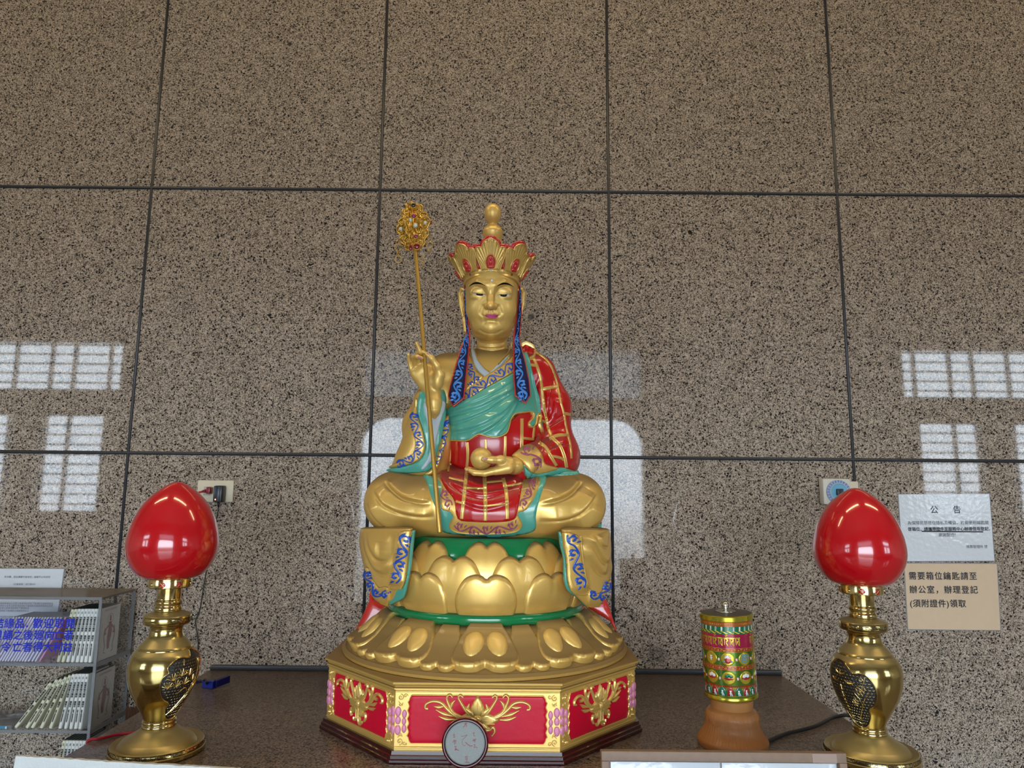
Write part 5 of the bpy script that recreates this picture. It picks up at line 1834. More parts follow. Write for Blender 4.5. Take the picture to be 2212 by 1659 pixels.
def build_pedestal():
    t = thing('octagonal_pedestal', 'octagonal red and gold pedestal with carved flowers under the statue', 'pedestal', (PC[0], PC[1], CT))

    def prism(name, layers, m, lab=None):
        V, Fc = [], []
        for s, z in layers:
            V += octagon(s, z)
        for k in range(len(layers) - 1):
            for i in range(8):
                j = (i + 1) % 8
                Fc.append((k * 8 + i, k * 8 + j, (k + 1) * 8 + j, (k + 1) * 8 + i))
        Fc += [tuple(range(7, -1, -1)), tuple((len(layers) - 1) * 8 + i for i in range(8))]
        return MB().add(V, Fc).build(name, m, t, smooth=False, label=lab)
    prism('base_moulding', [(1.004, CT + 0.0005), (1.006, CT + 0.004), (1.006, CT + 0.008), (0.997, CT + 0.0095), (0.997, CT + 0.0155), (0.988, CT + 0.017), (0.986, CT + 0.0235)], M_BURG, 'dark burgundy stepped moulding')
    z0, z1 = CT + 0.0235, 1.087
    prism('gold_body', [(0.966, z0), (0.966, z1)], M_GOLD)
    prism('top_moulding', [(0.966, z1), (0.978, z1 + 0.001), (0.979, z1 + 0.004), (0.970, z1 + 0.0055), (0.974, z1 + 0.009), (0.990, z1 + 0.0125), (0.992, z1 + 0.0165), (0.988, z1 + 0.0175)], M_GOLD)
    oc = octagon(0.966, 0)
    # faces: 0 front, 1 front right, 2 right, 7 front left, 6 left
    for fi in (0, 1, 7, 2, 6):
        a, b = np.array(oc[fi]), np.array(oc[(fi + 1) % 8])
        u = (b - a) / np.linalg.norm(b - a)
        W = np.linalg.norm(b - a)
        n = np.cross(u, (0, 0, 1.0))
        mid = (a + b) / 2
        H = z1 - z0

        def f(xy, u=u, n=n, mid=mid):
            xy = np.asarray(xy)
            return mid + xy[:, :1] * u + np.array([[0, 0, 1.0]]) * (z0 + xy[:, 1:2]), np.tile(n, (len(xy), 1)), np.ones(len(xy), bool)
        hw = W / 2
        px_, pb, pt = hw - 0.026, 0.013, H - 0.010
        c = 0.008
        # ornate panel outline with stepped corners
        o = []
        for sx, sy in ((-1, -1), (1, -1), (1, 1), (-1, 1)):
            X, Z = sx * px_, (pb if sy < 0 else pt)
            q = [(X, Z - sy * 0.014), (X - sx * 0.003, Z - sy * 0.011), (X - sx * 0.004, Z - sy * 0.006), (X - sx * 0.008, Z)]
            if (sx, sy) in ((-1, -1), (1, 1)):
                o += q
            else:
                o += q[::-1]
        # scalloped flanks beside the pink lotuses
        P = []
        for i, p in enumerate(o):
            P.append(p)
            nx = o[(i + 1) % len(o)]
            if abs(p[0] - nx[0]) < 1e-6 and abs(p[1] - nx[1]) > 0.03:
                for k in range(1, 8):
                    tt = k / 8
                    P.append((p[0] - math.copysign(0.0035 if k % 2 else 0.0, p[0]), p[1] + (nx[1] - p[1]) * tt))
        panel = MB().add(*lay(P, f, 0.006, 0.0008, 0.002, base=0.0, sink=0.0005)).build('panel', M_PANEL, t, smooth=True)
        r = MB()
        st = lambda p, w, rise=0.004, base=0.0006: r.add(*strip(p, w, f, 0.0025, rise, 0.0002, 5, base=base))
        # raised frame line round the panel
        st(np.array(P + P[:2]), 0.0022, 0.0022)
        st([(-hw, 0.005), (hw, 0.005)], 0.004, 0.0018); st([(-hw, H - 0.003), (hw, H - 0.003)], 0.004, 0.002)
        for sx in (-1, 1):
            for sy in (0, 1):
                cx, cz = sx * (hw - 0.011), (0.016 if sy == 0 else H - 0.015)
                g = 1 if sy else -1
                st(spiral((cx, cz), 0.0065, math.pi / 2 * g, 1.4, 20, 0.15, sx * g), [0.0016, 0.003, 0.002], 0.002)
                st(spiral((cx - sx * 0.010, cz + g * 0.003), 0.0045, 0, 1.2, 16, 0.2, -sx * g), 0.002, 0.002)
                st(crom([(cx + sx * 0.004, cz - g * 0.008), (cx - sx * 0.002, cz - g * 0.016), (cx - sx * 0.005, cz - g * 0.010)], 4), [0.0015, 0.003, 0.0015], 0.002)
                st(spiral((cx, cz - g * 0.014), 0.004, 0, 1.1, 12, 0.3, sx), 0.002, 0.0018)
        # flower spray
        zc = H * 0.52
        k_ = min(1.0, hw / 0.16)
        F = lambda pts: [(x * k_, zc + z * 1.05) for x, z in pts]
        st_ = st
        st = lambda p, w, rise=0.005, base=0.0006: st_(p, [q * 1.5 for q in w] if isinstance(w, list) else w * 1.3, rise, base)
        for sx in (-1, 1):
            m = lambda pts: F([(sx * x, z) for x, z in pts])
            st(crom(m([(0.022, 0.0), (0.045, 0.006), (0.062, 0.018), (0.075, 0.030), (0.092, 0.033), (0.106, 0.028), (0.108, 0.020), (0.102, 0.019)]), 6), [0.006, 0.006, 0.0055, 0.005, 0.0042, 0.004])
            st(crom(m([(0.030, 0.003), (0.050, 0.012), (0.060, 0.028), (0.064, 0.040), (0.058, 0.046), (0.052, 0.041)]), 6), [0.004, 0.005, 0.005, 0.004, 0.003])
            st(crom(m([(0.016, 0.006), (0.026, 0.018), (0.034, 0.030), (0.040, 0.040), (0.036, 0.045), (0.030, 0.041)]), 6), [0.004, 0.005, 0.004, 0.003])
            for q in (((0.050, 0.006), (0.070, 0.010), (0.086, 0.018)), ((0.046, 0.0), (0.064, 0.000), (0.080, 0.006)), ((0.056, 0.018), (0.052, 0.030), (0.046, 0.036)), ((0.022, 0.012), (0.020, 0.022), (0.017, 0.030)), ((0.070, 0.024), (0.080, 0.022), (0.090, 0.024))):
                st(crom(m(q), 5), [0.002, 0.006, 0.0008])
            st(crom(m([(0.012, -0.016), (0.024, -0.020), (0.032, -0.014), (0.036, -0.022), (0.030, -0.030)]), 6), [0.004, 0.005, 0.003])
            st(crom(m([(0.006, -0.026), (0.012, -0.034), (0.018, -0.036), (0.020, -0.030)]), 6), [0.004, 0.004, 0.003])
        st(crom(F([(0.0, -0.024), (0.004, -0.036), (0.012, -0.040), (0.014, -0.034)]), 6), [0.005, 0.004, 0.003])
        for (x, z, ang, l, w) in ((-0.017, 0.014, 140, 0.017, 0.014), (0.017, 0.014, 40, 0.017, 0.014), (-0.016, -0.013, 215, 0.017, 0.014), (0.016, -0.013, 325, 0.017, 0.014), (0, 0.023, 90, 0.022, 0.030), (0, -0.019, 270, 0.019, 0.022), (-0.023, -0.001, 180, 0.024, 0.026), (0.023, -0.001, 0, 0.024, 0.026)):
            A = math.radians(ang)
            loc = [(-l * 0.9, 0), (-l * 0.3, w * 0.48), (l * 0.35, w * 0.34), (l * 0.95, 0), (l * 0.35, -w * 0.34), (-l * 0.3, -w * 0.48)]
            pts = F([(x + px * math.cos(A) - py * math.sin(A), z + px * math.sin(A) + py * math.cos(A)) for px, py in loc])
            r.add(*lay(crom(pts, 4, True), f, 0.003, 0.005, 0.005, base=0.0008, sink=0.0))
            for d in (-0.25, 0, 0.25):
                st(F([(x + a_ * math.cos(A) - d * w * math.sin(A), z + a_ * math.sin(A) + d * w * math.cos(A)) for a_ in (-l * 0.4, l * 0.1, l * 0.55)]), 0.0013, 0.0015, 0.005)
        r.add(*lay([(0.011 * k_ * math.cos(a), zc + 0.011 * math.sin(a)) for a in np.linspace(0, 2 * math.pi, 20, endpoint=False)], f, 0.003, 0.008, 0.008, base=0.001, sink=0.0))
        for rr_, nn in ((0.0, 1), (0.004, 6), (0.0078, 11)):
            for q in range(nn):
                a = q * 2 * math.pi / nn
                P_, N_, _ = f(np.array([(rr_ * k_ * math.cos(a), zc + rr_ * math.sin(a))]))
                r.ball(P_[0] + N_[0] * (0.0092 - rr_ * 0.35), 0.0012, 6)
        r.build('gilt_relief', M_GOLDL, t, label='gilt carved flower and corner scrolls')
        pk = MB()
        for sx in (-1, 1):
            for (x, z, w, h_) in ((0.0045, 0.019, 0.014, 0.019), (0.0175, 0.0145, 0.011, 0.016), (0.0045, 0.002, 0.013, 0.016), (0.017, 0.000, 0.010, 0.014), (0.0045, -0.016, 0.014, 0.019), (0.0175, -0.0135, 0.011, 0.016)):
                cx = sx * (hw - 0.002 - x)
                cz = H * 0.47 + z
                sgn = 1 if z >= 0 else -1
                o_ = [(cx - w * 0.46, cz), (cx - w * 0.34, cz + sgn * h_ * 0.36), (cx, cz + sgn * h_ * 0.56), (cx + w * 0.34, cz + sgn * h_ * 0.36), (cx + w * 0.46, cz), (cx + w * 0.25, cz - sgn * h_ * 0.42), (cx - w * 0.25, cz - sgn * h_ * 0.42)]
                pk.add(*lay(crom([(min(max(a, -hw), hw), b) for a, b in o_], 3, True), f, 0.0022, 0.0022, 0.004, base=0.0012, sink=0.001))
        pk.build('lotus_inlay', M_PNK, t, label='pink lotus petals at the corners')
    return t


build_pedestal()

STATUE = thing('seated_statue', 'gilded seated figure with jewelled crown on a lotus throne, red robe and teal sash', 'statue', (SXC, SYC, 1.105))


# ---- lotus throne
def build_throne():
    t = STATUE
    zt = 1.3865
    MB().lathe([(0.20, 1.19), (0.215, 1.22), (0.226, 1.27), (0.224, 1.34), (0.216, zt - 0.006), (0.212, zt - 0.001), (0.205, zt), (0.001, zt)], 96, AXC).build('seed_pod', M_GRN, t, auto=40, label='glossy green lotus seat')
    MB().lathe(np.array([(0.225, 1.185)] + [(0.240 + 0.0135 * math.cos(a), 1.2085 + 0.0145 * math.sin(a)) for a in np.linspace(-1.5, 1.5, 14)] + [(0.225, 1.226)]), 96, AXC).build('green_band', M_GRN, t, label='glossy green ring')
    toc = -math.pi / 2 + 0.03
    base = [(0.215, 1.19), (0.236, 1.222), (0.247, 1.25), (0.249, 1.29), (0.241, 1.335), (0.225, 1.372), (0.214, 1.39)]
    bp = crom(base, 8)
    MB().lathe([(r - 0.010, z) for r, z in bp], 96, AXC).build('lotus_cup', M_GOLD, t) if False else None
    heart = lambda w, z0, z1: crom([(-w * 0.47, z0), (-w * 0.50, z0 + (z1 - z0) * 0.35), (-w * 0.47, z0 + (z1 - z0) * 0.62), (-w * 0.35, z0 + (z1 - z0) * 0.90), (-w * 0.18, z1), (-w * 0.06, z1 - 0.004), (0, z1 - 0.011), (w * 0.06, z1 - 0.004), (w * 0.18, z1), (w * 0.35, z0 + (z1 - z0) * 0.90), (w * 0.47, z0 + (z1 - z0) * 0.62), (w * 0.50, z0 + (z1 - z0) * 0.35), (w * 0.47, z0)], 5)
    rows = ((0.001, 0.134, 1.22, 1.379, 0.0), (0.0065, 0.150, 1.206, 1.348, 0.5), (0.0125, 0.138, 1.206, 1.310, 0.0))
    for off, w, z0, z1, ph in rows:
        mp = lathe_map([(r + off - 0.004, z) for r, z in bp], AXC, 0.249, toc)
        for k in range(-4, 5):
            a = (k + ph) * math.radians(36)
            if abs(a) > 2.4:
                continue
            x = a * 0.249
            H = lambda q, x=x, w=w, z0=z0, z1=z1: 0.0045 * (1 - ((q[:, 0] - x) / (w * 0.5)) ** 2) * np.clip((q[:, 1] - z0) / (z1 - z0), 0, 1) - 0.0025 * np.exp(-((q[:, 0] - x) / 0.006) ** 2) * np.clip((q[:, 1] - z1 + 0.06) / 0.06, 0, 1)
            V, Fc = lay(heart(w, z0, z1) + np.array([x, 0]), mp, 0.006, 0.0035, 0.009, base=0.0015, sink=0.014, hfun=H)
            mesh_obj('lotus_petal', V, Fc, M_GOLD, t)
    # spreading lower petals
    low = crom([(0.236, 1.1975), (0.254, 1.192), (0.272, 1.174), (0.294, 1.153), (0.320, 1.136), (0.342, 1.124), (0.352, 1.118)], 8)
    low = low[np.argsort(low[:, 1])]
    mp = lathe_map(low, AXC, 0.33, toc)
    MB().lathe(np.concatenate([[(0.30, 1.1055), (0.358, 1.1055), (0.360, 1.112), (0.352, 1.118)], np.array(sorted(low.tolist(), key=lambda q: q[1]))[:, :] - np.array([0.004, 0.002])]), 120, AXC).build('lotus_skirt', M_GOLD, t, auto=60)
    def wide(w, z0, z1):
        return crom([(-w * 0.30, z1), (-w * 0.42, z1 - 0.02), (-w * 0.49, z0 + 0.030), (-w * 0.50, z0 + 0.014), (-w * 0.43, z0 + 0.004), (-w * 0.28, z0), (-w * 0.11, z0 + 0.0015), (0, z0 + 0.0065), (w * 0.11, z0 + 0.0015), (w * 0.28, z0), (w * 0.43, z0 + 0.004), (w * 0.50, z0 + 0.014), (w * 0.49, z0 + 0.030), (w * 0.42, z1 - 0.02), (w * 0.30, z1)], 5)
    for k in range(-3, 4):
        x = k * math.radians(36) * 0.33
        # small petal between the large ones
        xm = x + math.radians(18) * 0.33
        if k < 3:
            V, Fc = lay(wide(0.085, 1.1215, 1.195) + np.array([xm, 0]), mp, 0.003, 0.003, 0.0022, base=0.004, sink=0.010, hfun=lambda q: 0.005 * np.clip((1.134 - q[:, 1]) / 0.013, 0, 1) ** 2)
            mesh_obj('lotus_petal', V, Fc, M_GOLD, t)
        V, Fc = lay(wide(0.150, 1.1225, 1.1965) + np.array([x, 0]), mp, 0.003, 0.004, 0.0022, base=0.008, sink=0.014, hfun=lambda q: 0.007 * np.clip((1.138 - q[:, 1]) / 0.015, 0, 1) ** 2)
        o = mesh_obj('lotus_petal', V, Fc, M_GOLD, t)
        b = MB()
        for s in (-1, 1):
            cx = x + s * 0.0290
            el = [(cx + 0.0275 * math.sin(a) * (1 - 0.10 * math.cos(a)) + s * 0.003 * math.cos(a), 1.160 - 0.0235 * math.cos(a)) for a in np.linspace(0, 2 * math.pi, 28, endpoint=False)]
            b.add(*lay(el, mp, 0.004, 0.011, 0.020, base=0.0095, sink=0.004))
        b.build('petal_boss', M_GOLDH, o)
    # red cloth hanging behind the throne
    for s, xs in ((-1, [(800, 1255), (806, 1296), (835, 1310), (850, 1318), (838, 1335), (800, 1352), (763, 1372), (783, 1330), (797, 1300)]), (1, [(1303, 1290), (1270, 1312), (1285, 1322), (1318, 1342), (1334, 1368), (1322, 1330), (1312, 1300)])):
        def f(xy):
            return at_many(xy, 1.955 - (np.asarray(xy)[:, 1] - 1250) * 0.0002), np.tile((0, -1.0, 0), (len(xy), 1)), np.ones(len(xy), bool)
        V, Fc = lay(xs, f, 5, 0.006, 12, back=0.02)
        mesh_obj('robe_train', V, Fc, M_REDC, t, label='coral red cloth hanging behind the throne')


build_throne()


# ---- head, in a frame of its own: x right, y away from the viewer, z up; unit about one photo pixel
HO = at(1062, 650, 1.866)
_d = rays([(1062, 650)])[0]; _d /= np.linalg.norm(_d)
HS = ((HO - CAM) @ _fw) / F_PX * 0.965
HX = _rt
HZ = np.cross(HX, _d); HZ /= np.linalg.norm(HZ)
HY = np.cross(HZ, HX)
HR = np.stack([HX, HY, HZ], 0)


def hw_(P):
    return HO + (np.asarray(P, float) * HS) @ HR


def build_head():
    f = Field((-82, -92, -128), (82, 84, 84), 1.15)
    f.ell((0, 2, 26), (58.5, 69, 72))
    f.ell((0, -6, -23), (54, 58, 58), k=22)
    f.ell((0, -10, -51), (46, 44, 35), k=16)
    f.ell((0, -42, -64), (18, 16, 15), k=16)
    for s in (-1, 1):
        f.ell((s * 30, -36, -18), (24, 22, 27), k=14)
        f.ell((s * 21, -32, -52), (18, 18, 16), k=14)
    f.ell((0, -2, -74), (43, 40, 16), k=8)
    # brows to nose
    for s in (-1, 1):
        f.chain([(s * 5, -63, 20), (s * 10, -63, 33), (s * 27, -56, 40), (s * 45, -39, 33)], [4, 4.5, 4.5, 4], k=9)
        f.ell((s * 27.5, -72, 18), (17, 12, 15), k=9, op='s')
        f.ell((s * 27.5, -47, 19), (19.5, 13.5, 15), k=3)
        f.ell((s * 27.5, -49, 8.5), (18, 11.5, 9), k=3.5)
    f.chain([(0, -64, 38), (0, -67, 22), (0, -72.5, 4), (0, -79, -9)], [4.6, 4.8, 5.6, 7.6], k=7)
    f.ell((0, -77, -11), (8.5, 9, 7.2), k=4)
    for s in (-1, 1):
        f.ell((s * 9.5, -69, -11.5), (5.4, 7.5, 6.2), k=4)
        f.ell((s * 5.6, -75, -18.6), (2.6, 4.5, 1.6), k=2, op='s')
    for s in (-1, 1):
        pts = [(s * x, f.front(s * x, z) - 0.3, z) for x, z in ((43, 18), (39, 25.5), (29, 30), (19, 26), (12.5, 17))]
        f.chain(pts, 1.0, k=2.5, op='s')
    # mouth mound, lips, chin
    f.ell((0, -54, -33), (21, 12, 12), k=9)
    for s in (-1, 1):
        f.ell((s * 5.0, -65, -30.3), (9, 5, 3.3), k=2.0)
    f.ell((0, -65, -36.3), (11.0, 5.4, 4.2), k=1.6)
    f.chain([(s_ * 2.6, -67.5, z_) for s_, z_ in ((-1, -20), (-1.2, -27))], 1.3, k=3)
    f.chain([(s_ * 2.6, -67.5, z_) for s_, z_ in ((1, -20), (1.2, -27))], 1.3, k=3)
    yl = [(x, f.front(x, -33.2), -33.2 + 0.004 * x * x) for x in (-17, -12, -6, 0, 6, 12, 17)]
    f.chain([(x, y + 0.1, z) for x, y, z in yl], [0.7, 0.9, 0.8, 0.8, 0.8, 0.9, 0.7], k=1.0, op='s')
    for s in (-1, 1):
        yy = [f.front(s * x, z) for x, z in ((16.5, -32.5), (19.5, -32.0))]
        f.chain([(s * 16.5, yy[0] - 0.6, -32.5), (s * 20, yy[1] - 0.6, -31.5)], 1.4, k=3, op='s')
        yy = [f.front(s * x, z) for x, z in ((15, -38), (14, -45))]
        f.chain([(s * 15.5, yy[0] - 1.8, -38), (s * 13.5, yy[1] - 1.8, -46)], 2.4, k=6, op='s')
        yy = [f.front(s * x, z) for x, z in ((17, -13), (21, -25))]
        f.chain([(s * 17, yy[0] - 1.2, -13), (s * 22, yy[1] - 1.6, -26)], 2.0, k=7, op='s')
    f.ell((0, f.front(0, -44) - 2.0, -44), (11, 4.5, 3.6), k=5, op='s')
    f.ell((0, -53, -58), (15, 12, 11), k=10)
    yy = [f.front(x, -70 - 0.0) for x in (-20, 0, 20)]
    f.chain([(x, f.front(x, z) - 0.4, z) for x, z in ((-24, -64), (-14, -69.5), (0, -71.5), (14, -69.5), (24, -64))], 1.0, k=5, op='s')
    # neck with its three rings
    f.chain([(0, 8, -48), (0, 14, -84), (0, 16, -106), (0, 18, -126)], [33, 33, 34, 44], k=5)
    for z in (-87, -96, -106):
        pts = [(x, f.front(x, z + 0.0035 * x * x) - 0.2, z + 0.0035 * x * x) for x in (-27, -21, -14, -7, 0, 7, 14, 21, 27)]
        f.chain(pts, 1.5, k=2.5, op='s')
    # long ears
    for s in (-1, 1):
        f.chain([(s * 60, 8, 14), (s * 63, 10, -14), (s * 60, 6, -44), (s * 57, 4, -67)], [8, 6.0, 6.5, 7.0], k=4, flat=((0.3 * s, 1, 0), 0.62))
        f.chain([(s * 60, 2, 24), (s * 67, 4, 27), (s * 72.5, 8, 16), (s * 71, 8, -8), (s * 65, 4, -34)], [3.4, 3.6, 3.6, 3.2, 2.4], k=2.5)
        f.chain([(s * 62, 0, 16), (s * 66, 2, 6), (s * 64, 0, -14)], [2.4, 2.4, 1.5], k=2)
        f.chain([(s * 66.5, -3, 18), (s * 68.5, 0, 2), (s * 66, -2, -20)], [2.0, 2.2, 1.0], k=2, op='s')
    V, Fc = f.net(1)
    V = hw_(V)
    o = mesh_obj('head', V, Fc, M_GOLDH, STATUE, label='golden face with lowered eyes, long ears and ringed neck')
    T = Target((V, Fc))
    H = lambda nm, pts, m, rise, base, step=1.2, sm=4, edge=1.0, lab=None: mesh_obj(nm, *lay(crom(ZH(pts), sm, True) if sm else np.array(ZH(pts)), T.hit, step, rise * HS, edge, base * HS, 0.8 * HS, None, 1), m, o, label=lab)
    H('eyebrow', [(305, 545), (370, 480), (450, 452), (540, 470), (635, 530), (560, 500), (455, 492), (380, 505)], M_BLK, 0.7, 0.35, lab='painted black eyebrow')
    H('eyebrow', [(858, 540), (940, 480), (1020, 462), (1110, 490), (1198, 558), (1120, 520), (1025, 500), (940, 510)], M_BLK, 0.7, 0.35, lab='painted black eyebrow')
    for sx, pts, pup, lid in ((0, [(385, 678), (440, 684), (520, 692), (600, 700), (632, 712), (600, 722), (520, 724), (450, 712)], [(447, 688), (520, 694), (585, 700), (580, 720), (520, 723), (462, 713)], [(360, 660), (420, 672), (500, 680), (580, 690), (640, 712)]),
                              (1, [(878, 714), (910, 708), (1000, 708), (1080, 702), (1128, 692), (1080, 726), (1000, 744), (920, 732)], [(925, 710), (1000, 712), (1056, 708), (1048, 735), (1000, 744), (940, 734)], [(868, 718), (920, 700), (1000, 700), (1080, 694), (1150, 688)])):
        pts, pup = [[(x, c_ + (y - c_) * 1.2) for x, y in q] for q, c_ in ((pts, np.mean([p[1] for p in pts])), (pup, np.mean([p[1] for p in pup])))]
        H('eye_white', pts, M_EYEW, 0.5, 0.25, lab='narrow white of the lowered eye')
        H('iris', pup, M_BLK, 0.5, 0.7, 1.0, lab='black iris under the lid')
        mb = MB()
        mb.add(*strip(crom(ZH(lid), 5), [0.5, 1.4, 1.5, 1.3, 0.5], T.hit, 1.2, 0.8 * HS, 0.4 * HS, 3, 0.4 * HS))
        mb.build('eyeliner', M_BLK, o)
    H('lips', [(628, 1108), (690, 1092), (735, 1092), (757, 1098), (780, 1092), (830, 1094), (880, 1110), (868, 1140), (830, 1170), (757, 1180), (690, 1168), (645, 1140)], M_LIP, 0.5, 0.3, lab='pink lips')
    P, N, ok = T.hit(ZH([(757, 430)]))
    MB().ball(P[0], 3.4 * HS, 14).build('forehead_jewel', paint('pearl white', (0.85, 0.84, 0.80), 0.2), o, label='white jewel between the brows')
    return o, T, (V, Fc)


HEAD, T_HEAD, HEAD_M = build_head()


# ---- body masses
def P_(px, py, Y):
    return at(px, py, Y)


def build_masses():
    B = {}
    h = 0.0042
    f = Field((-0.40, 1.70, 1.36), (0.30, 2.06, 1.93), h)
    f.ell(P_(1062, 866, 1.925), (0.125, 0.095, 0.125))
    f.cap(P_(968, 806, 1.930), P_(1150, 808, 1.930), 0.056, k=0.05)
    f.cap(P_(1030, 800, 1.915), P_(1098, 800, 1.915), 0.045, k=0.04)
    f.ell(P_(1060, 960, 1.905), (0.135, 0.110, 0.13), k=0.05)
    f.chain([P_(957, 822, 1.93), P_(912, 920, 1.905), P_(905, 985, 1.875)], [0.056, 0.047, 0.043], k=0.03)
    V, Fc = f.net(3)
    V = folds(V, Fc, [(ZB([(300, 600), (270, 800), (200, 950), (215, 1150)]), -0.004, 4), (ZB([(250, 880), (215, 1000), (230, 1200)]), -0.003, 3), (ZB([(440, 260), (520, 330), (590, 420)]), -0.002, 4)])
    B['torso'] = (V, Fc)
    # red covered arm
    f = Field((-0.05, 1.66, 1.45), (0.30, 2.06, 1.92), 0.0036)
    f.chain([P_(1158, 808, 1.930), P_(1190, 878, 1.925), P_(1199, 975, 1.895)], [0.056, 0.050, 0.049], k=0.03)
    f.chain([P_(1206, 978, 1.89), P_(1160, 1003, 1.80), P_(1135, 1008, 1.765)], [0.048, 0.040, 0.034], k=0.035)
    f.ell(P_(1200, 1000, 1.87), (0.055, 0.075, 0.055), k=0.04)
    V, Fc = f.net(3)
    V = folds(V, Fc, [(ZB([(1600, 880), (1580, 700), (1560, 520)]), 0.007, 6), (ZB([(1650, 880), (1660, 760), (1650, 600)]), 0.006, 6), (ZB([(1620, 980), (1720, 850), (1740, 680)]), 0.007, 6), (ZB([(1530, 1140), (1620, 1070), (1740, 970), (1880, 860)]), 0.008, 7),
                      (ZB([(1540, 1165), (1660, 1130), (1780, 1085), (1900, 1085)]), 0.007, 6), (ZB([(1690, 1240), (1800, 1190), (1910, 1190)]), 0.006, 6)])
    B['arm'] = (V, Fc)
    # crossed legs
    f = Field((-0.42, 1.62, 1.36), (0.30, 2.02, 1.60), 0.0026)
    f.chain([P_(985, 1066, 1.90), P_(858, 1084, 1.815)], [0.080, 0.071], k=0.02)
    f.chain([P_(851, 1086, 1.805), P_(925, 1092, 1.765), P_(1030, 1108, 1.735)], [0.071, 0.064, 0.050], k=0.03)
    f.chain([P_(1125, 1066, 1.90), P_(1238, 1088, 1.815)], [0.080, 0.071], k=0.02)
    f.chain([P_(1244, 1090, 1.805), P_(1180, 1095, 1.765), P_(1085, 1110, 1.735)], [0.071, 0.064, 0.050], k=0.03)
    f.ell(P_(1055, 1075, 1.82), (0.15, 0.10, 0.058), k=0.05)
    f.cap(P_(880, 1126, 1.80), P_(1228, 1130, 1.80), 0.040, 0.040, k=0.03)
    f.cap(P_(960, 1128, 1.745), P_(1150, 1130, 1.745), 0.030, 0.030, k=0.03)
    V, Fc = f.net(3)
    V = folds(V, Fc, [(ZC([(650, 395), (560, 395), (430, 360), (330, 285), (280, 215)]), 0.008, 8), (ZC([(680, 500), (560, 510), (400, 480), (260, 410), (180, 300)]), 0.009, 8), (ZC([(400, 640), (270, 590), (180, 510), (130, 400)]), 0.008, 7),
                      (ZC([(1890, 215), (1850, 270), (1790, 330), (1690, 378), (1540, 408)]), 0.008, 8), (ZC([(2010, 330), (1960, 410), (1870, 490), (1740, 538), (1540, 545)]), 0.009, 8), (ZC([(2085, 440), (2040, 540), (1960, 600), (1860, 640)]), 0.008, 7)])
    B['legs'] = (V, Fc)
    # raised forearm's hanging sleeve
    f = Field((-0.36, 1.66, 1.43), (-0.06, 1.96, 1.79), 0.0036)
    f.chain([P_(926, 868, 1.800), P_(922, 930, 1.815), P_(905, 990, 1.825)], [0.040, 0.046, 0.052], k=0.03)
    f.chain([P_(918, 975, 1.82), P_(872, 1018, 1.82)], [0.05, 0.030], k=0.04)
    f.cap(P_(935, 940, 1.82), P_(935, 1015, 1.82), 0.035, 0.035, k=0.04)
    V, Fc = f.net(3)
    B['sleeve'] = (V, Fc)
    return B


BODY = build_masses()
mesh_obj('robe_body', *BODY['torso'], M_GOLD, STATUE)
mesh_obj('draped_arm', *BODY['arm'], M_RED, STATUE, label='red robe over the arm holding the pearl')
mesh_obj('crossed_legs', *BODY['legs'], M_GOLD, STATUE)
mesh_obj('raised_sleeve', *BODY['sleeve'], M_GOLD, STATUE)
T_ALL = Target(*BODY.values())
T_BODY = Target(BODY['torso'], BODY['arm'], BODY['legs'], HEAD_M)
T_SLV = Target(BODY['sleeve'], BODY['torso'])


LAYER = {}


def add_layer(name, pts, m, tgt, rise=0.004, edge=4.0, base=0.0, step=3.0, sm=5, hf=None, closed=True, label=None, smooth=3, sink=0.004):
    o = crom(pts, sm, True) if sm else np.array(pts)
    V, Fc = lay(o, tgt.hit if isinstance(tgt, Target) else tgt, step, rise, edge, base, sink, hf, smooth)
    LAYER.setdefault(name, []).append((V, Fc))
    return mesh_obj(name, V, Fc, m, STATUE, label=label)


def strokes(name, L, m, tgt, rise=0.0025, base=0.0, step=2.0, cross=5, parent=None, label=None, sink=0.002):
    mb = MB()
    fn = tgt.hit if isinstance(tgt, Target) else tgt
    for p, w in L:
        mb.add(*strip(p, w, fn, step, rise, sink, cross, base))
    return mb.build(name, m, parent or STATUE, label=label)


def vine(path, amp, period, w=3.0, phase=0, leaf=True):
    """scrolling vine along a photo polyline: list of (points, widths)"""
    P = resample(crom(path, 6), 1.0)
    n = len(P)
    T = np.gradient(P, axis=0)
    T /= np.linalg.norm(T, axis=1)[:, None] + 1e-9
    Nn = np.stack([-T[:, 1], T[:, 0]], 1)
    s = np.arange(n)
    out = []
    m = max(1, int(round(n / period)))
    per = n / m
    amp0, amp1 = amp if isinstance(amp, tuple) else (amp, amp)
    w0, w1 = w if isinstance(w, tuple) else (w, w)
    A_ = amp0 + (amp1 - amp0) * s / n
    wave = P + Nn * (A_ * 0.72 * np.sin((s / per + phase) * math.pi))[:, None]
    out.append((wave[::2], [w0 * 0.9, (w0 + w1) * 0.5, w1 * 0.95]))
    for k in range(m):
        i = int((k + 0.5) * per)
        if i >= n:
            break
        amp, w = A_[i], w0 + (w1 - w0) * i / n
        sg = 1 if (k + phase) % 2 < 1 else -1
        c = P[i] - Nn[i] * sg * amp * 0.18
        a0 = math.atan2(*(Nn[i] * sg)[::-1])
        R = min(amp * 0.72, per * 0.42)
        out.append((spiral(c, R, a0, 0.95, 18, 0.25, sg), [w * 0.9, w * 1.1, w * 1.25]))
        if leaf:
            e = P[i] - Nn[i] * sg * amp * 0.78
            for d in (-0.30, 0.02, 0.34):
                q = e + T[i] * per * d
                out.append((crom([q + Nn[i] * sg * amp * 0.55, q + Nn[i] * sg * amp * 0.20 + T[i] * per * 0.05, q - Nn[i] * sg * amp * 0.12 + T[i] * per * 0.14], 4), [w * 0.4, w * 1.15, w * 0.35]))
    return out


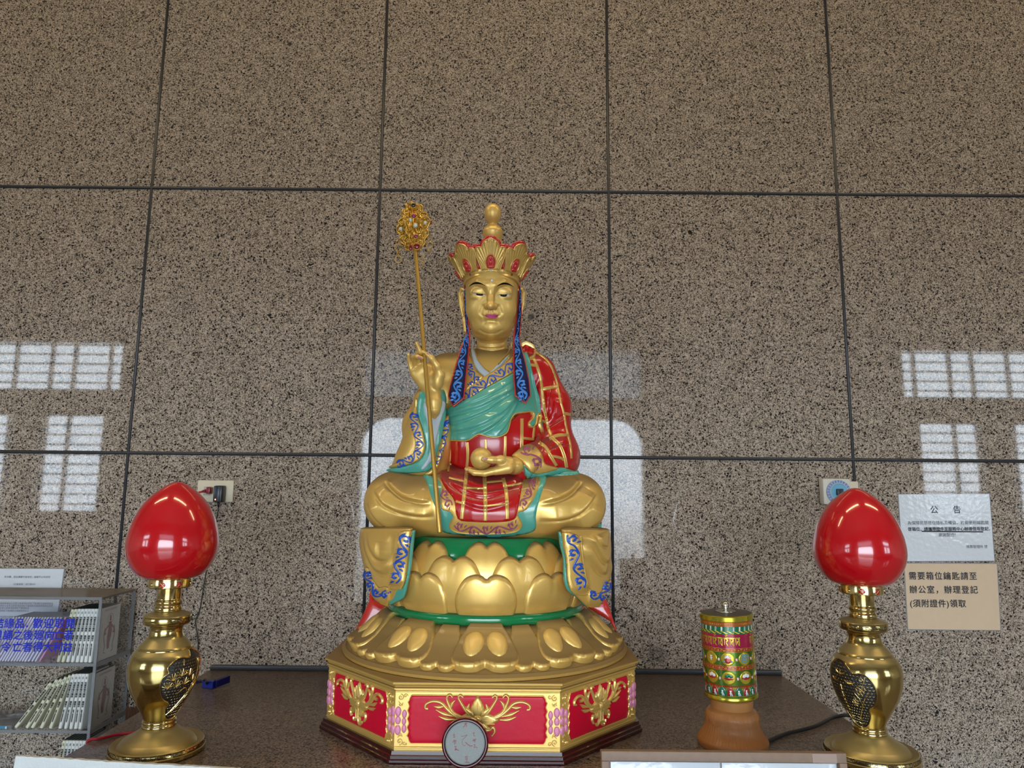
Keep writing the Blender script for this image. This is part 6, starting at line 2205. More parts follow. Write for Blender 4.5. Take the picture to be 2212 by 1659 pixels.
def fold_fn(curves):
    C = [(crom(c, 6), a, w) for c, a, w in curves]
    return lambda q: sum(fold_height(np.asarray(q), c, a, w) for c, a, w in C)


def build_robes():
    # teal facing, gold border and red cloth that hang from the lap
    lap_t = ZC([(585, 172), (640, 185), (760, 210), (900, 190), (1300, 200), (1500, 185), (1605, 185), (1570, 300), (1535, 420), (1515, 520), (1505, 632), (1330, 674), (1150, 686), (900, 668), (760, 645), (718, 590), (697, 470), (660, 370), (620, 240)])
    add_layer('lap_lining', lap_t, M_TEAL, T_BODY, 0.003, 3, 0.0015, 4, 3, label='teal lining hanging from the lap')
    lap_g = ZC([(700, 185), (735, 270), (728, 340), (738, 455), (800, 478), (836, 512), (798, 590), (870, 640), (1100, 652), (1330, 640), (1404, 592), (1392, 540), (1366, 492), (1440, 462), (1515, 350), (1545, 200), (1300, 190), (900, 190)])
    add_layer('lap_border', lap_g, M_GOLD, T_BODY, 0.004, 3, 0.004, 3.5, 3, label='gold border with mauve scrolls')
    red = ZB([(600, 1120), (585, 1250), (545, 1400)]) + ZC([(722, 200), (755, 280), (795, 330), (850, 400), (880, 530), (1000, 552), (1200, 556), (1330, 536), (1362, 470), (1400, 300), (1425, 205)]) + [(1150, 1010), (1165, 985), (1170, 940)] + ZB([(1575, 1010), (1500, 900), (1400, 820), (1200, 1000), (1000, 1050), (800, 1100)])
    sag = fold_fn([(ZB([(620, 1310), (800, 1400), (1000, 1430), (1300, 1330)])[::-1], 0.004, 6), (ZC([(760, 180), (900, 260), (1100, 320), (1300, 290), (1420, 210)])[::-1], 0.005, 6), (ZC([(790, 260), (950, 350), (1100, 380), (1300, 330)])[::-1], 0.005, 6), (ZC([(900, 400), (1050, 450), (1200, 440), (1330, 400)])[::-1], 0.004, 6)])
    _ = ([(ZB([(620, 1310), (800, 1400), (1000, 1430), (1300, 1330)]), -0.004, 5), (ZC([(760, 180), (900, 260), (1100, 320), (1300, 290), (1420, 210)]), 0.005, 4), (ZC([(790, 260), (950, 350), (1100, 380), (1300, 330)]), -0.004, 4), (ZC([(900, 400), (1050, 450), (1200, 440), (1330, 400)]), 0.004, 4)])
    add_layer('red_robe', red, M_RED, T_BODY, 0.004, 3, 0.0095, 3.0, 3, hf=sag, label='red patchwork robe')
    sh = ZB([(1400, 130), (1480, 140), (1560, 190), (1660, 270), (1740, 400), (1700, 700), (1680, 900), (1600, 1080), (1500, 1000), (1420, 700), (1380, 300)])
    add_layer('red_robe', sh, M_RED, T_BODY, 0.002, 3, 0.0015, 4, 3)
    # collars
    add_layer('inner_collar', ZB([(880, 82), (868, 190), (885, 300), (935, 395), (1005, 462), (1082, 428), (1000, 360), (935, 270), (898, 170), (893, 90)]), M_WHT, T_BODY, 0.003, 2, 0.002, 2.2, 2, label='pale white under-collar')
    add_layer('inner_collar', ZB([(1068, 412), (1100, 408), (1200, 330), (1262, 240), (1266, 228), (1180, 300)]), M_WHT, T_BODY, 0.003, 2, 0.002, 2.2, 2)
    add_layer('left_lapel', ZB([(800, 90), (862, 210), (928, 390), (1012, 470), (905, 548), (800, 640), (770, 500)]), M_GOLD, T_BODY, 0.004, 3, 0.003, 2.6, 0, label='gold lapel with blue scrolls')
    band = ZB([(1330, 215), (1262, 290), (1190, 355), (1075, 425), (1000, 475), (900, 560), (810, 640), (700, 740), (600, 850), (600, 885), (690, 800), (800, 745), (900, 692), (1010, 612), (1200, 494), (1340, 410)])
    add_layer('crossing_lapel', band, M_GOLD, T_BODY, 0.005, 3, 0.009, 2.6, 0, label='gold lapel with blue scrolls')
    strokes('lapel_piping', [(ZB([(1262, 300), (1190, 365), (1075, 437), (1000, 488), (900, 572), (810, 650)]), 1.3), (ZB([(1320, 408), (1200, 484), (1010, 600), (900, 678), (800, 730), (690, 785)]), 1.3), (ZB([(862, 230), (925, 400), (1000, 470)]), 1.2), (ZB([(890, 160), (935, 290), (1010, 385), (1060, 420)]), 1.2), (ZB([(1295, 130), (1250, 240), (1150, 345)]), 1.2)], M_GOLDL, T_BODY, 0.002, 0.0132)
    strokes('lapel_scrollwork', vine(ZB([(1300, 345), (1200, 425), (1060, 520), (930, 610), (830, 690), (700, 770)]), 10.5, 21, 4.6), M_BLUE, T_BODY, 0.0016, 0.0138, 1.6, label='blue scrollwork')
    strokes('lapel_scrollwork', vine(ZB([(850, 330), (880, 430), (930, 500), (860, 570)]), 8, 17, 4.2), M_BLUE, T_BODY, 0.0016, 0.0068, 1.6, label='blue scrollwork')
    # teal sash
    bot = ZB([(606, 1138), (740, 1136), (830, 1140), (885, 1122), (950, 1080), (1000, 1085), (1060, 1103), (1130, 1105), (1180, 1092), (1228, 1060), (1250, 1000), (1272, 920), (1312, 872), (1400, 856), (1455, 848), (1478, 876), (1468, 920), (1440, 955), (1440, 990), (1468, 1008), (1498, 975), (1510, 890), (1530, 858), (1546, 890), (1534, 960), (1556, 1030), (1576, 1062)])
    right = ZB([(1566, 900), (1535, 700), (1505, 480), (1465, 300), (1430, 240), (1330, 250), (1335, 410)])
    top = ZB([(1200, 494), (1010, 612), (900, 692), (800, 745), (690, 800), (604, 872)])
    R_ = lambda p: ZB(p)[::-1]
    fo = fold_fn([(R_([(620, 905), (800, 862), (1000, 792), (1200, 680), (1300, 590)]), 0.0055, 6), (R_([(640, 985), (800, 945), (1000, 860), (1190, 730), (1310, 620)]), 0.005, 6), (R_([(700, 835), (900, 765), (1100, 665), (1290, 520)]), 0.004, 5), (R_([(640, 1060), (850, 1030), (1060, 955), (1220, 830), (1310, 690)]), 0.005, 6),
                  (R_([(900, 1085), (1040, 1030), (1180, 930), (1270, 800), (1320, 700)]), 0.0055, 6), (R_([(1130, 1095), (1215, 1000), (1290, 850), (1340, 720)]), 0.004, 5), (ZB([(1545, 900), (1520, 780), (1500, 560), (1480, 340)]), 0.005, 5)])
    add_layer('teal_sash', bot + right + top, M_TEAL, T_BODY, 0.004, 2.5, 0.0135, 1.6, 0, hf=fo, label='teal sash pulled across the chest')
    strokes('sash_trim', [(crom(bot, 4), 3.6)], M_GOLDL, T_BODY, 0.0065, 0.0135, 1.6, 7, label='gold edge of the sash')
    T_RED = Target(BODY['arm'], BODY['torso'], BODY['legs'], *LAYER['red_robe'])
    # gold bands of the patchwork
    g = []
    for p, w in (([(1545, 195), (1650, 268), (1722, 370), (1772, 520), (1802, 680), (1842, 830), (1872, 1000), (1915, 1180), (1925, 1320)], 30), ([(1530, 270), (1572, 380), (1602, 500), (1622, 680), (1640, 800), (1660, 900), (1680, 1000), (1722, 1100), (1800, 1180), (1850, 1300), (1872, 1415)], 44),
                 ([(1622, 588), (1700, 572), (1782, 558)], 50), ([(1490, 332), (1560, 342)], 44), ([(1838, 842), (1912, 856)], 44), ([(1582, 912), (1655, 935)], 40), ([(1690, 1115), (1780, 1078), (1890, 1070)], 44), ([(1580, 1150), (1650, 1200), (1702, 1290), (1765, 1395)], 44), ([(1690, 1290), (1800, 1310), (1845, 1335)], 40),
                 ([(636, 1160), (640, 1300), (625, 1465)], 38), ([(826, 1150), (832, 1300), (812, 1520)], 46), ([(1020, 1120), (1022, 1200), (1022, 1290)], 44), ([(1226, 1085), (1226, 1180), (1222, 1300)], 46), ([(1402, 900), (1402, 1050), (1400, 1220)], 46), ([(548, 1345), (612, 1362)], 40), ([(1412, 1105), (1512, 1118)], 40), ([(1535, 985), (1525, 1060), (1522, 1130)], 34)):
        g.append((crom(ZB(p), 5), w * 0.2049))
    for p, w in (([(945, 170), (926, 330), (905, 535)], 44), ([(1094, 190), (1100, 380), (1100, 550)], 46), ([(1248, 205), (1274, 330), (1280, 535)], 44), ([(800, 196), (930, 228)], 22), ([(940, 280), (1100, 286)], 22), ([(1100, 236), (1250, 222)], 22), ([(1270, 266), (1420, 240)], 24), ([(858, 392), (918, 410)], 28), ([(1112, 430), (1272, 414)], 26)):
        g.append((crom(ZC(p), 5), w * 0.2622))
    strokes('patchwork_bands', g, M_GOLDL, T_RED, 0.0010, 0.0006, 2.2, 5, label='gold bands of the patchwork robe', sink=0.002)
    gl = []
    for p, w in g:
        if w > 7:
            for d in (-0.22, 0.22):
                T = np.gradient(p, axis=0); T /= np.linalg.norm(T, axis=1)[:, None]
                gl.append((p + np.stack([-T[:, 1], T[:, 0]], 1) * w * d, w * 0.24))
    strokes('band_piping', gl, M_GOLDL, T_RED, 0.0012, 0.0012, 2.2, 5, sink=0.0)
    # shoulder clasp
    strokes('shoulder_clasp', [(crom(ZB([(1400, 150), (1450, 130), (1510, 160), (1535, 210), (1520, 265), (1470, 285)]), 6), 7.5)], M_GOLDL, T_BODY, 0.008, 0.004, 1.6, 7)
    mb = MB()
    for q in resample(crom(ZB([(1400, 145), (1450, 126), (1512, 158), (1537, 212), (1520, 268), (1465, 290)]), 6), 2.4):
        P, N, ok = T_BODY.hit([q])
        if ok[0]:
            mb.ball(P[0] + N[0] * 0.012, 0.0014, 6)
    mb.build('clasp_beads', M_GOLDL, STATUE)
    # lap border scrolls
    vs = vine(ZC([(850, 575), (960, 605), (1100, 612), (1240, 605), (1360, 565)]), 9, 28, 4.4) + vine(ZC([(755, 310), (775, 390), (830, 440)]), 10, 24, 4.4) + vine(ZC([(1500, 230), (1470, 320), (1420, 400), (1385, 440)]), 9, 24, 4.4)
    strokes('lap_scrollwork', vs, M_MAUVE, T_BODY, 0.0016, 0.0085, 1.6, label='mauve scrollwork')
    strokes('lap_piping', [(crom(ZC([(742, 275), (738, 345), (748, 445), (805, 468), (848, 512), (812, 585), (875, 628), (1100, 640), (1326, 628), (1392, 588), (1380, 540), (1356, 488), (1432, 452), (1505, 350), (1530, 215)]), 4), 1.3)], M_GOLDL, T_BODY, 0.0018, 0.0082, 1.6)
    # sleeve hem over the forearm that holds the pearl
    add_layer('sleeve_lining', ZB([(1285, 1308), (1390, 1340), (1450, 1420), (1560, 1470), (1790, 1415), (1905, 1435), (2010, 1482), (1800, 1500), (1600, 1512), (1440, 1505), (1420, 1400), (1350, 1345)]), M_TEAL, T_RED, 0.005, 3, 0.003, 2.6, 3, label='teal sleeve lining')
    add_layer('sleeve_border', ZB([(1300, 1300), (1400, 1214), (1480, 1188), (1560, 1220), (1615, 1310), (1640, 1378), (1780, 1420), (1560, 1478), (1470, 1440), (1400, 1350)]), M_GOLD, T_RED, 0.004, 3, 0.005, 2.6, 3, label='gold sleeve border')
    strokes('sleeve_scrollwork', vine(ZB([(1400, 1280), (1480, 1270), (1530, 1330), (1570, 1420)]), 10, 22, 4.6), M_MAUVE, T_RED, 0.0016, 0.0095, 1.6, label='mauve scrollwork')
    # raised sleeve: gold border, teal and white lining
    add_layer('sleeve_lining', ZB([(350, 615), (318, 680), (302, 780), (318, 900), (352, 1000), (382, 1150), (372, 1260), (300, 1350), (150, 1400), (10, 1425), (0, 1455), (150, 1470), (330, 1462), (450, 1420), (520, 1220), (560, 1050), (592, 850), (608, 720), (600, 640), (565, 590), (480, 640)]), M_TEAL, T_SLV, 0.004, 3, 0.003, 2.6, 3, label='teal lining of the raised sleeve')
    add_layer('inner_sleeve', ZB([(372, 740), (392, 900), (420, 1050), (430, 1200), (400, 1320), (335, 1420), (380, 1420), (470, 1300), (490, 1150), (530, 950), (575, 740), (480, 700)]), M_WHT, T_SLV, 0.003, 3, 0.0065, 2.6, 3, label='pale inner sleeve')
    add_layer('sleeve_border', ZB([(300, 690), (285, 780), (255, 900), (262, 1040), (285, 1160), (265, 1260), (180, 1320), (60, 1385), (20, 1420), (150, 1398), (300, 1348), (372, 1258), (382, 1150), (352, 1000), (318, 900), (302, 780)]), M_GOLD, T_SLV, 0.004, 2.5, 0.0055, 2.4, 3, label='gold border of the raised sleeve')
    strokes('sleeve_scrollwork', vine(ZB([(285, 840), (290, 960), (318, 1080), (335, 1180), (290, 1290), (180, 1350), (110, 1375)]), 8.5, 20, 4.4), M_BLUE, T_SLV, 0.0016, 0.0095, 1.5, label='blue scrollwork')
    add_layer('sleeve_border', ZB([(612, 740), (604, 880), (570, 1050), (530, 1220), (470, 1400), (380, 1470), (420, 1490), (500, 1440), (560, 1240), (596, 1060), (615, 900)]), M_GOLD, T_SLV, 0.004, 2, 0.006, 2.4, 3)
    strokes('sleeve_scrollwork', vine(ZB([(600, 920), (575, 1080), (540, 1240), (480, 1400)]), 3.2, 14, 2.0, leaf=False), M_BLUE, T_SLV, 0.0014, 0.0098, 1.5)


build_robes()


# ---- hanging hems over the throne
def loft(sec, n=170, e=3.6):
    V = []
    a = np.linspace(0, 2 * math.pi, n, endpoint=False)
    for py, xl, xr, Yc, d, sl in sec:
        c, s = np.cos(a), np.sin(a)
        px = (xl + xr) / 2 + (xr - xl) / 2 * np.sign(c) * np.abs(c) ** (2 / e)
        Y = Yc + sl * (px - (xl + xr) / 2) + d * np.sign(s) * np.abs(s) ** (2 / e)
        V.append(at_many(np.stack([px, np.full(n, py)], 1), Y))
    m = len(sec)
    V = np.concatenate(V)
    Fq = np.array([(i * n + j, (i + 1) * n + j, (i + 1) * n + (j + 1) % n, i * n + (j + 1) % n) for i in range(m - 1) for j in range(n)])
    return V, Fq, n, m


def build_hems():
    zs = lambda Z, y, a, b: (Z([(a, y)])[0], Z([(b, y)])[0])
    def secs(Z, L, sl):
        ys = [l[0] for l in L]
        yy = np.linspace(ys[0], ys[-1], 110)
        C = crom([(l[0], l[1], l[2], l[3], l[4]) for l in L], 10)
        out = []
        for y in yy:
            v = [np.interp(y, C[:, 0], C[:, k]) for k in range(1, 5)]
            a, b = zs(Z, y, v[0], v[1])
            out.append((a[1], a[0], b[0], v[2], v[3], sl))
        return out
    L1 = secs(ZE, [(60, 420, 900, 1.775, 0.02), (80, 200, 1080, 1.772, 0.050), (130, 150, 1092, 1.772, 0.058), (300, 132, 1065, 1.772, 0.055), (500, 150, 1035, 1.770, 0.050), (700, 195, 1012, 1.768, 0.044), (900, 240, 985, 1.762, 0.038), (1050, 262, 965, 1.757, 0.034), (1180, 318, 905, 1.753, 0.028), (1300, 372, 840, 1.752, 0.022), (1400, 450, 770, 1.751, 0.016), (1475, 610, 690, 1.750, 0.008)], -0.00105)
    L2 = secs(ZF, [(50, 300, 560, 1.775, 0.02), (75, 165, 800, 1.772, 0.050), (140, 150, 848, 1.772, 0.058), (300, 165, 864, 1.772, 0.055), (500, 190, 866, 1.770, 0.050), (640, 200, 880, 1.768, 0.044), (800, 215, 850, 1.762, 0.038), (950, 255, 826, 1.757, 0.033), (1040, 350, 785, 1.753, 0.026), (1120, 430, 745, 1.751, 0.018), (1198, 520, 630, 1.750, 0.008)], 0.00105)
    for nm, L, Z, cur in (('left', L1, ZE, [([(700, 180), (680, 350), (640, 560), (560, 650), (450, 590), (340, 400), (280, 180)], 0.006, 9), ([(720, 500), (680, 760), (600, 870), (510, 880), (380, 780), (260, 500), (210, 180)], 0.007, 10), ([(690, 1100), (740, 850), (820, 500), (870, 170)], 0.010, 8)]),
                          ('right', L2, ZF, [([(800, 745), (700, 690), (590, 520), (520, 350), (450, 190)], 0.008, 8), ([(800, 575), (720, 510), (620, 330), (540, 190)], 0.008, 8), ([(790, 335), (700, 305), (640, 170)], 0.006, 6), ([(405, 180), (425, 450), (470, 750), (520, 980)], 0.010, 8)])):
        V, Fq, n, m = loft(L)
        V2 = V
        for _ in range(1):
            V2 = folds(V2, Fq, [(Z(c), a, w) for c, a, w in cur])
        Fc = Fq.tolist() + [tuple(range(n)), tuple((m - 1) * n + j for j in range(n - 1, -1, -1))]
        o = mesh_obj('hanging_hem', V2, Fc, M_GOLD, STATUE, label='gold robe hem hanging over the lotus throne')
        T = Target((V2, Fq))
        sg = lambda p: Z(p)
        if nm == 'left':
            bo = Z([(880, 150), (840, 330), (830, 480), (770, 760), (720, 1000), (700, 1110), (690, 1185), (880, 1190), (950, 1060), (1000, 800), (1035, 500), (1060, 250), (1085, 140)])
            te = Z([(1085, 140), (1060, 300), (1030, 550), (1000, 830), (955, 1060), (890, 1180), (690, 1185), (675, 1320), (665, 1465), (760, 1430), (880, 1370), (935, 1280), (985, 1050), (1030, 830), (1060, 550), (1085, 300), (1105, 150)])
            b2 = Z([(235, 800), (250, 1010), (300, 1150), (380, 1320), (530, 1440), (665, 1470), (680, 1190), (600, 1130), (500, 1150), (420, 1060), (340, 940), (300, 800)])
            v1 = vine(Z([(975, 190), (930, 380), (900, 560), (850, 760), (820, 920), (800, 1060)]), 12.5, 28, 6.6)
            v2 = vine(Z([(270, 850), (330, 1040), (430, 1220), (560, 1300), (660, 1200)]), 8, 21, 5.0)
            pip = [(Z([(1010, 300), (990, 560), (960, 800), (920, 1020), (850, 1120), (700, 1110)]), 1.3), (Z([(880, 180), (830, 480), (770, 780), (700, 1100), (680, 1190), (668, 1465)]), 1.6)]
        else:
            bo = Z([(150, 150), (175, 330), (215, 520), (228, 780), (275, 950), (370, 1030), (530, 1035), (520, 940), (480, 780), (440, 560), (415, 400), (400, 200), (260, 130)])
            te = Z([(130, 140), (155, 330), (200, 520), (205, 800), (255, 970), (360, 1045), (420, 1100), (515, 1190), (540, 1040), (370, 1030), (275, 950), (228, 780), (215, 520), (175, 330), (150, 150)])
            b2 = Z([(545, 930), (530, 1060), (520, 1185), (620, 1205), (700, 1180), (765, 1075), (825, 950), (850, 800), (770, 900), (690, 1000), (600, 980)])
            v1 = vine(Z([(230, 170), (330, 300), (330, 450), (370, 620), (400, 790), (450, 920)]), 12.5, 28, 6.6)
            v2 = vine(Z([(560, 960), (610, 1060), (700, 1060), (770, 960), (820, 850)]), 8, 21, 5.0)
            pip = [(Z([(215, 250), (262, 520), (280, 780), (330, 930), (420, 995), (520, 995)]), 1.3), (Z([(405, 190), (430, 450), (475, 760), (530, 980), (520, 1180)]), 1.6)]
        add_layer('hem_border', bo, M_GOLD, T, 0.0035, 2, 0.001, 2.4, 3)
        add_layer('hem_border', b2, M_GOLD, T, 0.003, 2, 0.001, 2.4, 3)
        mid, sl = np.mean([l[1] + l[2] for l in L[12:80]]) / 2, L[0][5]
        def fl(xy):
            xy = np.asarray(xy)
            return at_many(xy, np.interp(xy[:, 1], [l[0] for l in L], [l[3] - l[4] * 0.93 for l in L]) + 0.002 + sl * 0.92 * (xy[:, 0] - mid)), np.tile((sl * 700, -0.7, 0), (len(xy), 1)), np.ones(len(xy), bool)
        V, Fc = lay(crom(te, 3, True), fl, 2.0, 0.002, 2, back=0.006, smooth=0)
        mesh_obj('hem_lining', V, Fc, M_TEAL, STATUE, label='teal lining of the hem')
        strokes('hem_scrollwork', v1 + v2, M_BLUE, T, 0.0016, 0.0046, 1.5, label='blue scrollwork')
        strokes('hem_piping', pip, M_GOLDL, T, 0.0022, 0.0042, 1.5)
    # teal edges peeping out below the knees
    for pts in (ZC([(150, 540), (160, 575), (200, 600), (225, 598), (190, 570)]), ZC([(2010, 600), (2050, 585), (2062, 560), (2055, 610), (2020, 635)])):
        def f(xy):
            return at_many(xy, np.full(len(xy), 1.80)), np.tile((0, -1.0, 0), (len(xy), 1)), np.ones(len(xy), bool)
        V, Fc = lay(pts, f, 3, 0.006, 4, back=0.02)
        mesh_obj('knee_lining', V, Fc, M_TEAL, STATUE)


build_hems()


# ---- crown
def build_crown():
    tl = math.radians(19)
    ax = np.array([0, math.sin(tl), math.cos(tl)])
    fr = np.array([0, -math.cos(tl), math.sin(tl)])
    sd = np.array([1.0, 0, 0])
    C0 = np.array([0, 1.0, 39.5])
    R0 = 61.5

    def cone(a, v, flare, off=0.0):
        rd = fr * math.cos(a) + sd * math.sin(a)
        n = rd * math.cos(flare) - ax * math.sin(flare)
        return C0 + rd * (R0 + v * math.sin(flare)) + ax * (v * math.cos(flare)) + n * off, n

    def cmap(a0, flare, off=0.0):
        def f(xy):
            xy = np.asarray(xy)
            Pp, Nn = [], []
            for u, v in xy:
                p, n = cone(a0 + u / (R0 + 0.35 * max(v, 0)), v, flare, off)
                Pp.append(hw_(p)); Nn.append(n @ HR)
            return np.array(Pp), np.array(Nn), np.ones(len(xy), bool)
        return f
    band = MB()
    for r0, z0, r1, z1 in ((61.0, -4, 62.8, -3), (62.8, -3, 63.2, 9), (63.2, 9, 61.0, 10)):
        pass
    n = 72
    prof = [(58, -5), (62.5, -5), (63.6, -3.5), (62.6, -2), (62.8, 8), (64, 10), (62.5, 12), (57, 12)]
    V, Fc = [], []
    for r, z in prof:
        for k in range(n):
            a = k * 2 * math.pi / n
            rd = fr * math.cos(a) + sd * math.sin(a)
            V.append(hw_(C0 + rd * r + ax * z))
    m = len(prof)
    for i in range(m - 1):
        for j in range(n):
            Fc.append((i * n + j, i * n + (j + 1) % n, (i + 1) * n + (j + 1) % n, (i + 1) * n + j))
    root = mesh_obj('crown', V, Fc, M_GOLDL, STATUE, label='five-leaf gold and red crown')
    fl = math.radians(30)
    out = [(-20.5, 8), (-24.5, 22), (-29.5, 40), (-32.5, 54), (-31, 61), (-26, 63.5), (-20, 62), (-17.5, 60), (-17, 67), (-12, 75.5), (-5, 80), (0, 81), (5, 80), (12, 75.5), (17, 67), (17.5, 60), (20, 62), (26, 63.5), (31, 61), (32.5, 54), (29.5, 40), (24.5, 22), (20.5, 8)]
    out = [(x * 0.96, 8 + (y - 8) * 0.89) for x, y in out]
    for k in (-2, -1, 0, 1, 2):
        a0 = k * math.radians(45.5)
        out_ = out
        big = [(x * 1.13 + math.copysign(2.5, x) * (1 if abs(x) > 12 else 0), y + (6.0 if y > 44 else 0)) for x, y in out]
        V, Fc = lay(crom(big, 3, True), cmap(a0, fl, -4.0), 4.0, 2.2 * HS, 3, back=4.0 * HS, smooth=0)
        leaf = mesh_obj('crown_leaf', V, Fc, M_REDB, root, label='red backing leaf of the crown')
        mp = cmap(a0, fl, 0)
        def flute(q):
            an = np.arctan2(q[:, 0], q[:, 1] + 6)
            return -1.5 * HS * (0.5 + 0.5 * np.cos(an * 64)) * np.clip((q[:, 1] - 12) / 8, 0, 1)
        V, Fc = lay(crom(out, 3, True), mp, 1.6, 2.0 * HS, 2.5, base=-1.5 * HS, sink=4 * HS, hfun=flute, smooth=0)
        g = MB().add(V, Fc)
        oc = crom(out, 3)
        g.add(*strip(oc, 2.2, mp, 2, 2.2 * HS, 0.5 * HS, 5, 0.3 * HS, smooth=0))
        ins = oc * np.array([0.86, 0.93]) + np.array([0, 1.5])
        g.add(*strip(ins, 1.1, mp, 2, 1.2 * HS, 0.5 * HS, 3, 0.3 * HS, smooth=0))
        for q in resample(ins * np.array([0.94, 0.96]), 7.5):
            p, nn, _ = mp([q])
            g.ball(p[0] + nn[0] * 0.6 * HS, 0.75 * HS, 6)
        for x in ():
            g.add(*strip([(x * 0.9, 36), (x * 1.0 + 0.2 * x, 52 + (10 - abs(x) * 0.6))], [0.6, 1.4], mp, 3, 1.2 * HS, 0.4 * HS, 3, 0.2 * HS, smooth=0))
        g.build('gold_face', M_GOLDL, leaf)
        fg = MB()
        fg.add(*lay([(9.6 * math.sin(t) * (1 + 0.10 * math.cos(t)), 24 - 15 * math.cos(t)) for t in np.linspace(0, 2 * math.pi, 26, endpoint=False)], mp, 2.2, 2.6 * HS, 5, base=0.3 * HS, sink=1 * HS, smooth=0))
        fg.add(*lay([(-7.5, 10.5), (7.5, 10.5), (8.6, 14), (5.5, 18.5), (-5.5, 18.5), (-8.6, 14)], mp, 2, 3.4 * HS, 3, base=1.5 * HS, smooth=0))
        fg.add(*lay([(5 * math.cos(t), 23 + 6.5 * math.sin(t)) for t in np.linspace(0, 2 * math.pi, 18, endpoint=False)], mp, 2, 4.2 * HS, 4, base=1.2 * HS, smooth=0))
        p, nn, _ = mp([(0, 31.5)])
        fg.ball(p[0] + nn[0] * 3.6 * HS, 3.2 * HS, 12)
        fg.build('seated_figure', M_REDC, leaf, label='small red seated figure in relief')
        ed = [(11 * math.sin(t) * (1 + 0.10 * math.cos(t)), 24 - 16.8 * math.cos(t)) for t in np.linspace(0.5, 2 * math.pi - 0.5, 26)]
        MB().add(*strip(ed, 1.8, mp, 2, 2.2 * HS, 0.4 * HS, 5, 0.3 * HS, smooth=0)).build('figure_frame', M_GOLDL, leaf)
    bmap = cmap(0, 0.0, 1.2)
    sc = []
    mb = MB()
    for a in (-1.25, -0.62, 0, 0.62, 1.25):
        for s in (-1, 1):
            mb.add(*strip(crom([(a * 62 + s * 3, 4), (a * 62 + s * 8, 6), (a * 62 + s * 13, 2.5), (a * 62 + s * 18, 3.5)], 4), [1.4, 1.8, 0.8], bmap, 2, 1.0 * HS, 0.4 * HS, 3, 0.0, smooth=0))
    for u in np.linspace(-125, 125, 84):
        p, nn, _ = bmap([(u, 10.5)])
        mb.ball(p[0], 1.0 * HS, 6)
    mb.build('band_ornament', M_GOLDL, root)
    for a, m_, nm in ((0, paint('white jewel', (0.8, 0.8, 0.78), 0.15), 'white jewel'), (-0.80, M_GEMR, 'red jewel'), (0.80, M_GEMR, 'red jewel'), (1.45, M_GEMR, 'red jewel'), (-1.45, M_GEMR, 'red jewel')):
        p, nn, _ = bmap([(a * 62, 5 if a == 0 else 3)])
        MB().ball(p[0] + nn[0] * 0.5 * HS, 2.6 * HS, 12).build('crown_jewel', m_, root, label=nm)
    # hair dome and topknot
    def hl(prof, name, m_):
        V, Fc = [], []
        n = 48
        for r, z in prof:
            for k in range(n):
                a = k * 2 * math.pi / n
                V.append(hw_(np.array([2.5, 24, 0]) + np.array([r * math.cos(a), r * math.sin(a), z])))
        for i in range(len(prof) - 1):
            for j in range(n):
                Fc.append((i * n + j, i * n + (j + 1) % n, (i + 1) * n + (j + 1) % n, (i + 1) * n + j))
        Fc.append(tuple((len(prof) - 1) * n + j for j in range(n)))
        return mesh_obj(name, V, Fc, m_, STATUE)
    pr = crom([(46, 92), (32, 112), (22, 128), (19.5, 138), (21.5, 150), (20.5, 160), (13.5, 168), (9.8, 172), (13, 177), (17.5, 187), (17.8, 198), (14.5, 208), (8, 214.5), (0.6, 216.5)], 8)
    hl(pr * np.array([1.03, 1.0]) + np.array([0, 0]), 'topknot', M_GOLDH)['label'] = 'smooth gold double-gourd topknot'


build_crown()


# ---- ribbons that fall from the crown
def over(tgt, table, gap):
    ys, Ys = zip(*table)
    def f(xy):
        xy = np.asarray(xy)
        Yt = np.interp(xy[:, 1], ys, Ys)
        P, N, ok = tgt.hit(xy)
        Y = np.where(ok & (P[:, 1] - gap < Yt), P[:, 1] - gap, Yt)
        d = rays(xy)
        return at_many(xy, Y), -d / np.linalg.norm(d, axis=1)[:, None], np.ones(len(xy), bool)
    return f


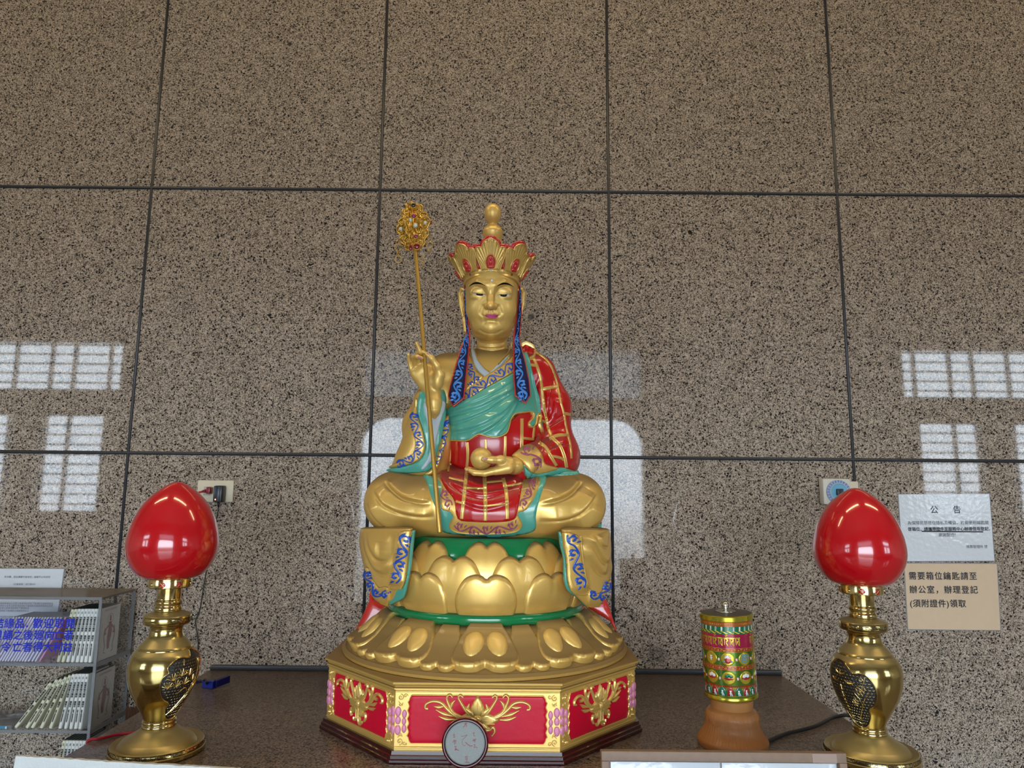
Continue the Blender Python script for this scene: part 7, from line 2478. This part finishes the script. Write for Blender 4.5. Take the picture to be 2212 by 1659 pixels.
def build_ribbons():
    tab = [(600, 1.862), (660, 1.853), (700, 1.848), (735, 1.842), (770, 1.83), (820, 1.815), (880, 1.80)]
    T = Target(BODY['torso'], BODY['arm'])
    for side in (0, 1):
        mp = over(T, tab, 0.016)
        if side == 0:
            out = ZA([(798, 930), (790, 985), (797, 1250), (815, 1450), (812, 1560)]) + ZB([(795, 60), (758, 135), (700, 330), (640, 560), (620, 660), (680, 782), (795, 690), (820, 450), (850, 200), (858, 60), (856, -20)]) + ZA([(853, 1400), (838, 1250), (822, 1000), (815, 935)])
            inn = ZA([(799, 960), (795, 1100), (803, 1280), (822, 1480), (820, 1570)]) + ZB([(803, 70), (768, 145), (710, 340), (648, 565), (630, 655), (680, 762), (784, 682), (808, 450), (836, 200), (842, 60), (838, -30)]) + ZA([(830, 1300), (812, 1050), (806, 960)])
            path = ZB([(822, 20), (800, 130), (770, 280), (740, 430), (722, 560), (706, 660), (690, 720)])
            up = ZA([(801, 1000), (806, 1150), (816, 1300), (830, 1450), (833, 1600)])
        else:
            out = ZA([(1378, 945), (1396, 980), (1402, 1250), (1385, 1450), (1378, 1560)]) + ZB([(1382, 60), (1405, 150), (1440, 270), (1480, 480), (1496, 660), (1442, 748), (1328, 665), (1312, 480), (1308, 250), (1312, 60), (1314, -20)]) + ZA([(1325, 1400), (1345, 1250), (1362, 1050), (1368, 950)])
            inn = ZA([(1380, 965), (1393, 1000), (1396, 1250), (1378, 1450), (1370, 1560)]) + ZB([(1375, 60), (1398, 150), (1432, 275), (1472, 480), (1487, 655), (1441, 733), (1340, 656), (1325, 480), (1322, 250), (1326, 60), (1330, -30)]) + ZA([(1350, 1300), (1368, 1080), (1374, 965)])
            path = ZB([(1345, 20), (1352, 130), (1362, 280), (1378, 430), (1398, 560), (1412, 650), (1425, 700)])
            up = ZA([(1388, 1000), (1385, 1150), (1375, 1300), (1358, 1450), (1350, 1600)])
        V, Fc = lay(out, mp, 2.2, 0.0015, 1.5, back=0.004, smooth=0)
        rb = mesh_obj('crown_ribbon', V, Fc, M_REDC, STATUE, label='navy ribbon with red edges and light blue scrolls')
        V, Fc = lay(inn, mp, 2.0, 0.0012, 1.2, base=0.0015, smooth=0)
        mesh_obj('ribbon_field', V, Fc, M_NAVY, rb)
        v = vine(path, (4.5, 12.5), 25, (3.2, 6.4)) + vine(up, 2.2, 16, 2.0, leaf=False) + [(crom(path[-3:], 4), [5, 4, 2])]
        strokes('ribbon_scrollwork', v, M_SKYB, mp, 0.0018, 0.0028, 1.5, parent=rb, label='light blue scrollwork')


build_ribbons()


# ---- hands
def chainpx(f, Z, pts, r, k=0.003, flat=None, op='u'):
    """pts = (zoom x, zoom y, depth); r in metres"""
    f.chain([at(*Z([(x, y)])[0], Y) for x, y, Y in pts], r, k, op, flat)


def build_hands():
    # raised hand
    f = Field((-0.36, 1.66, 1.60), (-0.10, 1.86, 1.90), 0.0016)
    Z = ZI
    Yp = 1.765
    chainpx(f, Z, [(815, 1660, 1.757), (806, 1540, 1.757), (795, 1380, 1.762), (770, 1150, 1.770)], [0.0060, 0.0150, 0.0205, 0.0195], 0.006)
    chainpx(f, Z, [(770, 1130, 1.770), (690, 950, Yp), (600, 780, Yp)], [0.0195, 0.021, 0.018], 0.012, ((0, 1, 0), 0.72))
    chainpx(f, Z, [(640, 1020, Yp), (480, 830, Yp), (430, 790, Yp)], [0.015, 0.0125, 0.010], 0.012, ((0, 1, 0), 0.8))
    chainpx(f, Z, [(700, 700, Yp), (600, 700, Yp), (470, 760, Yp)], [0.0115, 0.012, 0.010], 0.010, ((0, 1, 0), 0.85))
    f.ell(at(*Z([(872, 930)])[0], 1.752), (0.0135, 0.013, 0.023), 0.010)
    chainpx(f, Z, [(380, 790, Yp), (335, 640, 1.762), (308, 530, 1.756), (298, 425, 1.748)], [0.0066, 0.0060, 0.0056, 0.0046], 0.002)
    chainpx(f, Z, [(450, 720, Yp), (415, 580, 1.755), (398, 470, 1.742), (470, 465, 1.728), (560, 495, 1.724)], [0.0068, 0.0062, 0.0060, 0.0056, 0.0048], 0.002)
    chainpx(f, Z, [(540, 670, Yp), (515, 540, 1.757), (480, 400, 1.750), (540, 385, 1.734), (588, 368, 1.729)], [0.0070, 0.0064, 0.0060, 0.0054, 0.0046], 0.002)
    chainpx(f, Z, [(630, 660, Yp + 0.002), (590, 500, 1.768), (520, 340, 1.768), (462, 200, 1.760)], [0.0070, 0.0064, 0.0062, 0.0046], 0.002)
    chainpx(f, Z, [(880, 1010, 1.757), (930, 830, 1.748), (868, 650, 1.738), (760, 500, 1.732), (665, 412, 1.729)], [0.0125, 0.0105, 0.0080, 0.0070, 0.0050], 0.006)
    # palm creases
    chainpx(f, Z, [(420, 850, 1.745), (520, 880, 1.742), (620, 820, 1.742)], 0.0012, 0.003, op='s')
    chainpx(f, Z, [(730, 1000, 1.744), (790, 1100, 1.747)], 0.0012, 0.003, op='s')
    V, Fc = f.net(1)
    h1 = mesh_obj('raised_hand', V, Fc, M_GOLDH, STATUE, label='golden raised hand pinching the staff')
    T = Target((V, Fc))
    for pts in ([(475, 470), (520, 455), (565, 485), (555, 515), (500, 500)], [(655, 385), (690, 400), (720, 435), (690, 432), (660, 405)]):
        mesh_obj('fingernail', *lay(crom(Z(pts), 3, True), T.hit, 1.2, 0.0006, 1.0, 0.0002, 0.0005, None, 1), M_NAIL, h1, label='pink fingernail')
    # open hand under the pearl
    f = Field((-0.16, 1.62, 1.46), (0.12, 1.84, 1.62), 0.0016)
    Z = ZB
    chainpx(f, Z, [(1480, 1390, 1.775), (1400, 1395, 1.748), (1320, 1398, 1.725)], [0.024, 0.022, 0.021], 0.008)
    chainpx(f, Z, [(1320, 1400, 1.722), (1220, 1415, 1.715), (1130, 1440, 1.712)], [0.021, 0.018, 0.012], 0.010, ((0, 0, 1), 0.72))
    chainpx(f, Z, [(1260, 1420, 1.695), (1130, 1452, 1.690)], [0.014, 0.010], 0.010)
    for k, (Y, dx) in enumerate(((1.690, 30), (1.704, 0), (1.718, -6), (1.731, 20))):
        chainpx(f, Z, [(1140, 1446 - k * 3, Y), (1010, 1478 - k * 6, Y - 0.002), (900, 1470 - k * 7, Y - 0.001), (822 + dx, 1444 - k * 6, Y)], [0.0088, 0.0076, 0.0068, 0.0050], 0.003)
    chainpx(f, Z, [(1270, 1360, 1.705), (1180, 1335, 1.690), (1090, 1335, 1.682), (995, 1326, 1.676)], [0.014, 0.0105, 0.0080, 0.0058], 0.006)
    V, Fc = f.net(1)
    h2 = mesh_obj('open_hand', V, Fc, M_GOLDH, STATUE, label='golden open palm holding a pearl')
    T = Target((V, Fc))
    for pts in ([(985, 1312), (1020, 1308), (1042, 1318), (1030, 1338), (1000, 1334)], [(818, 1440), (840, 1450), (846, 1464), (822, 1456)]):
        mesh_obj('fingernail', *lay(crom(Z(pts), 3, True), T.hit, 1.2, 0.0006, 1.0, 0.0002, 0.0005, None, 1), M_NAIL, h2, label='pink fingernail')
    c = at(*Z([(976, 1321)])[0], 1.706)
    r = 117 * 0.2049 * ppm(1040, 990, 1.706)
    p = MB().ball(c, r, 48).build('pearl', M_GOLDH)
    tag(p, 'round golden pearl resting in the open palm of the statue', 'pearl')


build_hands()


# ---- the ringed staff
def build_staff():
    a, b = at(950, 1151, 1.662), at(897, 540, 1.784)
    d = (b - a) / np.linalg.norm(b - a)
    t = thing('ringed_staff', 'long golden staff with a jewelled filigree head in the raised hand', 'staff', a)
    M_STF = gold('staff gilt', (0.62, 0.38, 0.08), rough=0.38, metal=0.75, coat=0.1, dust=0.0)
    M_FIL = gold('filigree gilt', (0.72, 0.46, 0.10), rough=0.30, metal=0.9, coat=0.0, dust=0.0)
    L = np.linalg.norm(b - a)
    MB().tube([a, a + d * 0.002] + [a + d * L * k / 12 for k in range(1, 13)] + [a + d * (L + 0.01)], [0.0052, 0.0056] + [0.0056 - 0.0010 * k / 12 for k in range(1, 13)] + [0.0042], 20).build('shaft', M_STF, t)
    S = ppm(895, 500, 1.787)
    top = at(889, 436, 1.794)
    ax = (top - b); HL = np.linalg.norm(ax); ax /= HL
    sd = np.cross(ax, (0, 1.0, 0)); sd /= np.linalg.norm(sd)
    if sd[0] < 0:
        sd = -sd
    bk = np.cross(ax, sd)
    if bk[1] < 0:
        bk = -bk
    MB().tube([b - ax * 0.004, b + ax * HL * 0.96], 0.0035, 12).build('head_core', M_FIL, t)
    MB().ball(top - ax * 0.004, (0.0042, 0.0042, 0.0055), 14).build('finial', M_FIL, t)
    q = HL / 1030.0
    for wi, ang in enumerate((22, 112, 198, 290)):
        A = math.radians(ang)
        rd = sd * math.cos(A) - bk * math.sin(A)
        nr = np.cross(ax, rd)
        W = lambda u, v: b + rd * (u * q * 0.93) + ax * (v * q)
        mb = MB()
        def st(pts, r0=0.0016, r1=None):
            P = crom(pts, 5)
            R = np.linspace(r0, r1 if r1 else r0, len(P))
            mb.tube([W(u, v) for u, v in P], R, 6)
        rim = [(40, 30), (110, 20), (190, 45), (240, 95), (225, 150), (270, 190), (330, 240), (340, 310), (310, 360), (350, 420), (395, 500), (375, 580), (330, 620), (345, 680), (300, 720), (230, 740), (250, 800), (245, 870), (200, 920), (150, 915), (110, 940), (60, 960), (20, 985)]
        st(rim, 0.0022)
        for (cx, cy, r, a0, cw) in ((120, 95, 62, 0.2, 1), (170, 235, 90, 3.4, -1), (145, 400, 95, 2.8, 1), (285, 470, 72, 0.5, -1), (150, 590, 92, 3.6, -1), (275, 620, 52, 0.2, 1), (150, 765, 75, 3.0, 1), (170, 865, 55, 1.0, -1), (255, 330, 55, 4.0, 1), (75, 880, 50, 2.0, 1), (60, 180, 50, 1.0, 1), (60, 500, 48, 1.0, -1), (60, 690, 48, 2.0, 1)):
            P = spiral((cx, cy), r, a0, 1.7, 26, 0.12, cw)
            mb.tube([W(u, v) for u, v in P], np.linspace(0.0017, 0.0022, len(P)), 6)
        for v in range(60, 960, 60):
            st([(0, v), (40, v + 14), (80, v + 10)], 0.0013)
        oc = [(4, 40)] + [(u * 0.90, v) for u, v in rim] + [(4, 975)]
        n = len(oc)
        mb.add([W(u, v) + nr * s * 0.0004 for s in (-1, 1) for u, v in oc], [tuple(range(n - 1, -1, -1)), tuple(range(n, 2 * n))] + [(i, (i + 1) % n, n + (i + 1) % n, n + i) for i in range(n)])
        # bosses on the sheet
        for (cx, cy, r) in ((120, 95, 34), (170, 235, 42), (150, 400, 44), (290, 480, 36), (150, 590, 44), (150, 765, 38), (215, 310, 30), (230, 690, 26)):
            c = W(cx, cy)
            n = 10
            V = [c + nr * s * 0.0006 + (rd * math.cos(a) * r + ax * math.sin(a) * r) * q for s in (-1, 1) for a in np.linspace(0, 2 * math.pi, n, endpoint=False)]
            mb.add(V, [tuple(range(n - 1, -1, -1)), tuple(range(n, 2 * n))] + [(i, (i + 1) % n, n + (i + 1) % n, n + i) for i in range(n)])
        w = mb.build('filigree_wing', M_FIL, t)
    # set stones
    for (x, y, rx, ry, m_, nm) in ((488, 212, 44, 48, M_GEMB, 'black stone'), (340, 240, 18, 48, M_GEMB, 'black stone'), (318, 428, 38, 38, M_GEMP, 'pink stone'), (495, 425, 42, 44, M_GEMP, 'pink stone'), (430, 508, 34, 42, M_GEMW, 'clear stone'), (526, 618, 44, 44, M_GEMW, 'clear stone'), (730, 566, 38, 38, M_GEMW, 'clear stone'), (242, 690, 38, 38, M_GEMW, 'clear stone'), (842, 556, 20, 42, M_GEMR, 'red stone'), (540, 828, 44, 40, M_GEMP, 'pink stone'), (555, 1030, 58, 62, M_GEMR, 'red stone'), (436, 1060, 36, 64, M_GEMR, 'red stone')):
        px, py = ZS([(x, y)])[0]
        cdist = abs(x - 490)
        Y = 1.790 - 0.026 * (1 - min(cdist, 380) / 420.0) - 0.004
        c = at(px, py, Y)
        s = 0.1085 * S
        j = MB().ball(c, (rx * s, 0.0032, ry * s), 16).build('gemstone', m_, t, label=nm)
        P = [c + np.array([rx * s * 1.12 * math.cos(a), 0.0008, ry * s * 1.12 * math.sin(a)]) for a in np.linspace(0, 2 * math.pi, 20, endpoint=False)]
        MB().tube(P, 0.0009, 6, closed=True).build('setting', M_FIL, j)
    # hanging rings
    for (x, y, r, Y, tw) in ((365, 670, 68, 1.700, 0.1), (345, 900, 62, 1.702, 0.2), (352, 790, 46, 1.700, 1.3), (188, 1050, 70, 1.728, 0.1), (186, 1165, 50, 1.728, 1.35), (195, 1290, 66, 1.728, 0.1), (180, 930, 55, 1.728, 1.2), (805, 880, 55, 1.735, 1.0), (805, 1000, 70, 1.735, 0.15), (802, 1115, 58, 1.735, 1.2), (640, 1270, 62, 1.76, 0.6), (635, 1385, 62, 1.76, 0.15), (425, 900, 60, 1.70, 1.35), (345, 1010, 42, 1.702, 1.3), (345, 560, 40, 1.702, 1.3)):
        px, py = ZS([(x, y)])[0]
        c = at(px, py, Y + 0.057)
        s = r * 0.1085 * S
        e1 = np.array([math.cos(tw), math.sin(tw), 0])
        P = [c + e1 * s * math.cos(a) + np.array([0, 0, 1.0]) * s * math.sin(a) for a in np.linspace(0, 2 * math.pi, 28, endpoint=False)]
        MB().tube(P, 0.0011, 8, closed=True).build('hanging_ring', M_FIL, t)


build_staff()
